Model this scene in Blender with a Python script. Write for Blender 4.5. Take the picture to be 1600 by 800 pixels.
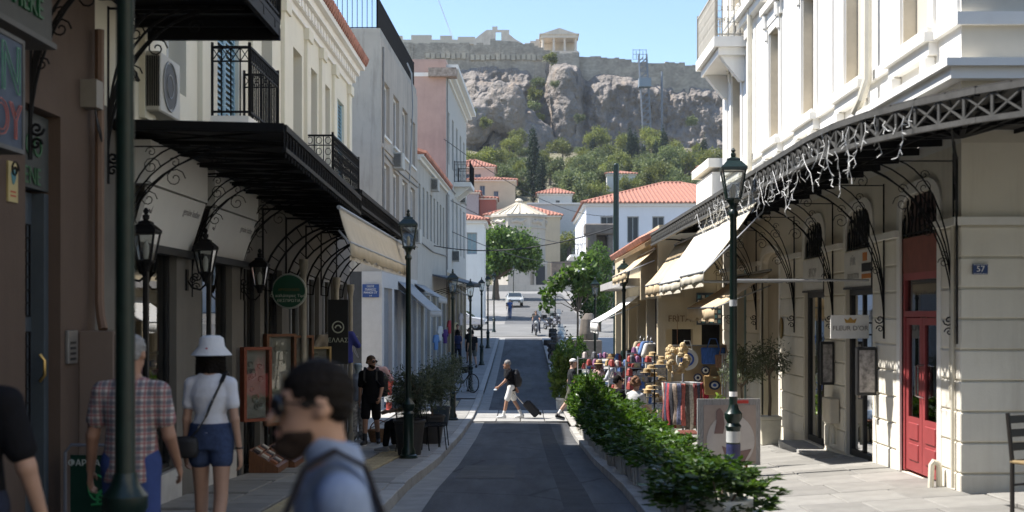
import bpy, math, random
import numpy as np
from mathutils import Vector, Matrix, noise as mnoise
R = math.radians; PI = math.pi
for _o in list(bpy.data.objects): bpy.data.objects.remove(_o)
SC = bpy.context.scene; COL = SC.collection
# ---------------------------------------------------------------- camera, sky, sun, exposure
F, CX, CY = 2000.0, 815.0, 490.0            # focal length and vanishing point in photograph pixels (1600 x 800)
cam = bpy.data.cameras.new('camera'); camo = bpy.data.objects.new('camera', cam); COL.objects.link(camo)
cam.sensor_width = 36; cam.lens = 36*F/1600; cam.shift_x = -(CX-800)/1600; cam.shift_y = (CY-400)/1600
cam.clip_start = .1; cam.clip_end = 3000
camo.location = (0, 0, 0); camo.rotation_euler = (PI/2, 0, 0)
cam.dof.use_dof = True; cam.dof.focus_distance = 30; cam.dof.aperture_fstop = 2.2
SC.camera = camo
SUN_EL, SUN_AZ = 55.0, 9.0                   # the sun stands to the left, a little ahead
W = bpy.data.worlds.new('World'); SC.world = W; W.use_nodes = True
_n = W.node_tree.nodes; _bg = _n['Background']
_sky = _n.new('ShaderNodeTexSky'); _sky.sky_type = 'NISHITA'; _sky.sun_disc = False
_sky.sun_elevation = R(SUN_EL); _sky.sun_rotation = R(-90+SUN_AZ); _sky.air_density = 1.0; _sky.dust_density = .25; _sky.ozone_density = 3.0
W.node_tree.links.new(_sky.outputs[0], _bg.inputs[0]); _bg.inputs[1].default_value = .125
_sl = bpy.data.lights.new('sun', 'SUN'); _sl.energy = 5.0; _sl.angle = R(.55); _sl.color = (1, .965, .91)
_so = bpy.data.objects.new('sun', _sl); COL.objects.link(_so)
_sd = Vector((-math.cos(R(SUN_EL))*math.cos(R(SUN_AZ)), math.cos(R(SUN_EL))*math.sin(R(SUN_AZ)), math.sin(R(SUN_EL))))
_so.rotation_euler = _sd.to_track_quat('Z', 'Y').to_euler(); _so.location = (-30, 30, 60)
SC.view_settings.view_transform = 'Standard'; SC.view_settings.look = 'None'; SC.view_settings.gamma = 1
SC.view_settings.exposure = .95
SC.view_settings.use_white_balance = True; SC.view_settings.white_balance_temperature = 6600
SC.render.engine = 'CYCLES'
SC.cycles.max_bounces = 8; SC.cycles.diffuse_bounces = 4; SC.cycles.transparent_max_bounces = 16
SC.cycles.use_denoising = True; SC.cycles.sample_clamp_indirect = 6
SC.cycles.caustics_reflective = False; SC.cycles.caustics_refractive = False
# ---------------------------------------------------------------- helpers
rng = np.random.default_rng(7); random.seed(7)
MATW = {}
def at(px, py, d): return Vector(((px-CX)*d/F, d, (CY-py)*d/F))
def lerp(a, b, t): return a+(b-a)*t
def obj(name, mesh, parent=None):
    o = bpy.data.objects.new(name, mesh); COL.objects.link(o)
    if parent is not None: o.parent = parent
    return o
def thing(name, label, cat, loc=(0,0,0), rz=0, group=None, parent=None):
    o = bpy.data.objects.new(name, None); COL.objects.link(o); o.empty_display_size = .2
    o.location = loc; o.rotation_euler = (0, 0, rz)
    MATW[o.name] = Matrix.Translation(Vector(loc)) @ Matrix.Rotation(rz, 4, 'Z')
    return tag(o, label, cat, group)
def tag(o, label=None, cat=None, group=None, kind=None):
    if label: o['label'] = label
    if cat: o['category'] = cat
    if group: o['group'] = group
    if kind: o['kind'] = kind
    return o
def clone(o, loc=None, rz=None, label=None, parent=None, scale=None, top=True):
    c = o.copy(); COL.objects.link(c); c.parent = parent
    if loc is not None: c.location = loc
    if rz is not None: c.rotation_euler = (0, 0, rz)
    if scale is not None: c.scale = scale if hasattr(scale, '__len__') else (scale,)*3
    if label: c['label'] = label
    for ch in o.children: clone(ch, parent=c, top=False)
    return c
def frame(d):
    d = Vector(d).normalized()
    u = d.orthogonal().normalized() if abs(d.z) > .99 else Vector((0,0,1)).cross(d).normalized()
    return u, d.cross(u).normalized()
class MB:
    def __init__(s): s.v = []; s.f = []
    def poly(s, pts):
        n = len(s.v); s.v += [tuple(p) for p in pts]; s.f.append(tuple(range(n, n+len(pts)))); return s
    def box(s, x0, x1, y0, y1, z0, z1):
        if x0 > x1: x0, x1 = x1, x0
        if y0 > y1: y0, y1 = y1, y0
        if z0 > z1: z0, z1 = z1, z0
        n = len(s.v)
        s.v += [(x0,y0,z0),(x1,y0,z0),(x1,y1,z0),(x0,y1,z0),(x0,y0,z1),(x1,y0,z1),(x1,y1,z1),(x0,y1,z1)]
        s.f += [(n,n+3,n+2,n+1),(n+4,n+5,n+6,n+7),(n,n+1,n+5,n+4),(n+1,n+2,n+6,n+5),(n+2,n+3,n+7,n+6),(n+3,n,n+4,n+7)]
        return s
    def hexa(s, b, t):      # bottom quad, top quad (counter-clockwise seen from above)
        n = len(s.v); s.v += [tuple(p) for p in b]+[tuple(p) for p in t]
        s.f += [(n+3,n+2,n+1,n),(n+4,n+5,n+6,n+7)]+[(n+i,n+(i+1)%4,n+4+(i+1)%4,n+4+i) for i in range(4)]
        return s
    def bar(s, a, b, w, h=None):                      # square bar between two points
        h = h or w; a, b = Vector(a), Vector(b); u, v = frame(b-a); u = u*w/2; v = v*h/2
        return s.hexa([a-u-v, a+u-v, a+u+v, a-u+v], [b-u-v, b+u-v, b+u+v, b-u+v])
    def tube(s, pts, r, k=6, closed=False, caps=True):
        pts = [Vector(p) for p in pts]; m = len(pts); rs = r if hasattr(r, '__len__') else [r]*m
        n = len(s.v); u = None
        for i, p in enumerate(pts):
            if closed: d = pts[(i+1) % m]-pts[i-1]
            else: d = pts[min(i+1, m-1)]-pts[max(i-1, 0)]
            if d.length < 1e-9: d = Vector((0,0,1))
            d.normalize()
            if u is None: u, v = frame(d)
            else:
                u = u-d*u.dot(d)
                u = u.normalized() if u.length > 1e-6 else frame(d)[0]
                v = d.cross(u)
            for j in range(k):
                a = 2*PI*j/k; s.v.append(tuple(p+(u*math.cos(a)+v*math.sin(a))*rs[i]))
        for i in range(m if closed else m-1):
            for j in range(k):
                a = n+i*k; b = n+((i+1) % m)*k
                s.f.append((a+j, a+(j+1) % k, b+(j+1) % k, b+j))
        if caps and not closed:
            s.f.append(tuple(n+j for j in range(k))[::-1]); s.f.append(tuple(n+(m-1)*k+j for j in range(k)))
        return s
    def lathe(s, prof, c=(0,0,0), k=12, sx=1, sy=1, rot=0):          # prof: (radius, z)
        n = len(s.v)
        for r, z in prof:
            for j in range(k):
                a = 2*PI*(j+rot)/k; s.v.append((c[0]+r*math.cos(a)*sx, c[1]+r*math.sin(a)*sy, c[2]+z))
        for i in range(len(prof)-1):
            for j in range(k): s.f.append((n+i*k+j, n+i*k+(j+1) % k, n+(i+1)*k+(j+1) % k, n+(i+1)*k+j))
        s.f.append(tuple(n+j for j in range(k))[::-1]); s.f.append(tuple(n+(len(prof)-1)*k+j for j in range(k)))
        return s
    def prism(s, pts, off):                           # polygon extruded by a vector
        n = len(s.v); m = len(pts); off = Vector(off); s.v += [tuple(p) for p in pts]+[tuple(Vector(p)+off) for p in pts]
        s.f += [tuple(range(n, n+m))[::-1], tuple(range(n+m, n+2*m))]+[(n+i, n+(i+1) % m, n+m+(i+1) % m, n+m+i) for i in range(m)]
        return s
    def ico(s, c, r, sub=1, sx=1, sy=1, sz=1):
        k = 8 if sub < 2 else 14; m = 5 if sub < 2 else 9
        return s.lathe([(max(.001, r*math.sin(PI*i/m)), -r*sz*math.cos(PI*i/m)) for i in range(m+1)], c, k, sx, sy)
    def spiral(s, c, u, v, r0, turns, w, k=4, n=14, a0=0):     # scroll in the plane u,v
        c, u, v = Vector(c), Vector(u), Vector(v)
        pts = []
        for i in range(n+1):
            t = i/n; a = a0+turns*2*PI*t; r = r0*(1-.86*t); pts.append(c+u*(r*math.cos(a))+v*(r*math.sin(a)))
        return s.tube(pts, w, k)
    def build(s, name, mat, parent=None, smooth=False, world=False, bevel=0, angle=35):
        me = bpy.data.meshes.new(name); v = s.v
        if world and parent is not None and parent.name in MATW:
            mi = MATW[parent.name].inverted(); v = [tuple(mi @ Vector(p)) for p in v]
        me.from_pydata(v, [], s.f); me.materials.append(mat)
        if smooth:
            me.polygons.foreach_set('use_smooth', [True]*len(me.polygons)); me.set_sharp_from_angle(angle=R(angle))
        me.update(); o = obj(name, me, parent)
        if parent is not None and parent.name in MATW: MATW[o.name] = MATW[parent.name]
        if bevel:
            b = o.modifiers.new('bevel', 'BEVEL'); b.width = bevel; b.segments = 1; b.limit_method = 'ANGLE'
        return o
def bx(name, mat, parent, *b, world=True, bevel=0): return MB().box(*b).build(name, mat, parent, world=world, bevel=bevel)
def mesh_np(name, V, Fq, mat, smooth=False, mats=None, idx=None):
    me = bpy.data.meshes.new(name); V = np.asarray(V, np.float32); Fq = np.asarray(Fq, np.int32); k = Fq.shape[1]
    me.vertices.add(len(V)); me.vertices.foreach_set('co', V.ravel())
    me.loops.add(Fq.size); me.loops.foreach_set('vertex_index', Fq.ravel())
    me.polygons.add(len(Fq)); me.polygons.foreach_set('loop_start', np.arange(0, Fq.size, k, dtype=np.int32))
    me.polygons.foreach_set('loop_total', np.full(len(Fq), k, np.int32))
    for m in (mats or [mat]): me.materials.append(m)
    if idx is not None: me.polygons.foreach_set('material_index', np.asarray(idx, np.int32))
    if smooth: me.polygons.foreach_set('use_smooth', np.ones(len(Fq), bool))
    me.update(calc_edges=True); me.validate(); return me
def text(body, mat, parent, loc, size, rot, name='lettering', align='CENTER', ext=.003, sx=1, world=True):
    c = bpy.data.curves.new(name, 'FONT'); c.body = body; c.size = size; c.align_x = align; c.align_y = 'CENTER'; c.extrude = ext
    c.resolution_u = 3; c.materials.append(mat); o = bpy.data.objects.new(name, c); COL.objects.link(o)
    m = Matrix.Translation(Vector(loc)) @ rot.to_matrix().to_4x4() if hasattr(rot, 'to_matrix') else Matrix.Translation(Vector(loc)) @ rot
    o.parent = parent
    if world and parent is not None and parent.name in MATW: m = MATW[parent.name].inverted() @ m
    o.matrix_local = m @ Matrix.Diagonal((sx, 1, 1, 1)); return o
from mathutils import Euler
ROT_Y = Euler((PI/2, 0, 0))            # text facing the camera (-Y)
ROT_PX = Euler((PI/2, 0, PI/2))        # text facing +X
ROT_MX = Euler((PI/2, 0, -PI/2))       # text facing -X
# ---------------------------------------------------------------- materials
MATS = {}
def nd(nt, t, **kw):
    n = nt.nodes.new('ShaderNode'+t)
    for k, v in kw.items(): setattr(n, k, v)
    return n
def M(name, col, rough=.75, metal=0, var=.12, scale=4, bump=0, bscale=40, stain=0, rnd=0, stainc=None, spec=.4, island=0, stretch=None, coat=0):
    if name in MATS: return MATS[name]
    m = bpy.data.materials.new(name); m.use_nodes = True; nt = m.node_tree; L = nt.links.new; b = nt.nodes['Principled BSDF']
    b.inputs['Roughness'].default_value = rough; b.inputs['Metallic'].default_value = metal; b.inputs['Specular IOR Level'].default_value = spec
    if coat: b.inputs['Coat Weight'].default_value = coat
    tc = nd(nt, 'TexCoord'); src = tc.outputs['Object']
    if stretch:
        mp = nd(nt, 'Mapping'); mp.inputs['Scale'].default_value = stretch; L(src, mp.inputs[0]); vsrc = mp.outputs[0]
    else: vsrc = src
    nz = nd(nt, 'TexNoise'); nz.inputs['Scale'].default_value = scale; nz.inputs['Detail'].default_value = 7; nz.inputs['Roughness'].default_value = .65; L(vsrc, nz.inputs['Vector'])
    rp = nd(nt, 'ValToRGB'); rp.color_ramp.elements[0].position = .28; rp.color_ramp.elements[1].position = .72
    rp.color_ramp.elements[0].color = tuple(min(1, c*(1-var)) for c in col)+(1,); rp.color_ramp.elements[1].color = tuple(min(1, c*(1+var)) for c in col)+(1,)
    L(nz.outputs['Fac'], rp.inputs[0]); out = rp.outputs[0]
    if stain:
        mp = nd(nt, 'Mapping'); mp.inputs['Scale'].default_value = (2.2, 2.2, .22); L(src, mp.inputs[0])
        n2 = nd(nt, 'TexNoise'); n2.inputs['Scale'].default_value = 1.3; n2.inputs['Detail'].default_value = 8; n2.inputs['Roughness'].default_value = .7; L(mp.outputs[0], n2.inputs['Vector'])
        r2 = nd(nt, 'ValToRGB'); r2.color_ramp.elements[0].position = .5; r2.color_ramp.elements[1].position = .74; L(n2.outputs['Fac'], r2.inputs[0])
        mu = nd(nt, 'Math', operation='MULTIPLY'); mu.inputs[1].default_value = stain; L(r2.outputs[0], mu.inputs[0])
        mx = nd(nt, 'MixRGB'); L(mu.outputs[0], mx.inputs[0]); L(out, mx.inputs[1]); mx.inputs[2].default_value = tuple(stainc or [c*.35 for c in col])+(1,); out = mx.outputs[0]
    if rnd or island:
        if island: g = nd(nt, 'NewGeometry'); rs = g.outputs['Random Per Island']
        else: g = nd(nt, 'ObjectInfo'); rs = g.outputs['Random']
        a = rnd or island
        mr = nd(nt, 'MapRange'); mr.inputs[3].default_value = 1-a; mr.inputs[4].default_value = 1+a; L(rs, mr.inputs[0])
        hs = nd(nt, 'HueSaturation'); L(mr.outputs[0], hs.inputs['Value']); L(out, hs.inputs['Color']); out = hs.outputs[0]
    L(out, b.inputs['Base Color'])
    if bump:
        n3 = nd(nt, 'TexNoise'); n3.inputs['Scale'].default_value = bscale; n3.inputs['Detail'].default_value = 6; L(vsrc, n3.inputs['Vector'])
        bp = nd(nt, 'Bump'); bp.inputs['Strength'].default_value = bump; bp.inputs['Distance'].default_value = .02; L(n3.outputs['Fac'], bp.inputs['Height']); L(bp.outputs[0], b.inputs['Normal'])
    MATS[name] = m; return m
def leafmat(name, col, col2, trans=.35, rough=.45, nscale=1.2):
    if name in MATS: return MATS[name]
    m = bpy.data.materials.new(name); m.use_nodes = True; nt = m.node_tree; L = nt.links.new; b = nt.nodes['Principled BSDF']; o = nt.nodes['Material Output']
    b.inputs['Roughness'].default_value = rough; b.inputs['Specular IOR Level'].default_value = .35
    g = nd(nt, 'NewGeometry'); tc = nd(nt, 'TexCoord'); nz = nd(nt, 'TexNoise'); nz.inputs['Scale'].default_value = nscale; L(tc.outputs['Object'], nz.inputs['Vector'])
    oi = nd(nt, 'ObjectInfo')
    ad = nd(nt, 'Math', operation='MULTIPLY_ADD'); ad.inputs[1].default_value = .7; L(g.outputs['Random Per Island'], ad.inputs[0]); 
    sb = nd(nt, 'Math', operation='MULTIPLY_ADD'); sb.inputs[1].default_value = 1.2; sb.inputs[2].default_value = -.45; L(nz.outputs['Fac'], sb.inputs[0]); L(sb.outputs[0], ad.inputs[2])
    mx = nd(nt, 'MixRGB'); mx.inputs[1].default_value = tuple(col)+(1,); mx.inputs[2].default_value = tuple(col2)+(1,); mx.use_clamp = True; L(ad.outputs[0], mx.inputs[0])
    hs = nd(nt, 'HueSaturation'); mr = nd(nt, 'MapRange'); mr.inputs[3].default_value = .65; mr.inputs[4].default_value = 1.35; L(oi.outputs['Random'], mr.inputs[0]); L(mr.outputs[0], hs.inputs['Value']); L(mx.outputs[0], hs.inputs['Color'])
    L(hs.outputs[0], b.inputs['Base Color'])
    tr = nd(nt, 'BsdfTranslucent'); h2 = nd(nt, 'HueSaturation'); h2.inputs['Value'].default_value = 1.5; h2.inputs['Saturation'].default_value = 1.15; L(hs.outputs[0], h2.inputs['Color']); L(h2.outputs[0], tr.inputs[0])
    ms = nd(nt, 'MixShader'); ms.inputs[0].default_value = trans; L(b.outputs[0], ms.inputs[1]); L(tr.outputs[0], ms.inputs[2]); L(ms.outputs[0], o.inputs[0])
    MATS[name] = m; return m
def glassmat(name, tint=(.8,.85,.85), base=.06, rough=.02):
    if name in MATS: return MATS[name]
    m = bpy.data.materials.new(name); m.use_nodes = True; nt = m.node_tree; L = nt.links.new; o = nt.nodes['Material Output']
    t = nd(nt, 'BsdfTransparent'); t.inputs[0].default_value = tuple(tint)+(1,); g = nd(nt, 'BsdfGlossy'); g.inputs['Roughness'].default_value = rough
    lw = nd(nt, 'Fresnel'); lw.inputs[0].default_value = 1.5; ad = nd(nt, 'Math', operation='ADD'); ad.use_clamp = True; ad.inputs[1].default_value = base; L(lw.outputs[0], ad.inputs[0])
    ms = nd(nt, 'MixShader'); L(ad.outputs[0], ms.inputs[0]); L(t.outputs[0], ms.inputs[1]); L(g.outputs[0], ms.inputs[2]); L(ms.outputs[0], o.inputs[0])
    MATS[name] = m; return m
# ---------------------------------------------------------------- implicit surfaces (people, bags, rocks): round cones and lofts, smooth union, surface nets
class SDF:
    def __init__(s): s.p = []
    def cap(s, a, b, ra, rb=None, k=.02, sy=1, neg=False):
        s.p.append(('c', np.array(a, float), np.array(b, float), ra, ra if rb is None else rb, k, neg)); return s
    def ell(s, c, r, k=.02, neg=False, rot=None): s.p.append(('e', np.array(c, float), np.array(r, float), rot, k, neg)); return s
    def loft(s, a, b, side, secs, k=.02): s.p.append(('l', np.array(a, float), np.array(b, float), np.array(side, float), secs, k, False)); return s
    def plane(s, c, n): s.p.append(('p', np.array(c, float), np.array(n, float), None)); return s      # keep the side n points away from
    def bounds(s):
        lo = np.full(3, 9e9); hi = -lo
        for p in s.p:
            if p[0] == 'c' and not p[6]: r = max(p[3], p[4]); q = np.array([p[1], p[2]])
            elif p[0] == 'e' and not p[5]: r = p[2].max(); q = np.array([p[1]])
            elif p[0] == 'l': r = max(max(w[1], w[2]) for w in p[4]); q = np.array([p[1], p[2]])
            else: continue
            lo = np.minimum(lo, q.min(0)-r); hi = np.maximum(hi, q.max(0)+r)
        return lo, hi
    def mesh(s, name, h, mat, grow=0, disp=None):
        lo, hi = s.bounds(); lo = lo-grow-3*h; hi = hi+grow+3*h
        n = np.ceil((hi-lo)/h).astype(int)+1; ax = [lo[i]+h*np.arange(n[i]) for i in range(3)]
        f = np.full(n, 1.0, np.float32)
        for p in s.p:
            if p[0] == 'p':
                X = [a.reshape([-1 if i == j else 1 for j in range(3)]) for i, a in enumerate(ax)]
                d = sum((X[i]-p[1][i])*p[2][i] for i in range(3)); f = np.maximum(f, d.astype(np.float32)); continue
            if p[0] == 'c': r = max(p[3], p[4]); q = np.array([p[1], p[2]]); k = p[5]; neg = p[6]
            elif p[0] == 'e': r = p[2].max(); q = np.array([p[1]]); k = p[4]; neg = p[5]
            else: r = max(max(w[1], w[2]) for w in p[4]); q = np.array([p[1], p[2]]); k = p[5]; neg = False
            i0 = np.clip(np.floor((q.min(0)-r-grow-k*2-3*h-lo)/h).astype(int), 0, n-1); i1 = np.clip(np.ceil((q.max(0)+r+grow+k*2+3*h-lo)/h).astype(int)+1, 1, n)
            sl = tuple(slice(i0[i], i1[i]) for i in range(3)); X = [ax[i][sl[i]].reshape([-1 if i == j else 1 for j in range(3)]) for i in range(3)]
            if p[0] == 'c':
                a, b, ra, rb = p[1:5]; ba = b-a; L2 = max(ba@ba, 1e-9)
                t = np.clip(sum((X[i]-a[i])*ba[i] for i in range(3))/L2, 0, 1)
                d = np.sqrt(sum((X[i]-a[i]-t*ba[i])**2 for i in range(3)))-(ra+(rb-ra)*t)
            elif p[0] == 'e':
                c, rr, rot = p[1:4]; Y = [X[i]-c[i] for i in range(3)]
                if rot is not None: Y = [sum(rot[j][i]*Y[j] for j in range(3)) for i in range(3)]
                k0 = np.sqrt(sum((Y[i]/rr[i])**2 for i in range(3))); k1 = np.sqrt(sum((Y[i]/rr[i]**2)**2 for i in range(3)))+1e-9
                d = k0*(k0-1)/k1
            else:
                a, b, sd, secs = p[1:5]; ba = b-a; Ln = math.sqrt(ba@ba); dn = ba/Ln; sd = sd-dn*(sd@dn); sd = sd/np.linalg.norm(sd); td = np.cross(dn, sd)
                u = sum((X[i]-a[i])*sd[i] for i in range(3)); v = sum((X[i]-a[i])*td[i] for i in range(3)); t = sum((X[i]-a[i])*dn[i] for i in range(3))/Ln
                ts = [w[0] for w in secs]; wx = np.interp(t, ts, [w[1] for w in secs]); wy = np.interp(t, ts, [w[2] for w in secs])
                d = (np.sqrt((u/wx)**2+(v/wy)**2)-1)*np.minimum(wx, wy)*.9
                ov = np.maximum(ts[0]-t, t-ts[-1])*Ln; d = np.where(ov > 0, np.sqrt(np.maximum(d, 0)**2+ov**2), np.maximum(d, ov))
            d = d.astype(np.float32)-np.float32(0 if neg else grow); g = f[sl]
            if neg:
                hh = np.clip(.5-.5*(g+d)/k, 0, 1); f[sl] = g+(-d-g)*hh+k*hh*(1-hh)
            else:
                hh = np.clip(.5+.5*(d-g)/k, 0, 1); f[sl] = d+(g-d)*hh-k*hh*(1-hh)
        if disp is not None: f = f+disp(ax)
        ins = f < 0
        V, Q = surfnet(f, ins, lo, h)
        return mesh_np(name, V, Q, mat, smooth=True)
def surfnet(f, ins, lo, h):
    n = np.array(f.shape); c = ins[:-1,:-1,:-1].astype(np.int8)
    cnt = np.zeros(n-1, np.int8)
    for dx in (0,1):
        for dy in (0,1):
            for dz in (0,1): cnt += ins[dx:n[0]-1+dx, dy:n[1]-1+dy, dz:n[2]-1+dz]
    act = (cnt > 0) & (cnt < 8); I = np.argwhere(act); idm = np.full(n-1, -1, np.int64); idm[act] = np.arange(len(I))
    acc = np.zeros((len(I), 3)); m = np.zeros(len(I)); cor = [(a,b,cc) for a in (0,1) for b in (0,1) for cc in (0,1)]
    fv = [f[I[:,0]+a, I[:,1]+b, I[:,2]+cc] for a, b, cc in cor]
    for i in range(8):
        for ax in range(3):
            if cor[i][ax] == 0:
                q = list(cor[i]); q[ax] = 1; j = cor.index(tuple(q)); a, b = fv[i], fv[j]; cr = (a < 0) != (b < 0)
                t = np.where(cr, a/np.where(cr, a-b, 1), 0)
                p = np.tile(np.array(cor[i], float), (len(I), 1)); p[:, ax] += t; acc[cr] += p[cr]; m[cr] += 1
    V = lo+h*(I+acc/m[:, None]); Q = []
    for ax in range(3):
        sl0 = [slice(None)]*3; sl1 = [slice(None)]*3; sl0[ax] = slice(0, -1); sl1[ax] = slice(1, None)
        a = ins[tuple(sl0)]; b = ins[tuple(sl1)]; u, v = (ax+1) % 3, (ax+2) % 3
        for flip, cr in ((0, a & ~b), (1, ~a & b)):
            E = np.argwhere(cr); E = E[(E[:, u] > 0) & (E[:, v] > 0) & (E[:, u] < n[u]-1) & (E[:, v] < n[v]-1)]
            if not len(E): continue
            def g(du, dv):
                q = E.copy(); q[:, u] += du; q[:, v] += dv; return idm[q[:,0], q[:,1], q[:,2]]
            qd = np.stack([g(-1,-1), g(0,-1), g(0,0), g(-1,0)], 1)
            Q.append(qd[:, ::-1] if flip else qd)
    Q = np.concatenate(Q); Q = Q[(Q >= 0).all(1)]
    return V, Q
# ---------------------------------------------------------------- ground heights
_RP = [(-30,-1.75),(0,-1.85),(10,-1.98),(16,-2.22),(22,-2.6),(30,-2.95),(38,-3.16),(43,-3.15),(48,-3.04),(61,-2.62),(73,-2.1),(87,-1.5),(117,-.4),(135,.8),(160,2.2),(205,4.2),(228,8.5),(260,19),(300,31),(350,41),(395,50),(450,66),(700,70)]
def rz(y): return float(np.interp(y, [p[0] for p in _RP], [p[1] for p in _RP]))
def lp(y): return rz(y)+.13                             # left pavement
def rp(x, y):                                           # right pavement, rising towards the houses
    t = float(np.interp(y, [0, 12, 21, 32, 44, 60], [.12, .15, .3, .42, .25, .05]))
    return rz(y)+.12+t*max(0, min(1.2, (x-1.9)/2.6))
# ---------------------------------------------------------------- materials used all over
def custom_asphalt():
    m = M('asphalt', (.066,.067,.070), .85, var=.55, scale=1.1, bump=.35, bscale=160, stretch=(1.6,.22,1))
    nt = m.node_tree; L = nt.links.new; b = nt.nodes['Principled BSDF']; tc = nd(nt, 'TexCoord')
    old = b.inputs['Base Color'].links[0].from_socket
    sp = nd(nt, 'TexNoise'); sp.inputs['Scale'].default_value = 90; sp.inputs['Detail'].default_value = 3; L(tc.outputs['Object'], sp.inputs['Vector'])
    vo = nd(nt, 'TexVoronoi', feature='DISTANCE_TO_EDGE'); vo.inputs['Scale'].default_value = .28; vo.inputs['Randomness'].default_value = 1
    nz = nd(nt, 'TexNoise'); nz.inputs['Scale'].default_value = 2; nz.inputs['Detail'].default_value = 5; L(tc.outputs['Object'], nz.inputs['Vector'])
    av = nd(nt, 'MixRGB'); av.inputs[0].default_value = .12; L(tc.outputs['Object'], av.inputs[1]); L(nz.outputs['Color'], av.inputs[2]); L(av.outputs[0], vo.inputs['Vector'])
    cr = nd(nt, 'ValToRGB'); cr.color_ramp.elements[0].position = 0; cr.color_ramp.elements[1].position = .012; cr.color_ramp.elements[0].color = (.35,.35,.35,1); L(vo.outputs[0], cr.inputs[0])
    m1 = nd(nt, 'MixRGB', blend_type='MULTIPLY'); m1.inputs[0].default_value = 1; L(old, m1.inputs[1]); L(cr.outputs[0], m1.inputs[2])
    r2 = nd(nt, 'ValToRGB'); r2.color_ramp.elements[0].position = .3; r2.color_ramp.elements[1].position = .75; r2.color_ramp.elements[0].color = (.7,.7,.7,1); r2.color_ramp.elements[1].color = (1.5,1.5,1.5,1); L(sp.outputs['Fac'], r2.inputs[0])
    m2 = nd(nt, 'MixRGB', blend_type='MULTIPLY'); m2.inputs[0].default_value = 1; L(m1.outputs[0], m2.inputs[1]); L(r2.outputs[0], m2.inputs[2]); L(m2.outputs[0], b.inputs['Base Color'])
    return m
asphalt = custom_asphalt()
concrete = M('gutter concrete', (.27,.265,.25), .85, var=.22, scale=2.5, bump=.3, bscale=60, stain=.3)
slabm = M('paving slab stone', (.255,.245,.225), .75, var=.2, scale=3, bump=.25, bscale=50, rnd=.22)
slabr = M('pale paving slab stone', (.245,.236,.218), .7, var=.18, scale=3, bump=.25, bscale=50, rnd=.16)
jointm = M('paving joint', (.10,.095,.085), .9, var=.3, scale=8)
kerbm = M('kerb stone', (.36,.35,.33), .8, var=.2, scale=4, bump=.3, bscale=40, rnd=.12)
tactm = M('tactile paving', (.40,.33,.20), .8, var=.2, scale=6, bump=.2, rnd=.12)
earth = M('dry hillside earth', (.15,.135,.085), .95, var=.45, scale=.12, bump=.6, bscale=2)
squarem = M('pale worn paving of the square', (.22,.21,.195), .85, var=.2, scale=.25, bump=.2, bscale=20)
iron = M('black wrought iron', (.008,.008,.009), .6, var=.3, scale=12, spec=.15)
ironw = M('grey painted iron', (.075,.074,.07), .6, var=.3, scale=9)
lampgreen = M('dark green lamp paint', (.004,.016,.012), .35, var=.3, scale=10, bump=.06, bscale=30, spec=.5)
lampglass = glassmat('lantern glass', (.86,.88,.86), .12, .12)
white = M('white paint', (.78,.77,.74), .6, var=.05, scale=2)
plast_w = M('white stucco', (.80,.78,.73), .8, var=.05, scale=1.2, bump=.08, bscale=60, stain=.22, stainc=(.52,.47,.39))
cream = M('cream stucco', (.76,.71,.60), .8, var=.06, scale=1.5, bump=.1, bscale=50, stain=.35, stainc=(.42,.36,.28))
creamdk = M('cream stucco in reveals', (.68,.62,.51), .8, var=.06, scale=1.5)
cloth_cream = M('cream awning cloth', (.74,.68,.56), .85, var=.08, scale=3, stain=.25, stainc=(.5,.44,.33), bump=.1, bscale=15)
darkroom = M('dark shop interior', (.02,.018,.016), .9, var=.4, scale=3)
glass = glassmat('shop glass', (.75,.79,.80), .05, .01)
winglass = glassmat('dim window glass', (.35,.40,.44), .10, .03)
redtile = M('red clay roof tile', (.34,.155,.11), .85, var=.3, scale=5, rnd=.2, bump=.2)
wood = M('brown varnished wood', (.16,.065,.028), .5, var=.35, scale=6, stretch=(8,8,1))
blackm = M('black paint', (.015,.015,.016), .5, var=.2)
greym = M('grey metal', (.30,.31,.32), .5, metal=.3, var=.1)
def sheet(name, mat, xs, ys, zf, parent=None, kind='structure', smooth=True):
    V = [(x, y, zf(x, y)) for y in ys for x in xs]; n = len(xs)
    Q = [(j*n+i, j*n+i+1, (j+1)*n+i+1, (j+1)*n+i) for j in range(len(ys)-1) for i in range(n-1)]
    me = mesh_np(name, V, Q, mat, smooth); o = obj(name, me, parent)
    if kind and parent is None: o['kind'] = kind
    return o
# ---------------------------------------------------------------- ground, road, pavements
def terrain(x, y):
    z = rz(y)
    if y > 200:
        t = min(1, (y-200)/60); z += t*(3.2*mnoise.noise((x*.02, y*.02, 0))+1.2*mnoise.noise((x*.07, y*.07, 3)))
        if abs(x) > 60: z -= ((abs(x)-60)*.02)**2*20*min(1, max(0, (y-300)/100))
    return z-(.06 if y < 205 else 0)
xs = list(np.arange(-400, -60, 17))+list(np.arange(-60, 90, 2.5))+list(np.arange(90, 401, 15.5))
ys = list(np.arange(-60, 200, 2.5))+list(np.arange(200, 420, 3))+[440, 480, 560, 700, 1200, 2500]
sheet('ground', earth, xs, ys, lambda x, y: terrain(x, min(y, 700))-.12)
ry = list(np.arange(-30, 84.01, 1.0))
sheet('road', asphalt, [-1.08, -.4, .4, 1.3], ry, lambda x, y: rz(y)+.02-.012*abs(x))
sheet('gutter', concrete, [-1.42, -1.07], ry, lambda x, y: rz(y)+.006+.02*(x+1.42))
sheet('square', squarem, [-30, -10, -5, -2, 0, 2, 5, 10, 40], list(np.arange(83, 206, 3)), lambda x, y: rz(y)-.01)
sheet('cross_street', M('worn asphalt of the cross street', (.17,.168,.16), .9, var=.2, scale=.5, bump=.3, bscale=60), [-25, -8, -3, 0, 3, 8, 40], list(np.arange(86, 104.1, 3)), lambda x, y: rz(y)+.012)
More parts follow.
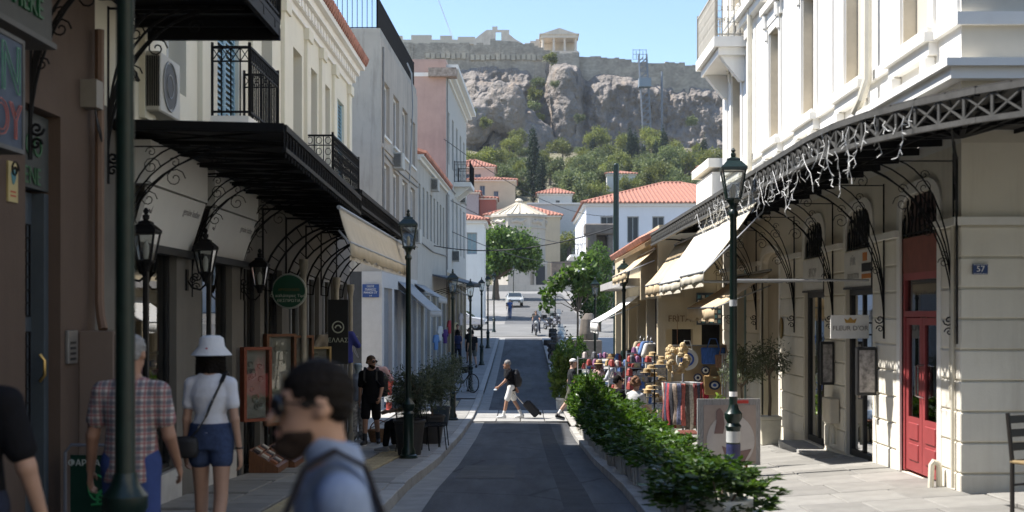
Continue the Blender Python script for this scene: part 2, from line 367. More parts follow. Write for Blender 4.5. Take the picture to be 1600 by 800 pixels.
sheet('roadway', M('dark asphalt on the square', (.10,.10,.10), .9, var=.25, scale=.4), [-1.4, 0, 3, 5.2], list(np.arange(104.1, 171, 3)), lambda x, y: rz(y)+.012)
trench = M('patched asphalt strip', (.045,.046,.048), .9, var=.4, scale=3, bump=.4, bscale=120)
sheet('road_patch', trench, [.46, .62, .80], list(np.arange(9, 36.1, .9)), lambda x, y: rz(y)+.0245-.012*abs(x)+.0015*math.sin(y*3))
sheet('road_patch', M('pale asphalt patch', (.095,.094,.09), .9, var=.3, scale=3, bump=.4, bscale=120), [-.95, -.5, -.1], list(np.arange(18.2, 21.6, .85)), lambda x, y: rz(y)+.0245-.012*abs(x))
sheet('road_patch', M('pale asphalt patch', (1,1,1)), [-.6, 0, .4], list(np.arange(50, 56.1, 1)), lambda x, y: rz(y)+.0245-.012*abs(x))
# left pavement with slabs, tactile tiles and kerb stones
lpav = sheet('pavement_left', jointm, [-9.5, -3.9, -2, -1.5], list(np.arange(-30, 84, 1.5)), lambda x, y: lp(y)-.035)
rpav = sheet('pavement_right', jointm, [1.3, 1.9, 2.6, 3.4, 4.6, 7, 12, 30], list(np.arange(-30, 84, 1.5)), lambda x, y: rp(x, y)-.035)
lpf = sheet('paving', M('far paving', (.25,.245,.235), .8, var=.2, scale=1), [-4.6, -3, -1.62], list(np.arange(45, 83.1, 1.5)), lambda x, y: lp(y), parent=lpav)
rpf = sheet('paving', M('far pale paving', (.36,.34,.31), .8, var=.2, scale=1), [1.3, 2, 3, 5, 12], list(np.arange(33.2, 83.1, 1.5)), lambda x, y: rp(x, y), parent=rpav)
SLABS = {}
def slab(parent, name, mat, x, y, w, l, zf, t=.04, mesh=None, wob=.004):
    key = (name, round(w, 2), round(l, 2), mat.name)
    if key not in SLABS:
        b = MB(); e = .008; w2, l2 = w/2-.005, l/2-.005
        b.hexa([(-w2,-l2,-t),(w2,-l2,-t),(w2,l2,-t),(-w2,l2,-t)], [(-w2,-l2,-e),(w2,-l2,-e),(w2,l2,-e),(-w2,l2,-e)])
        b.f.pop(1); n = len(b.v); b.v += [(-w2+e,-l2+e,0),(w2-e,-l2+e,0),(w2-e,l2-e,0),(-w2+e,l2-e,0)]
        b.f += [(n,n+1,n+2,n+3)]+[(4+i,4+(i+1) % 4,n+(i+1) % 4,n+i) for i in range(4)]
        if name == 'tactile_tile':
            for i in range(5):
                cx = -w2+w2*2*(i+.5)/5; b.box(cx-.018, cx+.018, -l2, l2, -.002, .006)
        me = bpy.data.meshes.new(name); me.from_pydata(b.v, [], b.f); me.materials.append(mat); SLABS[key] = me
    o = obj(name, SLABS[key], parent); z0 = zf(x, y); sl = (zf(x, y+l/2)-zf(x, y-l/2))/l; sx = (zf(x+w/2, y)-zf(x-w/2, y))/w
    o.location = (x, y, z0+random.uniform(-wob, wob)); o.rotation_euler = (math.atan(sl)+random.uniform(-.004, .004), -math.atan(sx)+random.uniform(-.004, .004), random.uniform(-.006, .006))
    return o
lz = lambda x, y: lp(y)
y = 10.6; r_ = 0
while y < 44.6:
    for x, w in ((-3.44, .66), (-2.85, .5), (-1.87, .5)): slab(lpav, 'slab', slabm, x, y+(.4 if x < -3 else 0)*(1 if r_ % 2 else .5), w, .8, lz)
    y += .8; r_ += 1
for i in range(80): slab(lpav, 'tactile_tile', tactm, -2.36, 10.6+i*.42, .42, .42, lz, wob=.001)
for i in range(42): slab(lpav, 'kerb_stone', kerbm, -1.52, 10.7+i*.9, .2, .9, lambda x, y: lp(y)+.004, t=.2, wob=.006)
sheet('kerb', kerbm, [-1.62, -1.42], list(np.arange(48.2, 83, 1)), lambda x, y: lp(y)+.004, parent=lpav)
MB().hexa([(-1.62,48.2,-3.3),(-1.42,48.2,-3.3),(-1.42,83,-2.2),(-1.62,83,-2.2)], [(-1.62,48.2,lp(48.2)),(-1.42,48.2,lp(48.2)),(-1.42,83,lp(83)),(-1.62,83,lp(83))])
y = 9.2; r_ = 0
while y < 33:
    for i in range(5):
        x = 1.72+i*.62+(.0 if r_ % 2 else .12)
        if x < 4.45 or y < 12.4: slab(rpav, 'slab', slabr, x, y, .62, .8, rp)
    if y < 12.6:
        for i in range(5): slab(rpav, 'slab', slabr, 4.95+i*.62, y, .62, .8, rp)
    y += .8; r_ += 1
for i in range(26): slab(rpav, 'kerb_stone', kerbm, 1.33, 10.2+i*.9, .18, .9, lambda x, y: rz(y)+.11, t=.16, wob=.006)
# paved crossing between the two pavements, and the side street on the left
crossing = sheet('crossing', jointm, [-1.42, 0, 1.35], list(np.arange(36.6, 41.3, .9)), lambda x, y: rz(y)+.03)
crs = M('light crossing slab', (.33,.32,.30), .75, var=.15, scale=3, rnd=.12)
for i in range(4):
    for j in range(5): slab(crossing, 'slab', crs, -1.08+i*.7, 37.0+j*.9, .68, .88, lambda x, y: rz(y)+.055)
sheet('side_street', M('pale side street paving', (.38,.365,.34), .8, var=.15, scale=1.5), [-40, -20, -9, -3.8], [28.5, 31, 34, 37, 39, 41], lambda x, y: lp(y)+.006)
# ---------------------------------------------------------------- facade helper: a wall plane with real openings and reveals
def facade(name, mat, parent, u0, u1, z0, z1, holes, place, depth=.25, world=True, rev=None):
    us = sorted({u0, u1}|{min(max(h[i], u0), u1) for h in holes for i in (0, 1)}); zs = sorted({z0, z1}|{min(max(h[i], z0), z1) for h in holes for i in (2, 3)})
    b = MB()
    for i in range(len(us)-1):
        for j in range(len(zs)-1):
            cu, cz = (us[i]+us[i+1])/2, (zs[j]+zs[j+1])/2
            if any(h[0] < cu < h[1] and h[2] < cz < h[3] for h in holes): continue
            b.poly([place(us[i],0,zs[j]), place(us[i+1],0,zs[j]), place(us[i+1],0,zs[j+1]), place(us[i],0,zs[j+1])])
    rvs = []
    for h in holes:
        a, c, e, g = h[:4]; w = depth; rb_ = MB() if rev else b; rvs.append(rb_)
        for p in ([(a,e),(a,g)], [(c,g),(c,e)], [(a,g),(c,g)], [(c,e),(a,e)]):
            (p0, q0), (p1, q1) = p; rb_.poly([place(p0,0,q0), place(p0,w,q0), place(p1,w,q1), place(p1,0,q1)])
    o = b.build(name, mat, parent, world=world)
    if rev: [r.build('reveal', rev, o, world=world) for r in rvs]
    return o
def pbox(b, place, u0, u1, w0, w1, z0, z1):
    p = [place(u, w, z) for z in (z0, z1) for u, w in ((u0,w0),(u1,w0),(u1,w1),(u0,w1))]
    if Vector(p[1]).__sub__(Vector(p[0])).cross(Vector(p[3])-Vector(p[0])).z < 0: p = [p[0],p[3],p[2],p[1],p[4],p[7],p[6],p[5]]
    return b.hexa(p[:4], p[4:])
def window(parent, place, u0, u1, z0, z1, fm, gm, w=.14, fw=.06, mull=1, bars=1, world=True, shutter=None, sill=None, door=False):
    b = MB(); pbox(b, place, u0, u0+fw, w, w+.06, z0, z1); pbox(b, place, u1-fw, u1, w, w+.06, z0, z1); pbox(b, place, u0+fw, u1-fw, w, w+.06, z1-fw, z1); pbox(b, place, u0+fw, u1-fw, w, w+.06, z0, z0+fw)
    for i in range(mull): c = lerp(u0, u1, (i+1)/(mull+1)); pbox(b, place, c-.03, c+.03, w+.005, w+.055, z0+fw, z1-fw)
    for i in range(bars): c = lerp(z0, z1, (i+1)/(bars+1)); pbox(b, place, u0+fw, u1-fw, w+.01, w+.05, c-.02, c+.02)
    f = b.build('door_frame' if door else 'window', fm, parent, world=world)
    MB().poly([place(u0+fw,w+.03,z0+fw), place(u1-fw,w+.03,z0+fw), place(u1-fw,w+.03,z1-fw), place(u0+fw,w+.03,z1-fw)]).build('pane', gm, f, world=world)
    if sill:
        s = MB(); pbox(s, place, u0-.06, u1+.06, -.07, .1, z0-.08, z0); s.build('sill', sill, f, world=world)
    if shutter:
        for a, c in ((u0, (u0+u1)/2-.01), ((u0+u1)/2+.01, u1)):
            s = MB(); pbox(s, place, a, a+.05, .05, .09, z0, z1); pbox(s, place, c-.05, c, .05, .09, z0, z1); n = max(6, int((z1-z0)/.075))
            for i in range(n):
                q0 = lerp(z0, z1, i/n); q1 = lerp(z0, z1, (i+.8)/n)
                s.poly([place(a+.05,.052,q0), place(c-.05,.052,q0), place(c-.05,.085,q1), place(a+.05,.085,q1)])
            s.build('shutter', shutter, f, world=world)
    return f
def railing(parent, pts, z0, z1, gap=.11, w=.014, mat=None, style='plain', name='railing', world=True):
    b = MB()
    for (xa, ya), (xb, yb) in zip(pts[:-1], pts[1:]):
        L = math.hypot(xb-xa, yb-ya); n = max(1, int(L/gap)); dx, dy = (xb-xa)/L, (yb-ya)/L
        b.bar((xa,ya,z1), (xb,yb,z1), .04, .03); b.bar((xa,ya,z0+.05), (xb,yb,z0+.05), .025)
        if style != 'plain': b.bar((xa,ya,z1-.17), (xb,yb,z1-.17), .018)
        for i in range(n+1):
            x, y_ = lerp(xa, xb, i/n), lerp(ya, yb, i/n); b.bar((x,y_,z0), (x,y_,z1 if i % n else z1+.06), w if i % n else w*2.2)
            if i < n and style == 'scroll':
                xm, ym = x+dx*L/n/2, y_+dy*L/n/2
                for zc in (z1-.085, lerp(z0, z1, .35), lerp(z0, z1, .6)):
                    b.tube([(xm+dx*.05*math.cos(a), ym+dy*.05*math.cos(a), zc+.06*math.sin(a)) for a in np.linspace(0, 2*PI, 9)[:-1]], .007, 4, closed=True)
            if i < n and style == 'cross':
                b.bar((x,y_,z1-.17), (lerp(xa, xb, (i+1)/n), lerp(ya, yb, (i+1)/n), z1), .01); b.bar((x,y_,z1), (lerp(xa, xb, (i+1)/n), lerp(ya, yb, (i+1)/n), z1-.17), .01)
    return b.build(name, mat or iron, parent, world=world)
def scroll_bracket(parent, p0, p1, mat, w=.014, world=True, ladder=False, drop=.9):      # p0 on the wall under the canopy, p1 at the canopy's front
    b = MB(); p0, p1 = Vector(p0), Vector(p1); out = Vector((p1.x-p0.x, p1.y-p0.y, 0)); Lh = out.length; out.normalize(); up = Vector((0,0,1)); base = Vector((p0.x, p0.y, p1.z))
    b.bar(p0, base, w*2); b.bar(base-up*.02, p1-up*.02, w*1.6)
    arc = [p0+out*(Lh*(1-math.cos(t*PI/2)))*.97+up*((p1.z-p0.z)*math.sin(t*PI/2)) for t in np.linspace(0, 1, 12)]
    b.tube(arc, w, 5)
    if ladder:
        a2 = [p0+out*(.14+(Lh-.14)*(1-math.cos(t*PI/2)))*.97+up*((p1.z-p0.z)*math.sin(t*PI/2)*.86-.02) for t in np.linspace(0, 1, 12)]
        b.tube(a2, w*.9, 5)
        for i in range(0, 12): b.bar(arc[i], a2[i], w*.8)
    else:
        for t, r, s in ((.25, .10, 1), (.55, .16, 1), (.8, .11, -1)):
            c = lerp(arc[int(t*11)], base+out*Lh*t*.5, .42); b.spiral(c, out*s, up, r, 1.6, w*.55, 4, 16); b.spiral(c-up*r*1.7, out, -up*s, r*.7, 1.4, w*.5, 4, 12)
        b.spiral(p0+out*.07+up*.02, out, up, .07, 1.4, w*.7, 4, 12); b.spiral(p0+out*.06-up*.12, out, -up, .06, 1.2, w*.6, 4, 12); b.bar(p0, p0-up*.22, w*1.6)
        q = [p0+up*.25, lerp(p0, p1, .33)+up*.38-out*.05, lerp(base, p1, .45)-up*.04]; b.tube(q, w*.6, 4)
    return b.build('bracket', mat, parent, world=world)
def fan_bracket(parent, p0, p1, mat, w=.011, world=True):
    b = MB(); p0, p1 = Vector(p0), Vector(p1); out = Vector((p1.x-p0.x, p1.y-p0.y, 0)); Lh = out.length; out.normalize(); up = Vector((0,0,1)); H = p1.z-p0.z
    for f, o in ((.98, .0), (.72, .0), (.46, .0), (.9, .05)):
        b.tube([p0+out*(Lh*f*(1-math.cos(t*PI/2))**1.15+o*math.sin(PI*t))+up*(H*math.sin(t*PI/2)) for t in np.linspace(0, 1, 14)], w, 5)
    b.bar(p0-up*.02, Vector((p0.x,p0.y,p1.z)), w*1.8); b.bar(Vector((p0.x,p0.y,p1.z-.02)), p1-up*.02, w*1.5)
    for t, f, r in ((.35,.2,.06), (.55,.34,.085), (.72,.5,.10), (.82,.25,.09), (.86,.75,.08)):
        c = p0+out*(Lh*f*t)+up*(H*t); b.spiral(c, out, up, r, 1.5, w*.55, 4, 14); b.spiral(c+up*r*1.5, -out, up, r*.6, 1.3, w*.5, 4, 10)
    b.spiral(p0+out*.05-up*.02, out, -up, .06, 1.4, w*.9, 4, 12); b.spiral(p0+out*.045-up*.14, out, up, .05, 1.3, w*.8, 4, 12); b.bar(p0, p0-up*.26, w*2)
    return b.build('bracket', mat, parent, world=world)
PL = lambda u, w, z: (-3.8-w, u, z)
PR = lambda u, w, z: (4.5+w, u, z)
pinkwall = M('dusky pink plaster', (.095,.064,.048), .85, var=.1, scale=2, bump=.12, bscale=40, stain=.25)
slate = M('slate blue paint', (.06,.075,.09), .55, var=.15, scale=4)
greenl = M('dark green letters', (.01,.09,.035), .5)
# ---- pharmacy
ph = thing('pharmacy_building', 'dusky pink pharmacy building with slate door and iron balcony', 'building', (-3.8, 6, -1.9))
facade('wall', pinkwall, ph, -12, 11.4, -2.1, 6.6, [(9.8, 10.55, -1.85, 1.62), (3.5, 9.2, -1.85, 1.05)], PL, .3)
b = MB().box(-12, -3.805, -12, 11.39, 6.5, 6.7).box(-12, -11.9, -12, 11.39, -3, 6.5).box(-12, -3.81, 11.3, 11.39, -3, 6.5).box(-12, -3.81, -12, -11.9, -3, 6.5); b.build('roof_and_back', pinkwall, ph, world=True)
bx('plinth', M('veined marble', (.5,.48,.45), .4, var=.2, scale=3), ph, -3.82, -3.74, 8.5, 9.78, -2.1, -1.72)
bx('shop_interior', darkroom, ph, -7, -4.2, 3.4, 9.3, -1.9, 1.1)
dr = MB(); pbox(dr, PL, 9.8, 10.55, .2, .26, -1.85, .98); pbox(dr, PL, 9.8, 9.9, .1, .2, -1.85, .98); pbox(dr, PL, 10.45, 10.55, .1, .2, -1.85, .98); pbox(dr, PL, 9.9, 10.45, .1, .2, -1.85, -1.6)
dr = dr.build('door', slate, ph, world=True)
for z0, z1 in ((-.95, -.15), (-.02, .72)):
    g = MB(); 
    for i in range(6): pbox(g, PL, 9.98+i*.08, 9.995+i*.08, .185, .2, z0, z1)
    for i in range(8): q = lerp(z0, z1, i/7); pbox(g, PL, 9.97, 10.4, .188, .198, q-.006, q+.006)
    g.build('grille', iron, dr, world=True); bx('pane', winglass, dr, -4.005, -4.002, 9.97, 10.4, z0, z1)
hh = MB(); hh.tube([(-3.9,10.36,-.55),(-3.86,10.36,-.5),(-3.86,10.36,-.38),(-3.9,10.36,-.33)], .014, 6); hh.build('handle', M('brass', (.35,.25,.10), .35, metal=.9), dr, smooth=True, world=True)
bx('transom_panel', M('grey sign panel', (.07,.075,.075), .7, spec=.15), ph, -3.99, -3.9, 9.8, 10.55, 1.0, 1.6)
text('ICO', greenl, ph, (-3.89, 10.18, 1.33), .24, ROT_PX); text('ENE', greenl, ph, (-3.89, 10.18, 1.09), .2, ROT_PX)
fs = bx('fascia_sign', M('brushed grey sign box', (.09,.092,.09), .7, spec=.15), ph, -3.79, -3.45, 4, 9.4, 1.98, 2.75)
bx('trim', M('dull sign frame', (.12,.12,.12), .7, spec=.2), fs, -3.79, -3.42, 4, 9.42, 1.94, 1.98)
text('APOTHEKE', greenl, fs, (-3.44, 8.62, 2.17), .2, ROT_PX, ext=.012, sx=1.15)
ns = bx('neon_sign', M('blue grey neon sign face', (.06,.08,.12), .6, var=.4, scale=2, spec=.15), ph, -3.66, -3.42, 6.6, 8.76, 1.12, 1.84)
b = MB(); b.box(-3.67,-3.41,8.76,8.79,1.09,1.87).box(-3.67,-3.41,6.6,8.76,1.84,1.87).box(-3.67,-3.41,6.6,8.76,1.09,1.12); b.build('frame', M('dull sign frame', (.12,.12,.12), .7, spec=.2), ns, world=True)
def neon(name, col):
    m = M(name, col, .3); e = m.node_tree.nodes['Principled BSDF']; e.inputs['Emission Color'].default_value = col+(1,); e.inputs['Emission Strength'].default_value = .03; return m
for t_, z, s, col in (('N', 1.62, .46, (.05,.22,.12)), ('OY', 1.28, .34, (.32,.06,.035))):
    o = text(t_, neon('neon tube '+t_, col), ns, (-3.405, 8.72, z), s, ROT_PX, align='RIGHT'); o.data.fill_mode = 'NONE'; o.data.bevel_depth = .004; o.data.extrude = 0
b = MB(); b.bar((-3.79,9.0,1.8),(-3.5,9.0,1.7),.03); b.spiral((-3.7,9.35,1.05),(0,1,0),(0,0,1),.07,1.5,.008); b.build('sign_arm', iron, ns, world=True)
pl = bx('emblem_plate', M('yellowed plate', (.42,.34,.15), .5), ph, -3.8, -3.785, 9.44, 9.62, .83, 1.13)
MB().prism([(-3.784, 9.53+.05*math.cos(a)*(1 if a < PI else .7), 1.02+.06*math.sin(a)) for a in np.linspace(0, 2*PI, 10)[:-1]], (.003,0,0)).build('shield', M('teal print', (.05,.18,.22)), pl, world=True)
for z in (.9, .87): bx('print_line', M('red print', (.4,.05,.03)), pl, -3.786, -3.783, 9.48, 9.58, z, z+.012)
ic = bx('intercom', M('dull steel', (.20,.19,.18), .45, metal=.5), ph, -3.8, -3.77, 10.65, 10.88, -.42, -.14, bevel=.005)
for i in range(4): bx('button', blackm, ic, -3.772, -3.765, 10.7, 10.82, -.39+i*.045, -.37+i*.045)
cb = bx('meter_cabinet', M('pinkish cabinet paint', (.17,.125,.10), .6, var=.06), ph, -3.8, -3.5, 10.98, 11.4, -1.3, -.15, bevel=.008)
MB().box(-3.52,-3.495,11.0,11.38,-1.27,-.18).build('cabinet_door', M('pinkish cabinet paint', (1,1,1)), cb, world=True); MB().lathe([(.02,0),(.02,.03)], (0,0,0), 8).build('knob', greym, cb).matrix_local = Matrix.Translation((.33, 5.1, 1.35)) @ Matrix.Rotation(PI/2, 4, 'Y')
MB().tube([(-3.72,11.28,2.5),(-3.72,11.28,.1),(-3.70,11.25,-.02),(-3.66,11.2,-.14)], .042, 8).build('drainpipe', M('brown pipe', (.15,.09,.06), .6), ph, smooth=True, world=True)
jb = bx('junction_box', M('grey box', (.22,.2,.17), .6), ph, -3.8, -3.66, 11.02, 11.2, 1.78, 2.02); MB().tube([(-3.7,11.1,1.78),(-3.68,11.12,1.6),(-3.66,11.16,1.5),(-3.68,11.2,1.58),(-3.7,11.16,1.7)], .008, 4).build('cable', blackm, jb, world=True)
# iron balcony over the pavement
fl = bx('balcony_floor', iron, ph, -3.8, -2.42, 7.0, 12.85, 2.90, 2.95)
b = MB()
for yy in np.arange(7.1, 12.9, .55): b.bar((-3.8,yy,2.86),(-2.42,yy,2.86),.05,.08)
b.bar((-2.45,7,2.84),(-2.45,12.85,2.84),.05,.12); b.bar((-3.8,12.83,2.80),(-2.42,12.83,2.80),.06,.12); b.build('joists', iron, fl, world=True)
railing(ph, [(-3.78,12.84),(-2.44,12.84),(-2.44,7.0)], 2.95, 3.85, .13, .018, style='cross')
for yy in (9.9, 11.75): fan_bracket(ph, (-3.8,yy,1.45), (-2.55,yy,2.82), iron, .013)
# ---- leather and jewellery shops: the long cream building
lb = thing('cream_shop_building', 'long two storey cream building with iron canopies over its shops', 'building', (-3.8, 20, -2.4))
HOL = [(12.55,14.1), (15.2,16.8), (17.5,18.6), (18.9,20.3), (20.9,22.3), (22.7,24.0), (24.4,26.0), (26.5,27.9)]
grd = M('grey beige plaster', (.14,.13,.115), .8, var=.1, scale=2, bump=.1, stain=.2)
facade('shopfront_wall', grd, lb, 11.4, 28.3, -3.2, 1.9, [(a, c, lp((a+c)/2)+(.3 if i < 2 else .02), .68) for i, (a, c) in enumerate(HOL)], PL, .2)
UW = [(13.7,14.5), (16.0,17.2), (18.7,19.5), (21.3,22.15), (23.0,23.8), (24.6,25.4), (26.2,27.4)]
upc = M('cream upper stucco', (.74,.70,.58), .8, var=.05, scale=1.2, bump=.08, stain=.10, stainc=(.45,.42,.35))
facade('upper_wall', upc, lb, 11.4, 28.3, 1.9, 5.0, [(a, c, 2.45, 4.45) for a, c in UW], PL, .3)
shut = M('pale blue shutter', (.30,.46,.55), .6, var=.08, scale=5)
for i, (a, c) in enumerate(UW): window(lb, PL, a, c, 2.45, 4.45, white, winglass, w=.2, shutter=shut if i in (1, 6) else None)
b = MB()
for i, (z0, z1, o) in enumerate(((4.98,5.12,.05), (5.12,5.28,.12), (5.28,5.42,.2), (5.42,5.56,.3))): b.box(-4.2, -3.8+o, 11.2, 28.3+o, z0, z1)
b.build('cornice', plast_w, lb, world=True)
for u in np.arange(11.5, 28.3, .34): bx('dentil', plast_w, lb, -3.8, -3.66, u, u+.14, 5.13, 5.27)
for u in (12.9, 15.2, 18.0, 20.4, 22.55, 24.2, 25.8, 28.05):
    p = MB(); p.box(-3.8, -3.74, u-.19, u+.19, 1.95, 4.98).box(-3.8, -3.7, u-.23, u+.23, 4.78, 4.98); p.build('pilaster', upc, lb, world=True)
for u in np.arange(11.2, 28.6, .22): MB().tube([(-3.44,u,5.60),(-6.5,u,6.75)], .105, 6).build('roof_tile', redtile, lb, smooth=True, world=True)
b = MB().box(-11,-3.8,11.42,28.28,5.56,5.6).box(-11,-10.9,11.42,28.28,-4,5.56).box(-11,-3.82,28.2,28.29,-4,5.5).box(-12,-5.3,28.3,37.0,-4,6.2).hexa([(-9,11.4,5.6),(-3.6,11.4,5.58),(-3.6,28.4,5.58),(-9,28.4,5.6)],[(-9,11.4,7.4),(-8.6,11.4,7.4),(-8.6,28.4,7.4),(-9,28.4,7.4)])  # hidden rear wing added to keep sun off the road before the crossing
b.build('rear_walls_and_sun_blocker', upc, lb, world=True)
# shop interiors: floor, back wall and goods seen through the panes
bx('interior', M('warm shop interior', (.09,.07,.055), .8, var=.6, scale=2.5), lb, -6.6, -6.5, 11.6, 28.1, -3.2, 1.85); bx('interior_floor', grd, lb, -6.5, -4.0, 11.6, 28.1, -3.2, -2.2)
for i, (a, c) in enumerate(HOL):
    zb = lp((a+c)/2)+(.3 if i < 2 else .02)
    fr = window(lb, PL, a, c, zb, .68, blackm if i < 4 else greym, glass, w=.08, fw=.05, mull=1, bars=0, door=i >= 2)
    sh = MB()
    for k in range(4): sh.box(-4.75, -4.35, a+.1, c-.1, zb+.3+k*.5, zb+.33+k*.5)
    sh = sh.build('shelf', M('pale shelf', (.4,.38,.34), .6), lb, world=True)
    gd = [MB(), MB(), MB()]
    for k in range(16):
        q = gd[k % 3]; y0 = random.uniform(a+.12, c-.35); z0 = zb+.33+(k % 4)*.5; q.box(-4.65, -4.42, y0, y0+random.uniform(.12,.24), z0, z0+random.uniform(.15,.36))
    for q, mt in zip(gd, (M('brown leather goods', (.16,.07,.035), .5), M('red leather goods', (.30,.03,.03), .5), M('tan goods', (.38,.28,.18), .6))): q.build('goods', mt, sh, world=True, bevel=.02)
    if i < 2: bx('stall_riser', M('veined marble', (1,1,1)), lb, -3.83, -3.74, a, c, lp(a)-.2, zb)
# outward leaning sign panels
sgm = M('white sign panel', (.66,.65,.62), .6, var=.04); ltr = M('grey letters', (.16,.15,.15), .6)
for k, (a, c) in enumerate(((12.4,14.55), (15.0,17.35))):
    s = MB().hexa([(-3.80,a,.70),(-3.76,a,.70),(-3.76,c,.70),(-3.80,c,.70)], [(-3.64,a,1.24),(-3.59,a,1.24),(-3.59,c,1.24),(-3.64,c,1.24)]).build('sign_panel', sgm, lb, world=True)
    bx('sign_box', sgm, lb, -3.78, -3.58, a-.05, c+.05, 1.26, 1.68); bx('shutter_box', blackm, lb, -3.8, -3.7, a-.1, c+.1, .62, .7)
    rt = Matrix.Rotation(math.atan2(.17, .54), 4, 'Y') @ ROT_PX.to_matrix().to_4x4()
    text('genuine leather', ltr, s, (-3.635, c-.1, 1.1), .11, rt, align='RIGHT'); text('Premium Brands', ltr, s, (-3.735, a+.06, .80), .16, rt, align='LEFT', sx=.8)
    o = MB().tube([(-3.62,a+.2,1.2),(-3.655,a+.28,1.08),(-3.665,a+.24,1.0),(-3.66,a+.16,1.02)], .014, 5).build('emblem', ltr, s, world=True)
# canopies
def canopy_left(y0, y1, z0, z1, xf, lat, label):
    cz = lambda y: lerp(z0, z1, (y-y0)/(y1-y0)); n = max(3, int((y1-y0)/.72)); pm = M('blackened canopy sheet', (.02,.019,.018), .6, var=.5, scale=4)
    cn = MB(); cn.bar((-3.8,y0,cz(y0)),(xf,y0,cz(y0)-.04),.05,.08); cn.bar((xf,y0,cz(y0)-.04),(xf,y1,cz(y1)-.04),.05,.06); cn.bar((xf,y0,cz(y0)-.04-lat),(xf,y1,cz(y1)-.04-lat),.04); cn.bar((-3.78,y0,cz(y0)),(-3.78,y1,cz(y1)),.06)
    cn = cn.build('canopy_frame', iron, lb, world=True); cn['label'] = label
    for i in range(n):
        a, c = lerp(y0, y1, i/n)+.01, lerp(y0, y1, (i+1)/n)-.01
        MB().hexa([(-3.8,a,cz(a)+.01),(xf,a,cz(a)-.03),(xf,c,cz(c)-.03),(-3.8,c,cz(c)+.01)], [(-3.8,a,cz(a)+.03),(xf,a,cz(a)-.01),(xf,c,cz(c)-.01),(-3.8,c,cz(c)+.03)]).build('roof_panel', pm, cn, world=True)
        MB().bar((-3.78,a,cz(a)-.04),(xf,a,cz(a)-.07),.04).bar((-3.78,a,cz(a)-.04),(xf,c,cz(c)-.07),.018).bar((-3.78,c,cz(c)-.04),(xf,a,cz(a)-.07),.018).build('rafter', iron, cn, world=True)
    m = int((y1-y0)/.16); lt = MB()
    for i in range(m):
        a, c = lerp(y0, y1, i/m), lerp(y0, y1, (i+1)/m); q = cz(a)-.04; mm = (a+c)/2
        lt.tube([(xf, mm+.062*math.cos(t), q-lat/2+lat*.46*math.sin(t)) for t in np.linspace(0, 2*PI, 9)[:-1]], .009, 4, closed=True); lt.bar((xf,a,q),(xf,a,q-lat),.012); lt.bar((xf,mm,q-lat),(xf,mm,q-lat-.07),.02,.012)
    lt.build('lattice', iron, cn, world=True); return cn
c1 = canopy_left(11.85, 17.4, 1.76, 1.60, -2.2, .2, 'blackened iron and sheet canopy over the leather shop')
c2 = canopy_left(17.45, 26.4, 1.70, 1.62, -2.2, .2, 'further lattice edged iron canopy')
for yy in (12.1, 14.75, 17.3): fan_bracket(lb, (-3.8,yy,.45), (-2.35,yy,1.6), iron, .009)
for yy in (18.75, 20.6, 22.5, 24.2, 26.2): scroll_bracket(lb, (-3.8,yy,.35), (-2.3,yy,1.55), iron, .018, ladder=True)
# beige awning hung from the canopy front
def awning(name, label, ya, yb, xt, zt, xf, zf, val, mat, scal=9, world=True, parent=None, rods=True, wav=.02, cat='awning', group=None):
    t = thing(name, label, cat, ((xt+xf)/2, (ya+yb)/2, zt), group=group) if parent is None else parent
    n = max(4, int(abs(yb-ya)/.3)); m = 5; V = []; dxs = xf-xt
    for j in range(m+1):
        for i in range(n+1):
            s = j/m; V.append((lerp(xt, xf, s), lerp(ya, yb, i/n), lerp(zt, zf, s)-.05*math.sin(PI*s)+wav*math.sin(i*2.1+j)*s*.5))
    for i in range(n+1): V.append((xf+math.copysign(.01, dxs)+wav*math.sin(i*1.7), lerp(ya, yb, i/n), zf-val*(1+.12*math.sin(i*2.9))))
    Q = [(j*(n+1)+i, j*(n+1)+i+1, (j+1)*(n+1)+i+1, (j+1)*(n+1)+i) for j in range(m+1) for i in range(n)]
    mi = MATW[t.name].inverted() if t.name in MATW else Matrix(); me = mesh_np('cloth', [mi @ Vector(v) for v in V], Q, mat, True); o = obj('cloth', me, t)
    so = o.modifiers.new('thick', 'SOLIDIFY'); so.thickness = .008
    fr = MB()
    k = abs(yb-ya)/(scal+.001)
    for i in range(int(abs(yb-ya)/.14)):
        a = min(ya, yb)+i*.14; fr.poly([(xf,a+.01,zf-val*.97),(xf,a+.13,zf-val*.97),(xf,a+.12,zf-val*.97-.05),(xf,a+.02,zf-val*.97-.05)])
    fr.build('fringe', mat, t, world=True)
    b = MB(); b.tube([(xf,ya,zf-.01),(xf,yb,zf-.01)], .018, 6); b.tube([(xt,ya,zt+.02),(xt,yb,zt+.02)], .025, 6)
    if rods:
        for yy in (ya, yb): b.tube([(xt,yy,zt-.25),(xf,yy,zf-.02)], .012, 5)
    b.build('awning_frame', greym, t, smooth=True, world=True); return t
awning('shop_awning', 'beige fringed awning hanging below the long iron canopy', 14.9, 22.9, -2.13, 1.22, -2.0, .84, .17, M('beige awning cloth', (.50,.43,.32), .85, var=.1, scale=3, stain=.2))
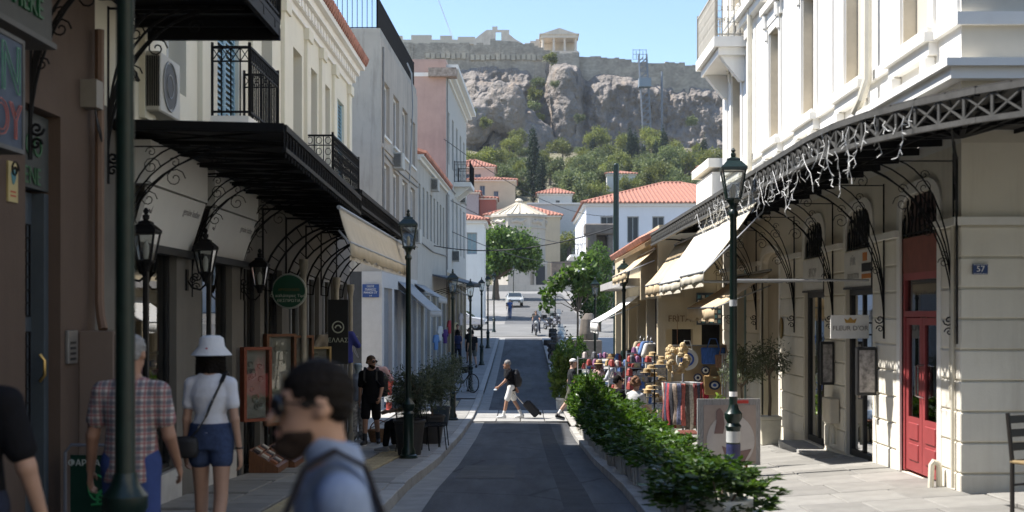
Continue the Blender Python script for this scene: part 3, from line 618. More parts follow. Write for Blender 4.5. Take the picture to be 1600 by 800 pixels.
# small upper balconies
for k, (ya, yb, xf, z0, z1, st) in enumerate(((15.65,17.5,-3.34,2.42,3.26,'cross'), (22.4,26.0,-3.32,2.42,3.12,'scroll'))):
    s = MB().box(-3.8,xf,ya,yb,z0-.09,z0).box(-3.8,xf-.06,ya+.06,yb-.06,z0-.16,z0-.09); s = s.build('balcony_slab', plast_w, lb, world=True)
    railing(s, [(-3.79,ya+.02),(xf+.01,ya+.02),(xf+.01,yb-.02),(-3.79,yb-.02)], z0, z1, .105 if k == 0 else .16, .013, style=st)
ac = bx('air_conditioner', M('off white appliance', (.48,.47,.43), .5, var=.04), lb, -3.79, -3.6, 12.75, 13.5, 2.02, 2.62, bevel=.015)
MB().tube([(-3.595, 13.1+.25*math.cos(a), 2.32+.25*math.sin(a)) for a in np.linspace(0, 2*PI, 21)[:-1]], .012, 5, closed=True).tube([(-3.595, 13.1+.12*math.cos(a), 2.32+.12*math.sin(a)) for a in np.linspace(0, 2*PI, 15)[:-1]], .008, 4, closed=True).build('fan_guard', greym, ac, world=True)
fd = MB().lathe([(.23,0),(.23,.01)], (0,0,0), 18).build('fan', blackm, ac); fd.matrix_local = MATW[lb.name].inverted() @ Matrix.Translation((-3.605,13.1,2.32)) @ Matrix.Rotation(PI/2, 4, 'Y')
g = MB(); [g.box(-3.77+i*.022, -3.76+i*.022, 12.735, 12.75, 2.07, 2.57) for i in range(8)]; g.build('louvre', blackm, ac, world=True)
MB().tube([(-3.78,12.62,2.3),(-3.74,12.2,2.4),(-3.76,12.0,2.0),(-3.76,11.9,1.8)], .02, 5).build('cable', blackm, ac, world=True)
# lanterns on the wall
def lantern_parts(t, s, z, frm, glm, four=True):      # z: bottom of the lantern, s: half width at the top of the panes
    h = 1.28*s*2; b = MB(); w0, w1 = s*.58, s
    for sx in (-1, 1):
        for sy in (-1, 1): b.bar((sx*w0,sy*w0,z), (sx*w1,sy*w1,z+h), .016)
    for zz, w in ((z, w0), (z+h, w1)):
        for i in range(4):
            c = [(-w,-w),(w,-w),(w,w),(-w,w)]; b.bar((*c[i], zz), (*c[(i+1) % 4], zz), .022)
    b.lathe([(w0*.5,-.10),(w0*.75,-.05),(w0*1.35,0)], (0,0,z), 8); b.build('lantern_frame', frm, t)
    for i in range(4):
        c = [(-1,-1),(1,-1),(1,1),(-1,1)]; p, q = c[i], c[(i+1) % 4]
        MB().poly([(p[0]*w0,p[1]*w0,z),(q[0]*w0,q[1]*w0,z),(q[0]*w1,q[1]*w1,z+h),(p[0]*w1,p[1]*w1,z+h)]).build('pane', glm, t)
    MB().lathe([(w1*1.62,0),(w1*1.62,.03),(w1*.95,s*.75),(w1*.8,s*.8),(w1*.78,s*1.0),(w1*.3,s*1.15)], (0,0,z+h), 4, rot=.5).lathe([(.02,0),(.034,.02),(.034,.05),(.015,.06),(.03,.09),(.012,.12)], (0,0,z+h+s*1.13), 8).build('lantern_roof', frm, t)
    MB().lathe([(.02,0),(.03,.06),(.03,.13),(.01,.17)], (0,0,z+.02), 8).build('bulb', M('milky bulb', (.75,.74,.7), .4), t, smooth=True)
for (x, y_, z, lab) in ((-3.58,12.2,.5,'black wall lantern beside the first sign panel, partly behind the post'), (-3.58,14.5,.46,'black wall lantern on a scroll arm between the two sign panels'), (-3.58,17.5,.38,'black wall lantern near the round green sign')):
    t = thing('wall_lantern', lab, 'lantern', (x, y_, z), group='wall lanterns of the cream building')
    lantern_parts(t, .105, .0, iron, lampglass)
    b = MB(); b.tube([(0,0,-.08),(0,0,-.13),(-.06,0,-.19),(-.15,0,-.17),(-.2,0,-.09)], .012, 6); b.spiral((-.14,0,-.08),(1,0,0),(0,0,1),.05,1.4,.008); b.box(-.22,-.2,-.04,.04,-.2,.04); b.build('scroll_arm', iron, t)
# round green sign
t = thing('round_sign', 'round green shop sign with pale rim hung over the jewellery shop', 'sign', (-3.53, 19.5, .34))
MB().lathe([(.245,0),(.245,.09)], (0,0,0), 32).build('disc', M('green sign face', (.008,.07,.035), .35), t, smooth=True).rotation_euler = (PI/2, 0, 0)
MB().tube([(.25*math.cos(a), -.05, .25*math.sin(a)) for a in np.linspace(0, 2*PI, 41)[:-1]], .022, 6, closed=True).build('rim', M('pale metal rim', (.45,.47,.43), .4, metal=.3), t, smooth=True); bx('arm', iron, t, -.3, -.24, -.06, -.03, -.01, .02, world=False)
gl_ = M('cream letters', (.55,.58,.48)); 
for s_, z, q, m_ in (('Οι καλύτερες Τιμές', -.07, .062, gl_), ('ΘΕΣΠΡΩΤΙΑ', -.145, .062, gl_), ('ΧΡΥΣΟΧΟΕΙΟ', .02, .05, M('ochre letters', (.20,.13,.03)))): text(s_, m_, t, (0,-.094,z), q, ROT_Y, world=False)
# jewellery cases and goods along the shopfront
def jewel_case(loc, w, h, lab, fm):
    t = thing('display_case', lab, 'display case', (loc[0]+.16, loc[1], loc[2]), -.85, group='framed jewellery cases on the shopfront')
    MB().box(0,.12,-w/2,w/2,0,.04).box(0,.12,-w/2,w/2,h-.04,h).box(0,.12,-w/2,-w/2+.04,.04,h-.04).box(0,.12,w/2-.04,w/2,.04,h-.04).build('frame', fm, t)
    bx('backing', M('cream velvet', (.55,.5,.42), .9), t, 0, .02, -w/2+.04, w/2-.04, .04, h-.04, world=False)
    for k in range(14):
        c = (.035, random.uniform(-w/2+.1, w/2-.1), random.uniform(.15, h-.08)); r = random.uniform(.03, .06)
        MB().tube([(c[0], c[1]+r*math.cos(a), c[2]-r*1.4*(1+math.sin(a))*.6) for a in np.linspace(0, 2*PI, 9)[:-1]], .007, 4, closed=True).build('necklace', M('silver jewellery', (.6,.58,.5), .3, metal=.7), t)
    MB().poly([(.1,-w/2+.04,.04),(.1,w/2-.04,.04),(.1,w/2-.04,h-.04),(.1,-w/2+.04,h-.04)]).build('pane', glass, t)
for y_, z, w, h, lab, fm in ((17.3,-1.45,.42,1.0,'red framed jewellery case nearest the woman in the hat', M('red brown wood', (.22,.06,.03), .5)), (19.0,-1.65,.5,1.35,'tall wooden jewellery case below the round green sign', wood), (20.6,-1.65,.5,1.3,'tall wooden jewellery case further along the shopfront', wood), (22.5,-1.2,.5,.62,'small gilt framed picture case by the dark column', M('gilt wood', (.35,.24,.10), .5))):
    jewel_case((-3.78,y_,z), w, h, lab, fm)
for k, (y_, lab) in enumerate(((18.0,'slanted wooden tray of trinkets on the pavement, nearer one'), (19.3,'slanted wooden tray of trinkets on the pavement, further one'))):
    t = thing('trinket_tray', lab, 'tray', (-3.55, y_, lp(y_)), group='trinket trays'); MB().hexa([(-.2,-.4,.02),(.2,-.4,.02),(.2,.4,.02),(-.2,.4,.02)],[(-.2,-.4,.34),(.2,-.4,.1),(.2,.4,.1),(-.2,.4,.34)]).build('tray', wood, t)
    for i in range(3):
        for j in range(5): MB().box(-.05,.05,-.055,.055,-.0,.03).build('trinket', [M('dark trinket', (.05,.04,.04)), M('pale trinket', (.5,.45,.38)), M('rust trinket', (.3,.12,.06))][(i+j) % 3], t).matrix_local = Matrix.Translation((-.12+i*.12, -.3+j*.15, .3-.08*i*.9)) @ Matrix.Rotation(.54, 4, 'Y')
# thin cast columns carrying the canopy, dark banner and hanging clothes
for y_ in (20.55, 24.2, 26.2):
    MB().lathe([(.075,0),(.075,.2),(.05,.25),(.045,3.0),(.075,3.15),(.075,3.25)], (-3.5,y_,lp(y_)), 12).build('cast_column', M('cream painted iron', (.34,.31,.25), .6, var=.15), lb, smooth=True, world=True)
t = thing('banner', 'black hanging shop banner with a white round emblem and letters', 'banner', (-3.3, 22.9, -.6)); bx('panel', blackm, t, -.16, .2, -.02, .0, -.3, .85, world=False)
MB().tube([(.02+.1*math.cos(a), -.025, .36+.1*math.sin(a)) for a in np.linspace(0, 2*PI, 21)[:-1]], .013, 4, closed=True).tube([(.02+.05*math.cos(a), -.025, .34+.05*math.sin(a)) for a in np.linspace(0, PI, 9)], .012, 4).build('emblem', gl_, t); text('ΕΛΛΑΣ', gl_, t, (.02,-.024,.12), .11, ROT_Y, world=False)
def hung_shirt(loc, lab, mat, rz_=0, s=1):
    q = SDF(); q.loft((0,0,0),(0,0,.62*s),(1,0,0),[(0,.21*s,.06),(.7,.2*s,.07),(.92,.2*s,.06),(1,.09,.04)],k=.03); q.cap((.17*s,0,.56*s),(.3*s,0,.34*s),.065,.06,.03); q.cap((-.17*s,0,.56*s),(-.3*s,0,.34*s),.065,.06,.03)
    t = thing('hanging_shirt', lab, 'shirt', loc, rz_, group='clothes hung outside the shop'); obj('cloth', q.mesh('cloth', .03, mat), t)
    MB().tube([(0,0,.62*s),(0,0,.7*s),(.03,0,.74*s),(.03,0,.78*s)], .006, 4).tube([(-.18*s,0,.58*s),(0,0,.66*s),(.18*s,0,.58*s)], .008, 4).build('hanger', greym, t)
hung_shirt((-3.42,24.4,-.95), 'royal blue polo shirt hanging outside the shop', M('royal blue cotton', (.035,.045,.22), .9), .2)
hung_shirt((-3.55,23.6,-1.0), 'oatmeal coloured shirt hanging beside the blue polo', M('oatmeal cotton', (.38,.33,.27), .9), .3)
t = thing('mannequin', 'headless mannequin in grey blue top and patterned trousers at shop corner', 'mannequin', (-3.45, 27.0, lp(27)))
q = SDF(); q.loft((0,0,.85),(0,0,1.42),(1,0,0),[(0,.17,.11),(.4,.15,.10),(.8,.2,.11),(1,.08,.06)],k=.04); q.cap((.18,0,1.34),(.24,0,.86),.06,.05,.04); q.cap((-.18,0,1.34),(-.24,0,.86),.06,.05,.04); obj('top', q.mesh('top', .025, M('grey blue knit', (.20,.24,.32), .9)), t)
q = SDF(); q.cap((.09,0,.85),(.1,0,.1),.1,.08,.03); q.cap((-.09,0,.85),(-.1,0,.1),.1,.08,.03); obj('trousers', q.mesh('trousers', .025, M('black and white print', (.35,.34,.33), .9, var=.95, scale=14)), t)
MB().lathe([(.06,1.42),(.055,1.5),(.085,1.56),(.085,1.62),(.06,1.64)], (0,0,0), 10).build('neck_cap', M('pale blue plastic', (.28,.36,.42), .5), t, smooth=True); MB().lathe([(.22,0),(.22,.02),(.02,.03),(.02,.2)], (0,0,0), 14).build('stand', greym, t)
hung_shirt((-3.1,27.4,-1.75), 'pale pink shirt hanging behind the mannequin', M('pale pink cotton', (.55,.35,.34), .9), .4)
t = thing('basket', 'brown woven basket on the pavement by the mannequin', 'basket', (-2.95, 26.6, lp(26.6))); MB().lathe([(.18,0),(.2,.02),(.26,.24),(.27,.26),(.24,.26),(.19,.05)], (0,0,0), 18, 1, .7).build('body', M('brown wicker', (.22,.11,.05), .8, var=.4, scale=30), t); MB().tube([(.2*math.cos(a),0,.25+.2*math.sin(a)) for a in np.linspace(0, PI, 10)], .012, 5).build('handle', wood, t)
# pharmacy board on the pavement
t = thing('pavement_sign', 'dark green pharmacy board with snake and cup emblem in a hoop frame', 'sign', (-3.45, 10.35, lp(10.35)), -.1)
MB().tube([(-.25,0,0),(-.25,0,.74),(-.2,0,.8),(.2,0,.8),(.25,0,.74),(.25,0,0)], .014, 6).tube([(-.3,.2,.02),(-.3,-.2,.02)], .014, 6).tube([(.3,.2,.02),(.3,-.2,.02)], .014, 6).tube([(-.3,0,.05),(.3,0,.05)], .014, 6).build('hoop_frame', M('blue grey pipe', (.12,.13,.16), .45), t, smooth=True)
bd = bx('board', M('dark green board', (.004,.028,.018), .4), t, -.2, .2, -.015, .015, .13, .72, world=False); wl = M('pale board letters', (.42,.45,.43))
text('ΦΑΡΜΑΚΕΙΟ', wl, bd, (0,-.02,.655), .072, ROT_Y, world=False); text('NO PARKING', wl, bd, (0,-.02,.2), .07, ROT_Y, world=False)
b = MB(); b.tube([(.02+.085*math.cos(a)*(1-.03*i), -.022, .46+.1*math.sin(a)) for i, a in enumerate(np.linspace(.6, 5.2, 14))], .01, 4); b.tube([(-.03,-.022,.42),(.03,-.022,.41),(.08,-.022,.44),(.1,-.022,.5)], .016, 4); b.tube([(.03,-.022,.41),(.03,-.022,.33)], .012, 4); b.tube([(-.02,-.022,.32),(.08,-.022,.33)], .01, 4); b.spiral((.05,-.022,.37),(1,0,0),(0,0,1),.035,1,.008); b.build('emblem', M('bright green print', (.02,.20,.07)), bd)
# ---------------------------------------------------------------- far row on the left, its frontage turned slightly
PF = lambda u, w, z: (-w, u, z)
gw = M('weathered grey plaster', (.42,.39,.345), .85, var=.12, scale=1, bump=.15, bscale=30, stain=.75, stainc=(.17,.155,.14))
gwp = M('pinkish grey plaster', (.46,.405,.345), .85, var=.1, scale=1, bump=.15, bscale=30, stain=.65, stainc=(.22,.2,.18))
lowp = M('stained pale plaster', (.45,.42,.37), .85, var=.1, scale=1, stain=.45, stainc=(.2,.19,.17))
pinkp = M('old pink plaster', (.50,.345,.29), .85, var=.12, scale=.9, bump=.15, stain=.35, stainc=(.30,.2,.17))
def side_shop(par, u0, u1, zt, n, mat, fm, gm):
    w = (u1-u0)/n; hs = [(u0+i*w+.25, u0+(i+1)*w-.25, -3.3, zt-.5) for i in range(n)]
    facade('ground_floor_wall', mat, par, u0, u1, -3.4, zt, hs, PF, .3, world=False)
    for a, c, e, g in hs:
        k = MB(); m = int((c-a)/.14)
        for i in range(m): pbox(k, PF, a+i*.14, a+i*.14+.1, .12, .16, -3.3, g)
        k.build('shutter', fm, par)
        kk = MB(); pbox(kk, PF, a, c, .18, .3, -3.3, g); kk.build('doorway', gm, par)
gb = thing('grey_corner_building', 'tall weathered grey plaster building with roof railing on the street corner', 'building', (-4.5, 41, 0), -.0214)
rows = [(5.8, 7.6), (3.15, 4.95)]
hs = [(.5+i*2.75, .5+i*2.75+1.7, a, c) for a, c in rows for i in range(4)]
facade('street_wall', gwp, gb, 0, 11.3, 1.35, 8.85, hs, PF, .22, world=False)
for h in hs: window(gb, PF, *h, white, winglass, w=.12, fw=.09, mull=1, bars=0, world=False, sill=plast_w)
for z in (5.35, 2.7): 
    s = MB(); pbox(s, PF, 0, 11.3, -.05, .0, z, z+.12); s.build('string_course', gwp, gb)
facade('end_wall', gw, gb, -9, 0, 1.35, 8.85, [], lambda u, w, z: (u, w, z), world=False)
MB().box(-9,-.04,.0,11.3,8.85,8.95).box(-9,-8.8,.05,11.3,-4,8.85).box(-8.8,-.05,11.15,11.28,-4,8.85).box(-.3,-.04,.02,11.3,8.95,9.15).box(-9,-.3,.02,.25,8.95,9.15).build('roof_slab', gw, gb)
facade('end_wall_base', M('dark grey painted wall', (.055,.057,.06), .8, var=.2), gb, -9, -.62, -3.6, 1.35, [], lambda u, w, z: (u, w, z), world=False)
wp = M('white painted pillar', (.52,.51,.50), .75, var=.06, stain=.1)
MB().box(-.62,.03,-.03,.5,-3.6,1.35).build('corner_pillar', wp, gb)
for i in range(3): MB().tube([(-1.2+.2*i+.08*math.cos(a*2+i), -.012, -1.2+.3*math.sin(a*1.3+i)+.04*a) for a in np.linspace(0, 5, 14)], .012, 4).build('graffiti', M('pale spray paint', (.16,.16,.17)), gb)
side_shop(gb, .5, 11.3, 1.35, 4, wp, M('grey shutter slat', (.23,.25,.28), .5), M('dark doorway', (.05,.055,.06)))
railing(gb, [(-8,.15),(-.15,.15),(-.15,11.2)], 9.15, 10.2, .16, .016, world=False)
MB().tube([(-.05,8,9.6),(.12,8,9.2),(.15,8.1,7.9),(.02,8.1,5)], .03, 5).build('pipe', greym, gb)
t = thing('street_name_sign', 'blue street name sign on the white corner pillar', 'sign', (-4.83, 40.94, .52)); bx('plate', M('street sign blue', (.03,.075,.24), .4), t, -.26, .27, -.02, .0, 0, .42, world=False)
for s_, z, q in (('ΟΔΟΣ', .35, .085), ('ΠΑΝΟΣ', .245, .1), ('PANOS ST', .15, .095), ('7-9', .05, .06)): text(s_, white, t, (0,-.024,z), q, ROT_Y, world=False)
lw = thing('low_tiled_building', 'lower stained building with red tile eaves between grey and pink ones', 'building', (-4.5, 41, 0), -.0214)
hs = [(11.8+i*1.72, 12.6+i*1.72, 3.3, 5.4) for i in range(8)]
facade('street_wall', lowp, lw, 11.32, 25.85, 1.3, 6.3, hs, PF, .2, world=False)
for h in hs: window(lw, PF, *h, M('grey window paint', (.35,.37,.38), .6), winglass, w=.1, mull=1, bars=2, world=False, shutter=M('grey shutter', (.33,.35,.36), .6) if True else None)
MB().box(-9,.12,11.32,25.85,6.3,6.42).box(-9,.26,11.32,25.85,6.42,6.52).build('eaves', plast_w, lw)
side_shop(lw, 11.32, 25.85, 1.3, 5, lowp, M('grey shutter slat', (1,1,1)), M('dark doorway', (1,1,1)))
for u in np.arange(11.5, 25.8, .3): MB().tube([(.36,u,6.56),(-2.6,u,7.5)], .12, 5).build('roof_tile', redtile, lw)
MB().box(-9,-2.4,11.35,25.8,6.5,7.3).box(-9,-8.8,11.4,25.8,-4,6.4).build('rear_wall', lowp, lw)
pk = thing('pink_building', 'tall old pink building with white front, cornice and one balcony', 'building', (-4.5, 41, 0), -.0214)
hs = [(26.9+i*3.1, 28.2+i*3.1, a, c) for i in range(5) for a, c in ((3.5,6.4), (8.0,10.8))]
facade('street_wall', M('white grey stucco', (.52,.50,.46), .8, var=.06, stain=.15), pk, 25.9, 42.2, 2.2, 12.4, hs, PF, .25, world=False)
for h in hs: window(pk, PF, *h, white, winglass, w=.1, mull=1, bars=2, world=False, shutter=M('pale grey shutter', (.5,.52,.52), .6))
facade('end_wall', pinkp, pk, -9, 0, 1.3, 13.2, [], lambda u, w, z: (u, 25.9+w, z), world=False)
facade('far_end_wall', pinkp, pk, -9, 0, -4, 13.2, [], lambda u, w, z: (u, 42.2-w, z), world=False)
MB().box(-9,.1,25.86,42.2,12.4,12.6).box(-9,.35,26.1,42.5,12.6,12.85).box(-9,.6,26.3,42.7,12.85,13.1).build('cornice', plast_w, pk); MB().box(-.9,.55,25.55,26.4,12.35,12.8).build('broken_corner', M('broken stone', (.36,.30,.25), .95, var=.5, scale=6, bump=.8), pk)
MB().box(-9,-.02,25.92,42.15,13.1,13.3).box(-9,-8.8,26,42.2,-4,13.1).build('roof_slab', pinkp, pk)
s = MB().box(0,.95,31.5,35.0,7.2,7.45).hexa([(0,31.9,6.6),(.1,31.9,6.6),(.1,32.2,6.6),(0,32.2,6.6)],[(0,31.9,7.2),(.85,31.9,7.2),(.85,32.2,7.2),(0,32.2,7.2)]).hexa([(0,34.2,6.6),(.1,34.2,6.6),(.1,34.5,6.6),(0,34.5,6.6)],[(0,34.2,7.2),(.85,34.2,7.2),(.85,34.5,7.2),(0,34.5,7.2)]).build('balcony_slab', plast_w, pk)
railing(s, [(0,31.55),(.9,31.55),(.9,34.95),(0,34.95)], 7.45, 8.6, .22, .025, style='scroll', world=False)
side_shop(pk, 25.9, 42.2, 2.2, 5, M('ochre shop plaster', (.42,.33,.22), .85, stain=.2), M('brown shutter slat', (.16,.12,.09), .6), M('dark doorway', (1,1,1)))
a = bx('air_conditioner', M('off white appliance', (1,1,1)), pk, 0, .4, 30, 30.9, 2.9, 3.5, world=False); g = MB(); [g.box(.03+.045*i,.05+.045*i,29.97,30,2.95,3.45) for i in range(8)]; g.build('louvre', blackm, a)
for k, (par, u, z) in enumerate(((gb,3.0,5.0),(gb,8.9,2.75),(lw,17.2,5.6),(pk,36.5,6.7))):
    a = bx('air_conditioner', M('off white appliance', (1,1,1)), par, .02, .34, u, u+.8, z, z+.55, world=False); g = MB(); [g.box(.05+.035*i,.065+.035*i,u-.015,u,z+.05,z+.5) for i in range(7)]; g.build('louvre', blackm, a)
for par, pts in ((gb, [(.03,.3,8.6),(.03,.3,1.4)]), (gb, [(.03,0.2,5.2),(.03,5,5.05),(.03,11.2,5.15)]), (lw, [(.04,11.6,3.0),(.04,18,2.85),(.04,25.6,3.0)]), (lw, [(.05,25.6,6.2),(.05,25.6,1.4)]), (pk, [(.05,26.1,12.3),(.05,26.1,2.3)]), (pk, [(.05,26,7.0),(.05,30,6.8),(.05,42,7.0)])): MB().tube(pts, .035, 5).build('wall_pipe', M('grey wall pipe', (.25,.24,.23), .6), par)
# awnings and canopy on the far left row
def far_awn(name, lab, ua, ub, z, out, drop, mat, cat='awning'):
    t = thing(name, lab, cat, (-4.5, 41, 0), -.0214, group='awnings of the far left row'); m = 4; n = 6; V = []
    for j in range(m+1):
        for i in range(n+1): V.append((out*j/m, lerp(ua, ub, i/n), z-drop*j/m-.03*math.sin(PI*j/m)))
    for i in range(n+1): V.append((out+.01, lerp(ua, ub, i/n), z-drop-.22))
    Q = [(j*(n+1)+i, j*(n+1)+i+1, (j+1)*(n+1)+i+1, (j+1)*(n+1)+i) for j in range(m+1) for i in range(n)]
    o = obj('cloth', mesh_np('cloth', V, Q, mat, True), t); o.modifiers.new('thick', 'SOLIDIFY').thickness = .01
    MB().tube([(out,ua,z-drop),(out,ub,z-drop)], .025, 5).tube([(.02,ua,z-.3),(out,ua,z-drop)], .015, 4).tube([(.02,ub,z-.3),(out,ub,z-drop)], .015, 4).build('awning_frame', greym, t)
gaw = M('grey awning cloth', (.40,.395,.39), .85, var=.06, stain=.2)
far_awn('shop_awning', 'pale grey awning on the corner shop behind the tall lamp', 4.6, 9.4, 1.15, 1.15, 1.05, gaw)
far_awn('shop_awning', 'narrow grey awning past the corner shop', 10.2, 14.5, 1.2, .95, .55, gaw)
far_awn('shop_awning', 'tan awning low down on the pink building', 29.5, 33, 1.5, .9, .5, M('tan awning cloth', (.45,.36,.25), .85))
t = thing('iron_canopy', 'dark slate coloured sheet canopy on the low tiled building', 'canopy', (-4.5, 41, 0), -.0214)
MB().hexa([(0,18,1.75),(1.6,18,1.35),(1.6,30,1.6),(0,30,2.0)],[(0,18,1.82),(1.6,18,1.42),(1.6,30,1.67),(0,30,2.07)]).build('sheet', M('dark slate sheet', (.07,.08,.095), .5, var=.3), t)
b = MB(); [b.bar((0,u,1.0),(1.5,u,1.4+.02*(u-18)),.03) for u in np.arange(18.2, 30, 2.3)]; b.bar((1.6,18,1.3),(1.6,30,1.55),.05,.2); b.build('struts', iron, t)
# ---------------------------------------------------------------- neoclassical corner building on the right
rb = thing('neoclassical_building', 'white neoclassical corner building with cream rusticated ground floor and iron canopy', 'building', (4.5, 13.1, -1.9))
OP = [(13.8,15.15,-1.86,1.38), (16.4,17.75,-1.95,.36), (16.45,17.7,.86,1.4), (19.0,20.35,-2.0,.36), (19.05,20.3,.86,1.4), (22.3,24.0,-2.25,1.1), (25.6,26.7,-2.35,.9)]
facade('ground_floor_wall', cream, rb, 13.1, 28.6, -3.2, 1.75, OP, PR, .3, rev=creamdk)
PQ = lambda u, w, z: (u, 13.1+w, z)
facade('corner_wall', cream, rb, 4.5, 18, -3.2, 1.75, [], PQ)
bk = M('cream rusticated block', (.73,.69,.60), .8, var=.07, scale=2, bump=.12, bscale=45, rnd=.08, stain=.35, stainc=(.40,.34,.26))
for i in range(9):
    z0 = .9-.316*(i+1); z1 = z0+.300
    for u0, u1 in ((4.475,5.75), (5.766,7.1), (7.116,8.5)):
        MB().box(u0, u1, 13.06, 13.12, z0, z1).build('stone_block', bk, rb, world=True, bevel=.012)
    for a, c in ((13.062,13.78), (15.19,16.36), (17.79,18.97), (20.39,22.25), (24.04,25.55), (26.75,28.6)):
        if z1 < rp(4.5, a)-.05: continue
        MB().box(4.482, 4.51, a+(.062 if a < 13.1 else 0), c, z0, z1).build('stone_block', bk, rb, world=True, bevel=.012)
for q_ in ((4.42,4.52,13.13,13.76), (4.40,8.5,13.02,13.12), (4.42,4.51,15.19,16.3), (4.42,4.51,17.86,18.9), (4.42,4.51,20.45,22.25), (4.42,4.51,24.04,28.6)): bx('string_course', plast_w, rb, *q_, .905, .985)
# surrounds of the ground floor openings (flat arched heads)
def arch_surround(u0, u1, zb, zt, w=.13):
    m = (u0+u1)/2; hw = (u1-u0)/2; pts_o = []; pts_i = []
    for a in np.linspace(PI, 0, 13):
        pts_i.append((m+hw*math.copysign(abs(math.cos(a))**.55, math.cos(a)), zt-.28+.28*math.sin(a)**.8)); pts_o.append((m+(hw+w)*math.copysign(abs(math.cos(a))**.55, math.cos(a)), zt-.28+(.28+w)*math.sin(a)**.8))
    pts_i = [(u0, zb)]+pts_i+[(u1, zb)]; pts_o = [(u0-w, zb)]+pts_o+[(u1+w, zb)]; b = MB()
    for i in range(len(pts_i)-1):
        q = [pts_o[i], pts_i[i], pts_i[i+1], pts_o[i+1]]; b.hexa([(4.474,*p) for p in q], [(4.53,*p) for p in q])
    b.build('arch_surround', plast_w, rb, world=True); f = MB()
    for s in (0, 1):
        c = (u0, zt+.002) if s == 0 else (u1, zt+.002); arc = pts_i[1:8] if s == 0 else pts_i[7:14]
        f.prism([(4.5,*c)]+[(4.5,*p) for p in arc], (.3,0,0))
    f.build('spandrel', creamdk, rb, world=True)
for o in (OP[0], OP[2], OP[4], OP[5]): arch_surround(*o)
# red double door
redp = M('red door paint', (.29,.05,.052), .5, var=.12, scale=5); rusty = M('red brown panel', (.22,.06,.04), .6, var=.25)
dr = MB(); u0, u1, z0, z1 = 13.8, 15.15, -1.84, .47
for a, c in ((u0,u0+.07), (u1-.07,u1)): pbox(dr, PR, a, c, .015, .2, z0, z1)
pbox(dr, PR, u0+.07, u1-.07, .015, .2, z1-.08, z1); pbox(dr, PR, u0+.07, u1-.07, .015, .2, -.04, .03); dr = dr.build('door_frame', redp, rb, world=True)
for a, c in ((u0+.075,(u0+u1)/2-.006), ((u0+u1)/2+.006,u1-.075)):
    l = MB(); pbox(l, PR, a, a+.09, .03, .08, z0+.02, -.05); pbox(l, PR, c-.09, c, .03, .08, z0+.02, -.05); pbox(l, PR, a+.09, c-.09, .03, .08, -.13, -.05); pbox(l, PR, a+.09, c-.09, .03, .08, z0+.02, -1.2); l = l.build('door_leaf', redp, rb, world=True)
    for q in ((-1.7,-1.5), (-1.46,-1.26)): p = MB(); pbox(p, PR, a+.12, c-.12, .015, .035, *q); p.build('panel', redp, l, world=True, bevel=.01)
    p = MB(); pbox(p, PR, a+.09, c-.09, .05, .056, -1.2, -.13); p.build('pane', glass, l, world=True)
    e = c-.045 if a < 14.4 else a+.045; MB().tube([(4.53,e,-.95),(4.47,e,-.93),(4.47,e,-.6),(4.53,e,-.58)], .014, 6).build('handle', M('polished steel', (.6,.6,.6), .25, metal=1), l, smooth=True, world=True)
p = MB(); pbox(p, PR, u0+.07, u1-.07, .05, .056, .03, z1-.08); p.build('transom_pane', glass, rb, world=True)
p = MB(); pbox(p, PR, u0, u1, .01, .06, z1, .88); p.build('shutter_panel', rusty, rb, world=True); p = MB(); pbox(p, PR, u0, u1, .08, .12, .88, 1.38); p.build('fanlight', M('dark red fanlight', (.06,.02,.018), .4), rb, world=True)
def grille(u0, u1, z0, z1, w=.03):
    b = MB(); n = 9
    for i in range(n+1):
        u = lerp(u0, u1, i/n); b.tube([PR(u+.03*math.sin(k*1.3+i), w, lerp(z0, z1, k/6)) for k in range(7)], .011, 4)
        if i % 2: b.spiral(PR(u, w, lerp(z0, z1, .45)), (0,1,0), (0,0,1), .07, 1.5, .008); b.spiral(PR(u, w, lerp(z0, z1, .75)), (0,1,0), (0,0,-1), .06, 1.5, .008)
    b.bar(PR(u0, w, z0+.03), PR(u1, w, z0+.03), .02); b.build('grille', iron, rb, world=True)
for o in (OP[2], OP[4]): grille(*o[:4]); q = MB(); pbox(q, PR, o[0], o[1], .08, .1, o[2], o[3]); q.build('pane', M('dark glass', (.03,.035,.035), .15), rb, world=True)
grille(13.8, 15.15, .9, 1.36)
# shop fascias, black framed shopfronts
fa = M('white shop fascia', (.70,.69,.66), .5)
def fascia(a, c):
    f = MB(); pbox(f, PR, a, c, -.02, .06, .36, .84); f = f.build('fascia', fa, rb, world=True); q = MB(); pbox(q, PR, a-.02, c+.02, -.03, .0, .33, .36); pbox(q, PR, a-.02, a, -.03, .0, .36, .84); q.build('fascia_edge', blackm, f, world=True); return f
f1 = fascia(16.38, 17.78); f2 = fascia(18.98, 20.38)
og = M('orange print', (.55,.20,.05)); bkp = M('black print', (.02,.02,.025))
bx('print_block', bkp, f1, 4.474, 4.482, 16.42, 16.85, .55, .66); bx('print_block', og, f1, 4.474, 4.482, 16.42, 16.85, .46, .52); bx('print_block', og, f1, 4.474, 4.482, 16.6, 16.8, .69, .8)
ghs = M('pale grey lettering', (.50,.49,.48)); text('FÜR', ghs, f1, (4.475, 17.3, .7), .16, ROT_MX); text("FLEUR D'OR", ghs, f1, (4.475, 17.3, .5), .11, ROT_MX); text('SHOP', ghs, f2, (4.475, 19.7, .62), .2, ROT_MX)
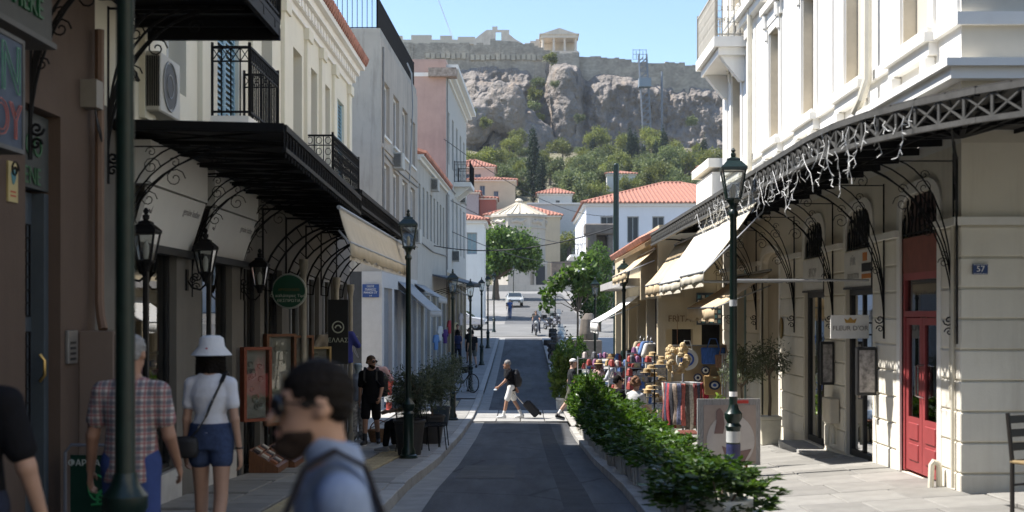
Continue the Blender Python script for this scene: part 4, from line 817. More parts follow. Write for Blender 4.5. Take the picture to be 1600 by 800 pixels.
for (a, c, zb) in ((16.4,17.75,-1.95), (19.0,20.35,-2.0)):
    window(rb, PR, a, c, zb, .34, blackm, glass, w=.05, fw=.09, mull=1, bars=0, door=True)
    q = MB(); pbox(q, PR, a+.09, c-.3, .2, .24, zb+.05, zb+1.0); q.build('glass_door', M('sea green frosted glass', (.35,.45,.42), .3), rb, world=True)
    bx('doorstep', kerbm, rb, 4.1 if a > 18 else 4.35, 4.6, a-.15 if a < 18 else a-.6, c+.1, zb-.45, zb-.02)
bx('interior', M('warm shop interior', (1,1,1)), rb, 6.4, 6.5, 13.4, 28.4, -3.2, 1.7); bx('interior_floor', grd, rb, 4.9, 6.4, 13.4, 28.4, -3.2, -1.95)
for k in range(8):
    y_ = (16.6,17.1,17.5,19.2,19.6,20.1,14.1,14.7)[k]; z0 = -1.6+.4*(k % 3); sh = bx('shelf', M('pale shelf', (1,1,1)), rb, 5.1, 5.5, y_-.25, y_+.25, z0, z0+.03)
    for j in range(3): bx('goods', [M('red leather goods', (1,1,1)), M('tan goods', (1,1,1)), M('blue goods', (.08,.14,.3))][(j+k) % 3], sh, 5.2, 5.4, y_-.2+j*.15, y_-.1+j*.15, z0+.03, z0+.25)
# arched doorway with an oval plaque, and a narrow window
q = MB(); pbox(q, PR, 22.3, 24.0, .12, .17, -2.3, 1.1); q.build('blind_door', M('stone coloured door', (.50,.45,.36), .7, stain=.2), rb, world=True)
MB().lathe([(.12,0),(.13,.015),(.1,.03)], (0,0,0), 20, 1, 1.5).build('oval_plaque', M('brass', (1,1,1)), rb, smooth=True).matrix_local = MATW[rb.name].inverted() @ Matrix.Translation((4.47,22.0,-.25)) @ Matrix.Rotation(-PI/2, 4, 'Y') @ Matrix.Rotation(PI/2, 4, 'Z')
window(rb, PR, 25.6, 26.7, -2.3, .9, M('pale blue window paint', (.35,.48,.5), .6), winglass, mull=1, bars=2)
for y_, z0, z1, x0 in ((16.15,-1.03,-.42,4.22), (18.35,-1.02,-.4,4.28)):
    m = bx('display_box', blackm, rb, x0, 4.47, y_-.05, y_+.05, z0, z1, bevel=.008); bx('poster', M('menu print', (.28,.26,.25), .5, var=.8, scale=14), m, x0+.03, 4.44, y_-.056, y_-.05, z0+.04, z1-.04)
bx('meter_box', M('cream cover', (.58,.52,.42), .6), rb, 4.34, 4.47, 18.0, 18.5, -1.55, -1.2, bevel=.01)
for y_ in (18.15, 13.55): MB().tube([(4.42,y_,-1.85),(4.42,y_,-1.62),(4.40,y_,-1.58),(4.36,y_,-1.57),(4.34,y_,-1.6),(4.33,y_,-1.86)], .033, 8).build('pipe_stub', M('cream pipe', (.62,.58,.48), .6), rb, smooth=True, world=True)
MB().tube([(4.45,13.22,.9),(4.45,13.22,-1.8)], .02, 6).tube([(4.45,13.3,.6),(4.45,13.3,-.9)], .01, 5).build('cable_pipe', M('cream pipe', (1,1,1)), rb, world=True)
t = thing('house_number_sign', 'small blue plate with the number 57 on the cream corner wall', 'sign', (4.67, 13.04, .4)); bx('plate', M('number plate blue', (.015,.045,.16), .4), t, -.075, .075, -.015, .01, 0, .105, world=False); text('57', white, t, (0,-.018,.052), .085, ROT_Y, world=False)
MB().box(-.07,.07,-.017,-.015,.006,.01).box(-.07,.07,-.017,-.015,.095,.099).build('border', white, t)
t = thing('hanging_sign', "pale square sign lettered FLEUR D'OR with a gold crown, hung from the wall", 'sign', (4.22, 16.45, -.32)); bx('board', fa, t, -.25, .24, -.02, .02, 0, .3, world=False); text("FLEUR D'OR", M('thin grey letters', (.2,.19,.18)), t, (0,-.024,.13), .085, ROT_Y, world=False)
MB().prism([(-.06,-.021,.2),(.06,-.021,.2),(.08,-.021,.26),(.035,-.021,.235),(0,-.021,.275),(-.035,-.021,.235),(-.08,-.021,.26)], (0,-.005,0)).build('crown', M('gold print', (.42,.24,.05), .4), t); MB().bar((.24,0,.2),(.28,0,.2),.02).bar((.24,0,.05),(.28,0,.05),.02).build('wall_arm', iron, t)
# ---- upper storeys
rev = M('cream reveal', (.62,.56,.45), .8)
UW = [(14.1,15.1), (16.85,17.75), (19.6,20.45), (22.3,23.15), (26.2,27.3)]
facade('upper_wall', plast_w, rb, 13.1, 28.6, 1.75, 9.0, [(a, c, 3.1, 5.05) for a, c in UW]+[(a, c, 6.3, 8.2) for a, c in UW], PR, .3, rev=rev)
facade('upper_corner_wall', M('shaded upper corner stucco', (.62,.57,.47), .8, var=.05), rb, 4.5, 18, 1.75, 9.0, [(6.5,7.5,3.1,5.05)], PQ, .3)  # white upper wall toned to tan here: this face's shade is in the colour
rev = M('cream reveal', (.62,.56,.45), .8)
for a, c in UW:
    for z0, z1 in ((3.1,5.05), (6.3,8.2)):
        window(rb, PR, a, c, z0, z1, M('grey white window', (.5,.5,.48), .6), winglass, w=.22, shutter=None)
        q = MB(); pbox(q, PR, a+.02, c-.02, .16, .2, z0, z1); q.build('louvred_shutter', M('stone shutter', (.52,.48,.41), .7, var=.05, stretch=(1,1,30)), rb, world=True)
        s = MB(); pbox(s, PR, a-.2, a-.02, -.035, .02, z0-.1, z1+.05); pbox(s, PR, c+.02, c+.2, -.035, .02, z0-.1, z1+.05); pbox(s, PR, a-.02, c+.02, -.035, .02, z1, z1+.14); pbox(s, PR, a-.24, c+.24, -.05, .02, z1+.14, z1+.38); pbox(s, PR, a-.32, c+.32, -.14, .02, z1+.38, z1+.5); s.build('window_surround', plast_w, rb, world=True)
        for e in (a-.18, c+.06):
            s = MB(); pbox(s, PR, e, e+.12, -.12, -.03, z1+.1, z1+.37); pbox(s, PR, e, e+.12, -.08, -.03, z1-.12, z1+.1); s.build('corbel', plast_w, rb, world=True, bevel=.03)
        s = MB(); pbox(s, PR, a-.3, c+.3, -.16, .0, z0-.16, z0-.06); pbox(s, PR, a-.26, c+.26, -.1, .0, z0-.3, z0-.16); pbox(s, PR, a-.26, c+.26, -.12, .0, z0-.06, z0+.0); s.build('sill', plast_w, rb, world=True)
        for e in (a-.2, c+.05): s = MB(); pbox(s, PR, e, e+.15, -.14, .0, z0-.62, z0-.3); s.build('bracket_block', plast_w, rb, world=True, bevel=.02)
for z0, z1, o in ((2.38,2.5,.16), (2.5,2.58,.22), (2.95,3.08,.06), (5.72,5.86,.14), (5.86,5.98,.24), (8.7,9.0,.3)):
    bx('string_course', plast_w, rb, 4.5-o, 4.51, 13.1-o, 28.6, z0, z1); bx('string_course', plast_w, rb, 4.51, 16, 13.1-o, 13.11, z0, z1)
for y_ in (13.4, 18.7, 25.2, 28.2): s = MB(); pbox(s, PR, y_-.26, y_+.26, -.03, .0, 3.08, 5.72); pbox(s, PR, y_-.32, y_+.32, -.07, .0, 5.45, 5.72); s.build('pilaster', plast_w, rb, world=True)
MB().tube([(4.36,16.15,8.5),(4.36,16.15,2.95),(4.30,16.2,2.72),(4.30,16.5,2.6)], .06, 8).build('downpipe', M('cream pipe', (1,1,1)), rb, smooth=True, world=True)
MB().tube([(4.38,24.6,8.5),(4.38,24.6,2.6)], .05, 8).build('downpipe', M('cream pipe', (1,1,1)), rb, smooth=True, world=True)
s = MB().box(3.85,4.5,25.6,28.3,5.35,5.55).box(3.95,4.5,25.7,28.2,5.2,5.35).build('balcony_slab', plast_w, rb, world=True); railing(s, [(4.5,25.65),(3.9,25.65),(3.9,28.25),(4.5,28.25)], 5.55, 6.5, .12, .02, mat=M('cream painted railing', (.45,.42,.36), .6), style='scroll')
for y_ in (25.9, 28.0): MB().hexa([(4.4,y_-.1,4.7),(4.5,y_-.1,4.7),(4.5,y_+.1,4.7),(4.4,y_+.1,4.7)],[(4.0,y_-.1,5.2),(4.5,y_-.1,5.2),(4.5,y_+.1,5.2),(4.0,y_+.1,5.2)]).build('balcony_bracket', plast_w, rb, world=True)
a = bx('air_conditioner', M('off white appliance', (1,1,1)), rb, 4.05, 4.38, 21.5, 22.4, 1.92, 2.58, bevel=.015); g = MB(); [g.box(4.08+.035*i,4.095+.035*i,21.485,21.5,1.98,2.52) for i in range(8)]; g.build('louvre', blackm, a, world=True)
MB().box(4.6,18,13.2,28.5,8.95,9.1).box(17.8,18,13.2,28.5,-3,9).box(4.6,18,28.4,28.58,-3,9).build('roof_and_back', plast_w, rb, world=True)
# ---- iron canopy wrapping the corner
path = [(9.0,8.95), (7.6,8.95), (6.3,8.95), (5.6,8.97)]
for a in np.linspace(0, 1, 9)[1:]: th = a*PI/2; path.append((5.3-2.4*math.sin(th), 12.9-3.93*math.cos(th)))
n0 = len(path); path += [(2.9, 12.9+.785*i) for i in range(1, 21)]
def wallpt(p): return (4.49, max(13.09, p[1])) if p[1] > 12.95 else ((max(p[0], 4.49), 13.09) if p[0] > 5.3 else (4.49, 13.09))
CZ = 1.78; TR = .25
cn = MB()
for p, q in zip(path[:-1], path[1:]):
    for z, w in ((CZ-.02, .05), (CZ-TR, .045)): cn.bar((*p, z), (*q, z), w, w)
cn = cn.build('canopy_frame', ironw, rb, world=True); cn['label'] = 'curved iron canopy wrapping the corner of the white building'
tl = [(0, 0)]; acc = 0
dist = [0]
for p, q in zip(path[:-1], path[1:]): dist.append(dist[-1]+math.dist(p, q))
def onpath(s): 
    x = np.interp(s, dist, [p[0] for p in path]); y_ = np.interp(s, dist, [p[1] for p in path]); return (float(x), float(y_))
NB = int(dist[-1]/.27)
for i in range(NB):
    p, q = onpath(dist[-1]*i/NB), onpath(dist[-1]*(i+1)/NB)
    MB().bar((*p,CZ-.04),(*q,CZ-TR+.02),.022,.014).bar((*q,CZ-.04),(*p,CZ-TR+.02),.022,.014).bar((*p,CZ-.03),(*p,CZ-TR),.026,.02).build('cross_brace', ironw, cn, world=True)
pm = M('grimy canopy glass sheet', (.045,.043,.04), .6, var=.4, scale=3)
for p, q in zip(path[:-1], path[1:]):
    wp_, wq = wallpt(p), wallpt(q)
    MB().hexa([(*p,CZ+.01),(*q,CZ+.01),(*wq,CZ+.10),(*wp_,CZ+.10)][::-1], [(*p,CZ+.025),(*q,CZ+.025),(*wq,CZ+.115),(*wp_,CZ+.115)][::-1]).build('roof_panel', pm, cn, world=True)
    r = MB().bar((*p,CZ-.02),(*wp_,CZ+.05),.045,.08); m = ((p[0]+q[0])/2, (p[1]+q[1])/2); wm = ((wp_[0]+wq[0])/2, (wp_[1]+wq[1])/2); r.bar((*m,CZ-.0),(*wm,CZ+.08),.025,.04)
    for s in (.35, .7): r.bar((*[lerp(p[k], wp_[k], s) for k in (0, 1)], CZ), (*[lerp(q[k], wq[k], s) for k in (0, 1)], CZ), .02, .04)
    r.build('rafter', iron, cn, world=True)
for y_ in (13.25, 15.8, 18.4, 21.0, 24.4, 27.4): fan_bracket(rb, (4.47,y_,-.05), (3.0,y_,1.6), iron, .0085)
fan_bracket(rb, (4.44,13.05,-.05), (3.55,10.6,1.6), iron, .0085)
for y_ in (16.4, 19.0, 21.8): MB().tube([(4.45,y_,.42+.02*(y_-16)),(2.7,y_,.42+.02*(y_-16))], .018, 6).build('awning_rail', greym, rb, smooth=True, world=True)
# string lights dangling off the truss
t = thing('string_lights', 'white icicle string lights dangling in clumps from the curved canopy truss', 'string lights', (2.9, 13, 1.5)); wire = M('white light wire', (.72,.72,.70), .5)
for k in range(46):
    s = dist[8]+(dist[-1]*.62-dist[8])*((k+.3*random.random())/46)**1.15; p = onpath(s); L = random.choice((.1,.14,.2,.28,.42,.5))*random.uniform(.7,1.1)*(.75 if k > 30 else 1); n = max(3, int(L/.06)); x, y_ = p[0]-.03, p[1]; z = CZ-.02-TR*random.uniform(0, 1); pts = []
    for i in range(n+1): pts.append((x, y_, z-L*i/n)); x += random.uniform(-.025,.025); y_ += random.uniform(-.03,.03)
    b = MB().tube(pts, .003, 4)
    for q in pts[1:]: d = Vector((random.uniform(-.05,.05), random.uniform(-.06,.06), random.uniform(-.06,.0))); b.tube([q, Vector(q)+d], .003, 4)
    b.build('light_strand', wire, t, world=True)
for k in range(7):
    s0 = dist[10]+k*1.25; a, c = onpath(s0), onpath(s0+random.uniform(.8,1.3)); pts = [(lerp(a[0],c[0],i/10)-.03, lerp(a[1],c[1],i/10)+random.uniform(-.02,.02), CZ-TR*.6-.35*math.sin(PI*i/10)*random.uniform(.8,1.1)) for i in range(11)]
    b = MB().tube(pts, .003, 4)
    for q in pts: d = Vector((random.uniform(-.05,.05), random.uniform(-.05,.05), random.uniform(-.09,.02))); b.tube([q, Vector(q)+d], .003, 4)
    b.build('light_swag', wire, t, world=True)
# awnings under the canopy
awning('shop_awning', 'sunlit cream fringed awning right behind the near lamp post', 16.75, 19.2, 3.15, 1.58, 2.38, .56, .16, cloth_cream, group='cream awnings on the right')
awning('shop_awning', 'sunlit cream fringed awning, the further of the pair under the white building', 19.35, 22.3, 3.15, 1.56, 2.40, .52, .16, cloth_cream, group='cream awnings on the right')
# ---------------------------------------------------------------- ochre shop building further along
yb_ = thing('ochre_shop_building', 'low ochre shop building with tile edged canopy beyond the white one', 'building', (3.07, 28.8, -2.6))
och = M('ochre plaster', (.54,.46,.32), .85, var=.08, scale=2, stain=.25, stainc=(.3,.22,.13))
facade('end_wall', och, yb_, 3.07, 6, -3.4, 1.9, [(3.25,3.85,-2.9,-.35), (4.05,4.5,-2.9,-.2)], lambda u, w, z: (u, 28.8+w, z), .3)
PY = lambda u, w, z: (3.07+w, u, z)
HO = [(29.1,31.4,-3.3,.35), (31.6,33.9,-3.3,.35), (34.1,36.6,-3.3,.3), (36.8,39.2,-3.3,.3), (39.4,41.7,-3.3,.3)]
facade('street_wall', och, yb_, 28.8, 42, -3.4, 1.9, HO, PY, .35)
MB().box(3.1,9,28.85,41.95,1.9,2.0).box(3.1,9,41.85,41.98,-3.4,1.9).build('roof_slab', och, yb_, world=True); MB().box(4.3,9,28.9,31.5,2.0,3.2).box(4.2,9,28.8,31.6,3.3,3.5).build('parapet', plast_w, yb_, world=True)
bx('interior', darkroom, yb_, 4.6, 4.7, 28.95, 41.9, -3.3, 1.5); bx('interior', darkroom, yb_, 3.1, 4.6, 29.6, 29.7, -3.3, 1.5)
for u0, u1, z0, z1 in ((3.12,3.7,.35,1.1), (3.9,4.42,.35,1.1)):
    q = MB().box(u0,u1,28.77,28.8,z0,z0+.03).box(u0,u1,28.77,28.8,z1-.03,z1).box(u0,u0+.03,28.77,28.8,z0+.03,z1-.03).box(u1-.03,u1,28.77,28.8,z0+.03,z1-.03); q.build('moulding', och, yb_, world=True)
text('FRITA', M('faded brown letters', (.20,.13,.07)), yb_, (3.55,28.78,-.12), .2, ROT_Y, world=True)
t = thing('key_board', 'dark board of small wares hung high on the ochre wall', 'board', (4.2, 28.7, -.25)); bx('board', M('slate coloured board', (.06,.075,.09), .6), t, -.28, .3, -.03, .0, 0, .72, world=False)
for i in range(6):
    for j in range(6): bx('ware', [M('pale trinket', (1,1,1)), M('teal ware', (.1,.25,.3))][(i+j) % 2], t, -.25+i*.09, -.19+i*.09, -.05, -.03, .04+j*.11, .11+j*.11, world=False)
cz = MB(); cz.hexa([(3.07,28.9,1.7),(2.8,28.9,1.5),(2.8,38.5,1.5),(3.07,38.5,1.7)][::-1],[(3.07,28.9,1.78),(2.78,28.9,1.58),(2.78,38.5,1.58),(3.07,38.5,1.78)][::-1]); cz.build('canopy_board', M('weathered tan boards', (.40,.29,.17), .8, var=.25, scale=5), yb_, world=True)
for u in np.arange(28.9, 38.5, .24): MB().tube([(2.68,u,1.66),(3.1,u,1.86)], .085, 5).build('roof_tile', redtile, yb_, world=True)
bx('canopy_slab', M('grey concrete edge', (.36,.35,.34), .8, stain=.3), yb_, 2.55, 3.07, 33.2, 41.5, .72, .92)
tan = M('sunbleached tan awning cloth', (.60,.47,.30), .85, var=.15, scale=2, stain=.35, stainc=(.35,.25,.15))
awning('shop_awning', 'ragged tan awning sagging below the tile edged canopy', 24.3, 28.4, 3.4, 1.5, 2.75, .62, .22, tan, wav=.05)
awning('shop_awning', 'tan awning half rolled over the ochre shop corner', 28.9, 33.0, 3.0, 1.45, 2.35, .95, .18, tan, wav=.05)
awning('shop_awning', 'tan sagging cloth awning hung inside the covered corner', 22.6, 26.2, 4.4, .75, 3.4, .12, .22, tan, wav=.06)
awning('shop_awning', 'small bright white awning above the souvenir racks', 33.4, 36.8, 3.1, .5, 1.98, -.22, .26, M('bright white awning cloth', (.80,.79,.76), .8, var=.04))

# the street goes on behind the camera: two plain unseen houses, added to cut skylight on the near left
for nm, lab, x0, x1, y0, y1, zt, mt in (('unseen_corner_house', 'unseen cream town house added across the side street behind the viewpoint to block sky', 5.2, 15, -24, 4.5, 9.0, cream), ('unseen_town_house', 'unseen grey town house added to close the left row behind the viewpoint', -13, -3.8, -40, -12.2, 8.5, gw)):
    h = thing(nm, lab, 'house', ((x0+x1)/2, y0, -2)); xs_ = x0 if x0 > 0 else x1; sg = 1 if x0 > 0 else -1
    pl_ = lambda u, w, z: (xs_+sg*w, u, z); hs = [(u, u+1.1, z, z+2.0) for u in np.arange(y0+1.5, y1-2, 3.2) for z in (-1.2, 2.8, 5.8)]
    facade('wall', mt, h, y0, y1, -2.6, zt, hs, pl_, .25)
    for q in hs: window(h, pl_, *q, white, winglass)
    MB().box(x0+.01,x1,y0,y0+.2,-2.6,zt).box(x0+.01,x1,y1-.2,y1-.01,-2.6,zt).box(x0,x1,y0,y1,zt,zt+.3).build('end_walls', mt, h, world=True)
# ---------------------------------------------------------------- foliage
def leaf_quads(P, N, size, asp=.5, rngg=rng, bend=.0):
    """one bent leaf (two quads) at each point P facing roughly N"""
    n = len(P); D = rngg.normal(size=(n, 3))+N*.8; D /= np.linalg.norm(D, axis=1)[:, None]
    A = rngg.normal(size=(n, 3)); S = np.cross(D, A); S /= np.linalg.norm(S, axis=1)[:, None]; U = np.cross(S, D)
    s = size*rngg.uniform(.65, 1.25, (n, 1)); w = s*asp
    a = P; t = P+D*s; m = P+D*s*.5+U*s*bend
    V = np.stack([a, m+S*w/2, t, m-S*w/2], 1).reshape(-1, 3); Fq = np.arange(4*n).reshape(-1, 4); return V, Fq
def crown_mesh(name, mat, blobs, nleaf, size, asp=.6, seed=1, shell=.55, flat=1):
    g = np.random.default_rng(seed); P = []; N = []; vol = np.array([b[3] for b in blobs])**2; cnt = (nleaf*vol/vol.sum()).astype(int)
    for (x, y, z, r), c in zip(blobs, cnt):
        d = g.normal(size=(c, 3)); d /= np.linalg.norm(d, axis=1)[:, None]; rr = r*(shell+(1-shell)*g.random((c, 1))**.6)*(1+.18*g.normal(size=(c, 1)))
        P.append(np.array([x, y, z])+d*rr*np.array([1, 1, flat])); N.append(d)
    V, Q = leaf_quads(np.concatenate(P), np.concatenate(N), size, asp, g, .12); return mesh_np(name, V, Q, mat)
def blobs_in(n, rx, ry, rz_, r0, r1, seed, base=0):
    g = random.Random(seed); out = []
    while len(out) < n:
        p = [g.uniform(-1, 1) for _ in range(3)]; q = sum(c*c for c in p)
        if q < 1 and q > .12: out.append((p[0]*rx, p[1]*ry, base+p[2]*rz_, g.uniform(r0, r1)))
    return out
bark = M('rough bark', (.13,.10,.075), .9, var=.35, scale=6, bump=.6, bscale=20, stretch=(1,1,.3))
def trunk_mesh(blobs, h, r, seed, limbs=7, lean=0):
    g = random.Random(seed); b = MB(); top = (lean*h, 0, h); b.tube([(0,0,-.3), (.1*lean*h+.05*g.uniform(-1,1), .05, h*.35), (lean*h*.5, 0, h*.7), top], [r*1.35, r, r*.85, r*.6], 8)
    for k in range(min(limbs, len(blobs))):
        q = Vector(blobs[k][:3]); m = lerp(Vector(top), q, .5)+Vector((g.uniform(-.1,.1), g.uniform(-.1,.1), .12))*h*.3; b.tube([Vector(top)*.92, m, q], [r*.55, r*.32, r*.1], 6)
    return b
pine = leafmat('pine foliage', (.075,.105,.028), (.26,.27,.08), .3, .6, .5)
oliv = leafmat('dusty green foliage', (.065,.095,.038), (.17,.19,.085), .3, .6, .5)
dark = leafmat('cypress foliage', (.012,.024,.014), (.035,.055,.028), .15, .7, .6)
mulb = leafmat('broad bright foliage', (.026,.055,.014), (.10,.155,.040), .35, .45, .7)
shrubm = leafmat('glossy hedge foliage', (.014,.042,.010), (.10,.17,.030), .35, .35, 2.5)
olivel = leafmat('grey green olive foliage', (.045,.06,.035), (.13,.15,.09), .25, .5, 2)
TREEK = {}
def tree_proto(kind, i):
    key = (kind, i)
    if key in TREEK: return TREEK[key]
    g = random.Random(i*17+len(kind))
    if kind == 'pine': bl = blobs_in(9, 2.4, 2.4, 1.5, .8, 1.35, i+3, 4.3); cm = crown_mesh('crown', pine, bl, 2600, .42, .45, i, .35); tk = trunk_mesh(bl, 3.2, .22, i, 7, g.uniform(-.12,.12))
    elif kind == 'broad': bl = blobs_in(10, 2.6, 2.6, 2.0, .9, 1.4, i+9, 3.6); cm = crown_mesh('crown', oliv, bl, 2600, .45, .5, i+50, .35); tk = trunk_mesh(bl, 2.2, .25, i, 7)
    elif kind == 'cypress': bl = [(.1*math.sin(k), .1*math.cos(k), .9+k*.62, .78*math.sin(PI*min(1, (k+1.6)/13.5))**.8+.1) for k in range(13)]; cm = crown_mesh('crown', dark, bl, 2600, .4, .35, i, .5); tk = trunk_mesh(bl, 4, .16, i, 0)
    elif kind == 'bush': bl = blobs_in(6, 1.1, 1.1, .6, .5, .8, i+21, .7); cm = crown_mesh('crown', pine if i % 2 else oliv, bl, 900, .34, .5, i, .3); tk = trunk_mesh(bl, .6, .08, i, 5)
    me = bpy.data.meshes.new('trunk'); me.from_pydata(tk.v, [], tk.f); me.materials.append(bark); TREEK[key] = (cm, me); return TREEK[key]
TL = {'pine': 'rounded yellow green pine growing on the slope below the cliff', 'broad': 'dusty green broadleaf tree growing on the slope below the cliff', 'cypress': 'dark narrow cypress growing on the slope below the cliff', 'bush': 'low scrub bush growing on the rocky slope below the cliff'}
def plant(kind, x, y, s, label=None, z=None, sz=None, i=None):
    i = random.randrange(3) if i is None else i; cm, tm = tree_proto(kind, i)
    px_ = CX+F*x/y_; wh = 'above the pink building' if px_ < 790 else 'near the cypress pair' if px_ < 865 else 'below the temple porch' if px_ < 950 else 'below the lift tower' if px_ < 1035 else 'toward the white corner building'; hv = 'low on the slope' if y_ < 285 else 'midway up the slope' if y_ < 335 else 'high on the slope'
    lb_ = {'pine': 'rounded yellow green pine', 'broad': 'dusty green broadleaf tree', 'cypress': 'dark narrow cypress', 'bush': 'low scrub bush'}[kind]+' '+hv+' '+wh
    t = thing(kind+('_tree' if kind in ('pine', 'broad', 'cypress') else ''), label or lb_, 'bush' if kind == 'bush' else 'tree', (x, y, terrain(x, y)-.15 if z is None else z), random.uniform(0, 6.3), group={'pine': 'pines on the hillside', 'broad': 'broadleaf trees on the hillside', 'cypress': 'cypresses on the hillside', 'bush': 'bushes on the hillside'}[kind])
    t.scale = (s, s, sz or s); obj('crown', cm, t); obj('trunk', tm, t); return t
# ---------------------------------------------------------------- cliff and the ancient walls on top
def wall_base(x): return float(np.interp(x, [-130,-45,-36,-10,7,8,17,19,40,62,130], [70,75,75,77,76,79,79,75,73,70,64]))
def wall_top(x): return float(np.interp(x, [-130,-46,-40,-36,-12,-11,2,7,7.5,17,17.5,34,34.5,50,62,130], [78,81,83.5,84.6,84.6,86,84.5,83,81.5,81.2,80.4,79.6,79.0,78.2,76.2,70]))
def cliff_mesh():
    us = np.concatenate([np.linspace(-160, -50, 40), np.linspace(-49, 70, 420), np.linspace(72, 170, 40)]); vs = np.linspace(0, 1, 90); V = []
    for v in vs:
        for x in us:
            z = lerp(45, wall_base(x)+.6, v); p = Vector((x*.06, z*.06, 1.7))
            r = mnoise.ridged_multi_fractal(p, .9, 2.1, 5, 1, 2)*1.5; vd = mnoise.voronoi(Vector((x*.13, z*.07, 0)))[0]; bl = (vd[1]-vd[0])*4.2; v2 = mnoise.voronoi(Vector((x*.42, z*.2, 7)))[0]; fine = mnoise.fractal(Vector((x*.4, z*.3, 4)), .8, 2, 5)*1.1+(v2[1]-v2[0])*1.6
            off = r+bl+fine
            off += 13*math.exp(-((x+8)/8.5)**2)*max(0, 1-((z-54)/18)**2)**.6*(1 if z < 73 else 0)
            d = abs(x-14)/5.2; off += 7.5*max(0, 1-d**4)*min(1, max(0, (80-z)/6))
            d = abs(x-29)/9; off += 3.5*max(0, 1-d**4)
            off -= 4*math.exp(-((x-5.5)/2.6)**2)
            V.append((x, 396+6*v-off*(1-.75*max(0, (v-.86)/.14)), z))
    n = len(us); Q = [(j*n+i, j*n+i+1, (j+1)*n+i+1, (j+1)*n+i) for j in range(len(vs)-1) for i in range(n-1)]
    return V, Q
def rockmat():
    m = M('limestone cliff', (.215,.19,.17), .92, var=.35, scale=.18, bump=.9, bscale=.9, stain=.5, stainc=(.36,.25,.16))
    nt = m.node_tree; 
    for n_ in nt.nodes:
        if n_.type == 'BUMP': n_.inputs['Distance'].default_value = 1.2
        if n_.type == 'MAPPING': n_.inputs['Scale'].default_value = (.16, .16, .03)
    return m
V, Q = cliff_mesh(); cl = obj('cliff', mesh_np('cliff', V, Q, rockmat(), True)); cl['kind'] = 'structure'
def wallmat():
    m = M('ancient wall masonry', (.42,.375,.31), .9, var=.3, scale=.3, bump=.5, bscale=2, stain=.35, stainc=(.16,.14,.12)); nt = m.node_tree; L = nt.links.new; b = nt.nodes['Principled BSDF']; old = b.inputs['Base Color'].links[0].from_socket
    tc = nd(nt, 'TexCoord'); mp = nd(nt, 'Mapping'); mp.inputs['Rotation'].default_value = (PI/2, 0, 0); L(tc.outputs['Object'], mp.inputs[0]); br = nd(nt, 'TexBrick'); br.inputs['Scale'].default_value = .8; br.inputs['Mortar Size'].default_value = .03; br.inputs['Color1'].default_value = (.75,.75,.75,1); br.inputs['Color2'].default_value = (1.15,1.12,1.08,1); br.inputs['Mortar'].default_value = (.5,.5,.5,1); L(mp.outputs[0], br.inputs[0])
    mx = nd(nt, 'MixRGB', blend_type='MULTIPLY'); mx.inputs[0].default_value = 1; L(old, mx.inputs[1]); L(br.outputs[0], mx.inputs[2]); L(mx.outputs[0], b.inputs['Base Color']); return m
aw = thing('fortress_wall', 'ancient weathered stone wall along the top of the cliff', 'wall', (0, 403, 78)); wm = wallmat(); gz = random.Random(4)
b = MB(); x = -120.0
while x < 110:
    w = gz.uniform(1.0, 2.4); zt = wall_top(x)+gz.uniform(-.45, .45); y0 = 400.6+(.9 if -36 < x < 7 else 0)+(-1.6 if 7 < x < 17.3 else 0)+gz.uniform(-.12,.12); b.hexa([(x,y0-.6,wall_base(x)-5),(x+w,y0-.6,wall_base(x)-5),(x+w,407,wall_base(x)-5),(x,407,wall_base(x)-5)], [(x,y0,zt),(x+w,y0,zt),(x+w,407,zt),(x,407,zt)]); x += w
b.build('masonry', wm, aw, world=True)['kind'] = 'stuff'
for x0, x1, zc in ((-16,14,79.4), (-30,-16,79.9)):
    for k in range(int((x1-x0)/1.6)):
        if x0+k*1.6+1.2 < 7: MB().box(x0+k*1.6, x0+k*1.6+1.25, 400.7, 401.6, zc+gz.uniform(-.2,.2), zc+1.7).build('built_in_block', M('pale reused block', (.42,.37,.29), .9, var=.2, scale=1, rnd=.2), aw, world=True)
MB().hexa([(-40,399.9,68),(-34,399.4,68),(-34,405,68),(-40,405,68)],[(-39,400.4,85),(-35,400.2,84.8),(-35,405,84.8),(-39,405,85)]).build('bastion', wm, aw, world=True)
mar = M('warm marble', (.66,.58,.48), .8, var=.15, scale=.8, stain=.25)
er = thing('temple_porch', 'pedimented marble porch with slim columns on top of the cliff', 'temple', (12, 412, 82))
MB().box(6,18.2,409,419,80,83.9).box(6.1,18.0,409.2,418.5,88.2,89.2).build('base_and_architrave', mar, er, world=True)
MB().prism([(5.8,409.0,89.25),(18.3,409.0,89.25),(12.05,409.0,91.3)], (0,10,0)).box(5.7,18.4,408.9,419,89.2,89.5).build('pediment', mar, er, world=True)
for x, y_ in [(6.8+i*3.5, 410) for i in range(4)]+[(6.8,413.5), (17.3,413.5)]: MB().lathe([(.55,0),(.6,.15),(.42,.35),(.36,3.9),(.6,4.1),(.62,4.35)], (x,y_,83.9), 12).build('column', mar, er, smooth=True, world=True)
MB().box(6.5,17.8,417,418,83.9,88.2).build('rear_wall', mar, er, world=True)
MB().prism([(6.5,417.2,83),(-2,417.2,83),(-2,417.2,87.2),(-.8,417.2,87.2),(-.8,417.2,87.6),(1.0,417.2,87.6),(1.0,417.2,88.2),(2.8,417.2,88.2),(2.8,417.2,88.9),(4.6,417.2,88.9),(4.6,417.2,89.5),(6.5,417.2,89.5)], (0,1,0)).build('stepped_wall', mar, er, world=True)
ru = thing('temple_ruin', 'small ruined marble gable wall with an open window above the fortress wall', 'ruin', (-8, 416, 84))
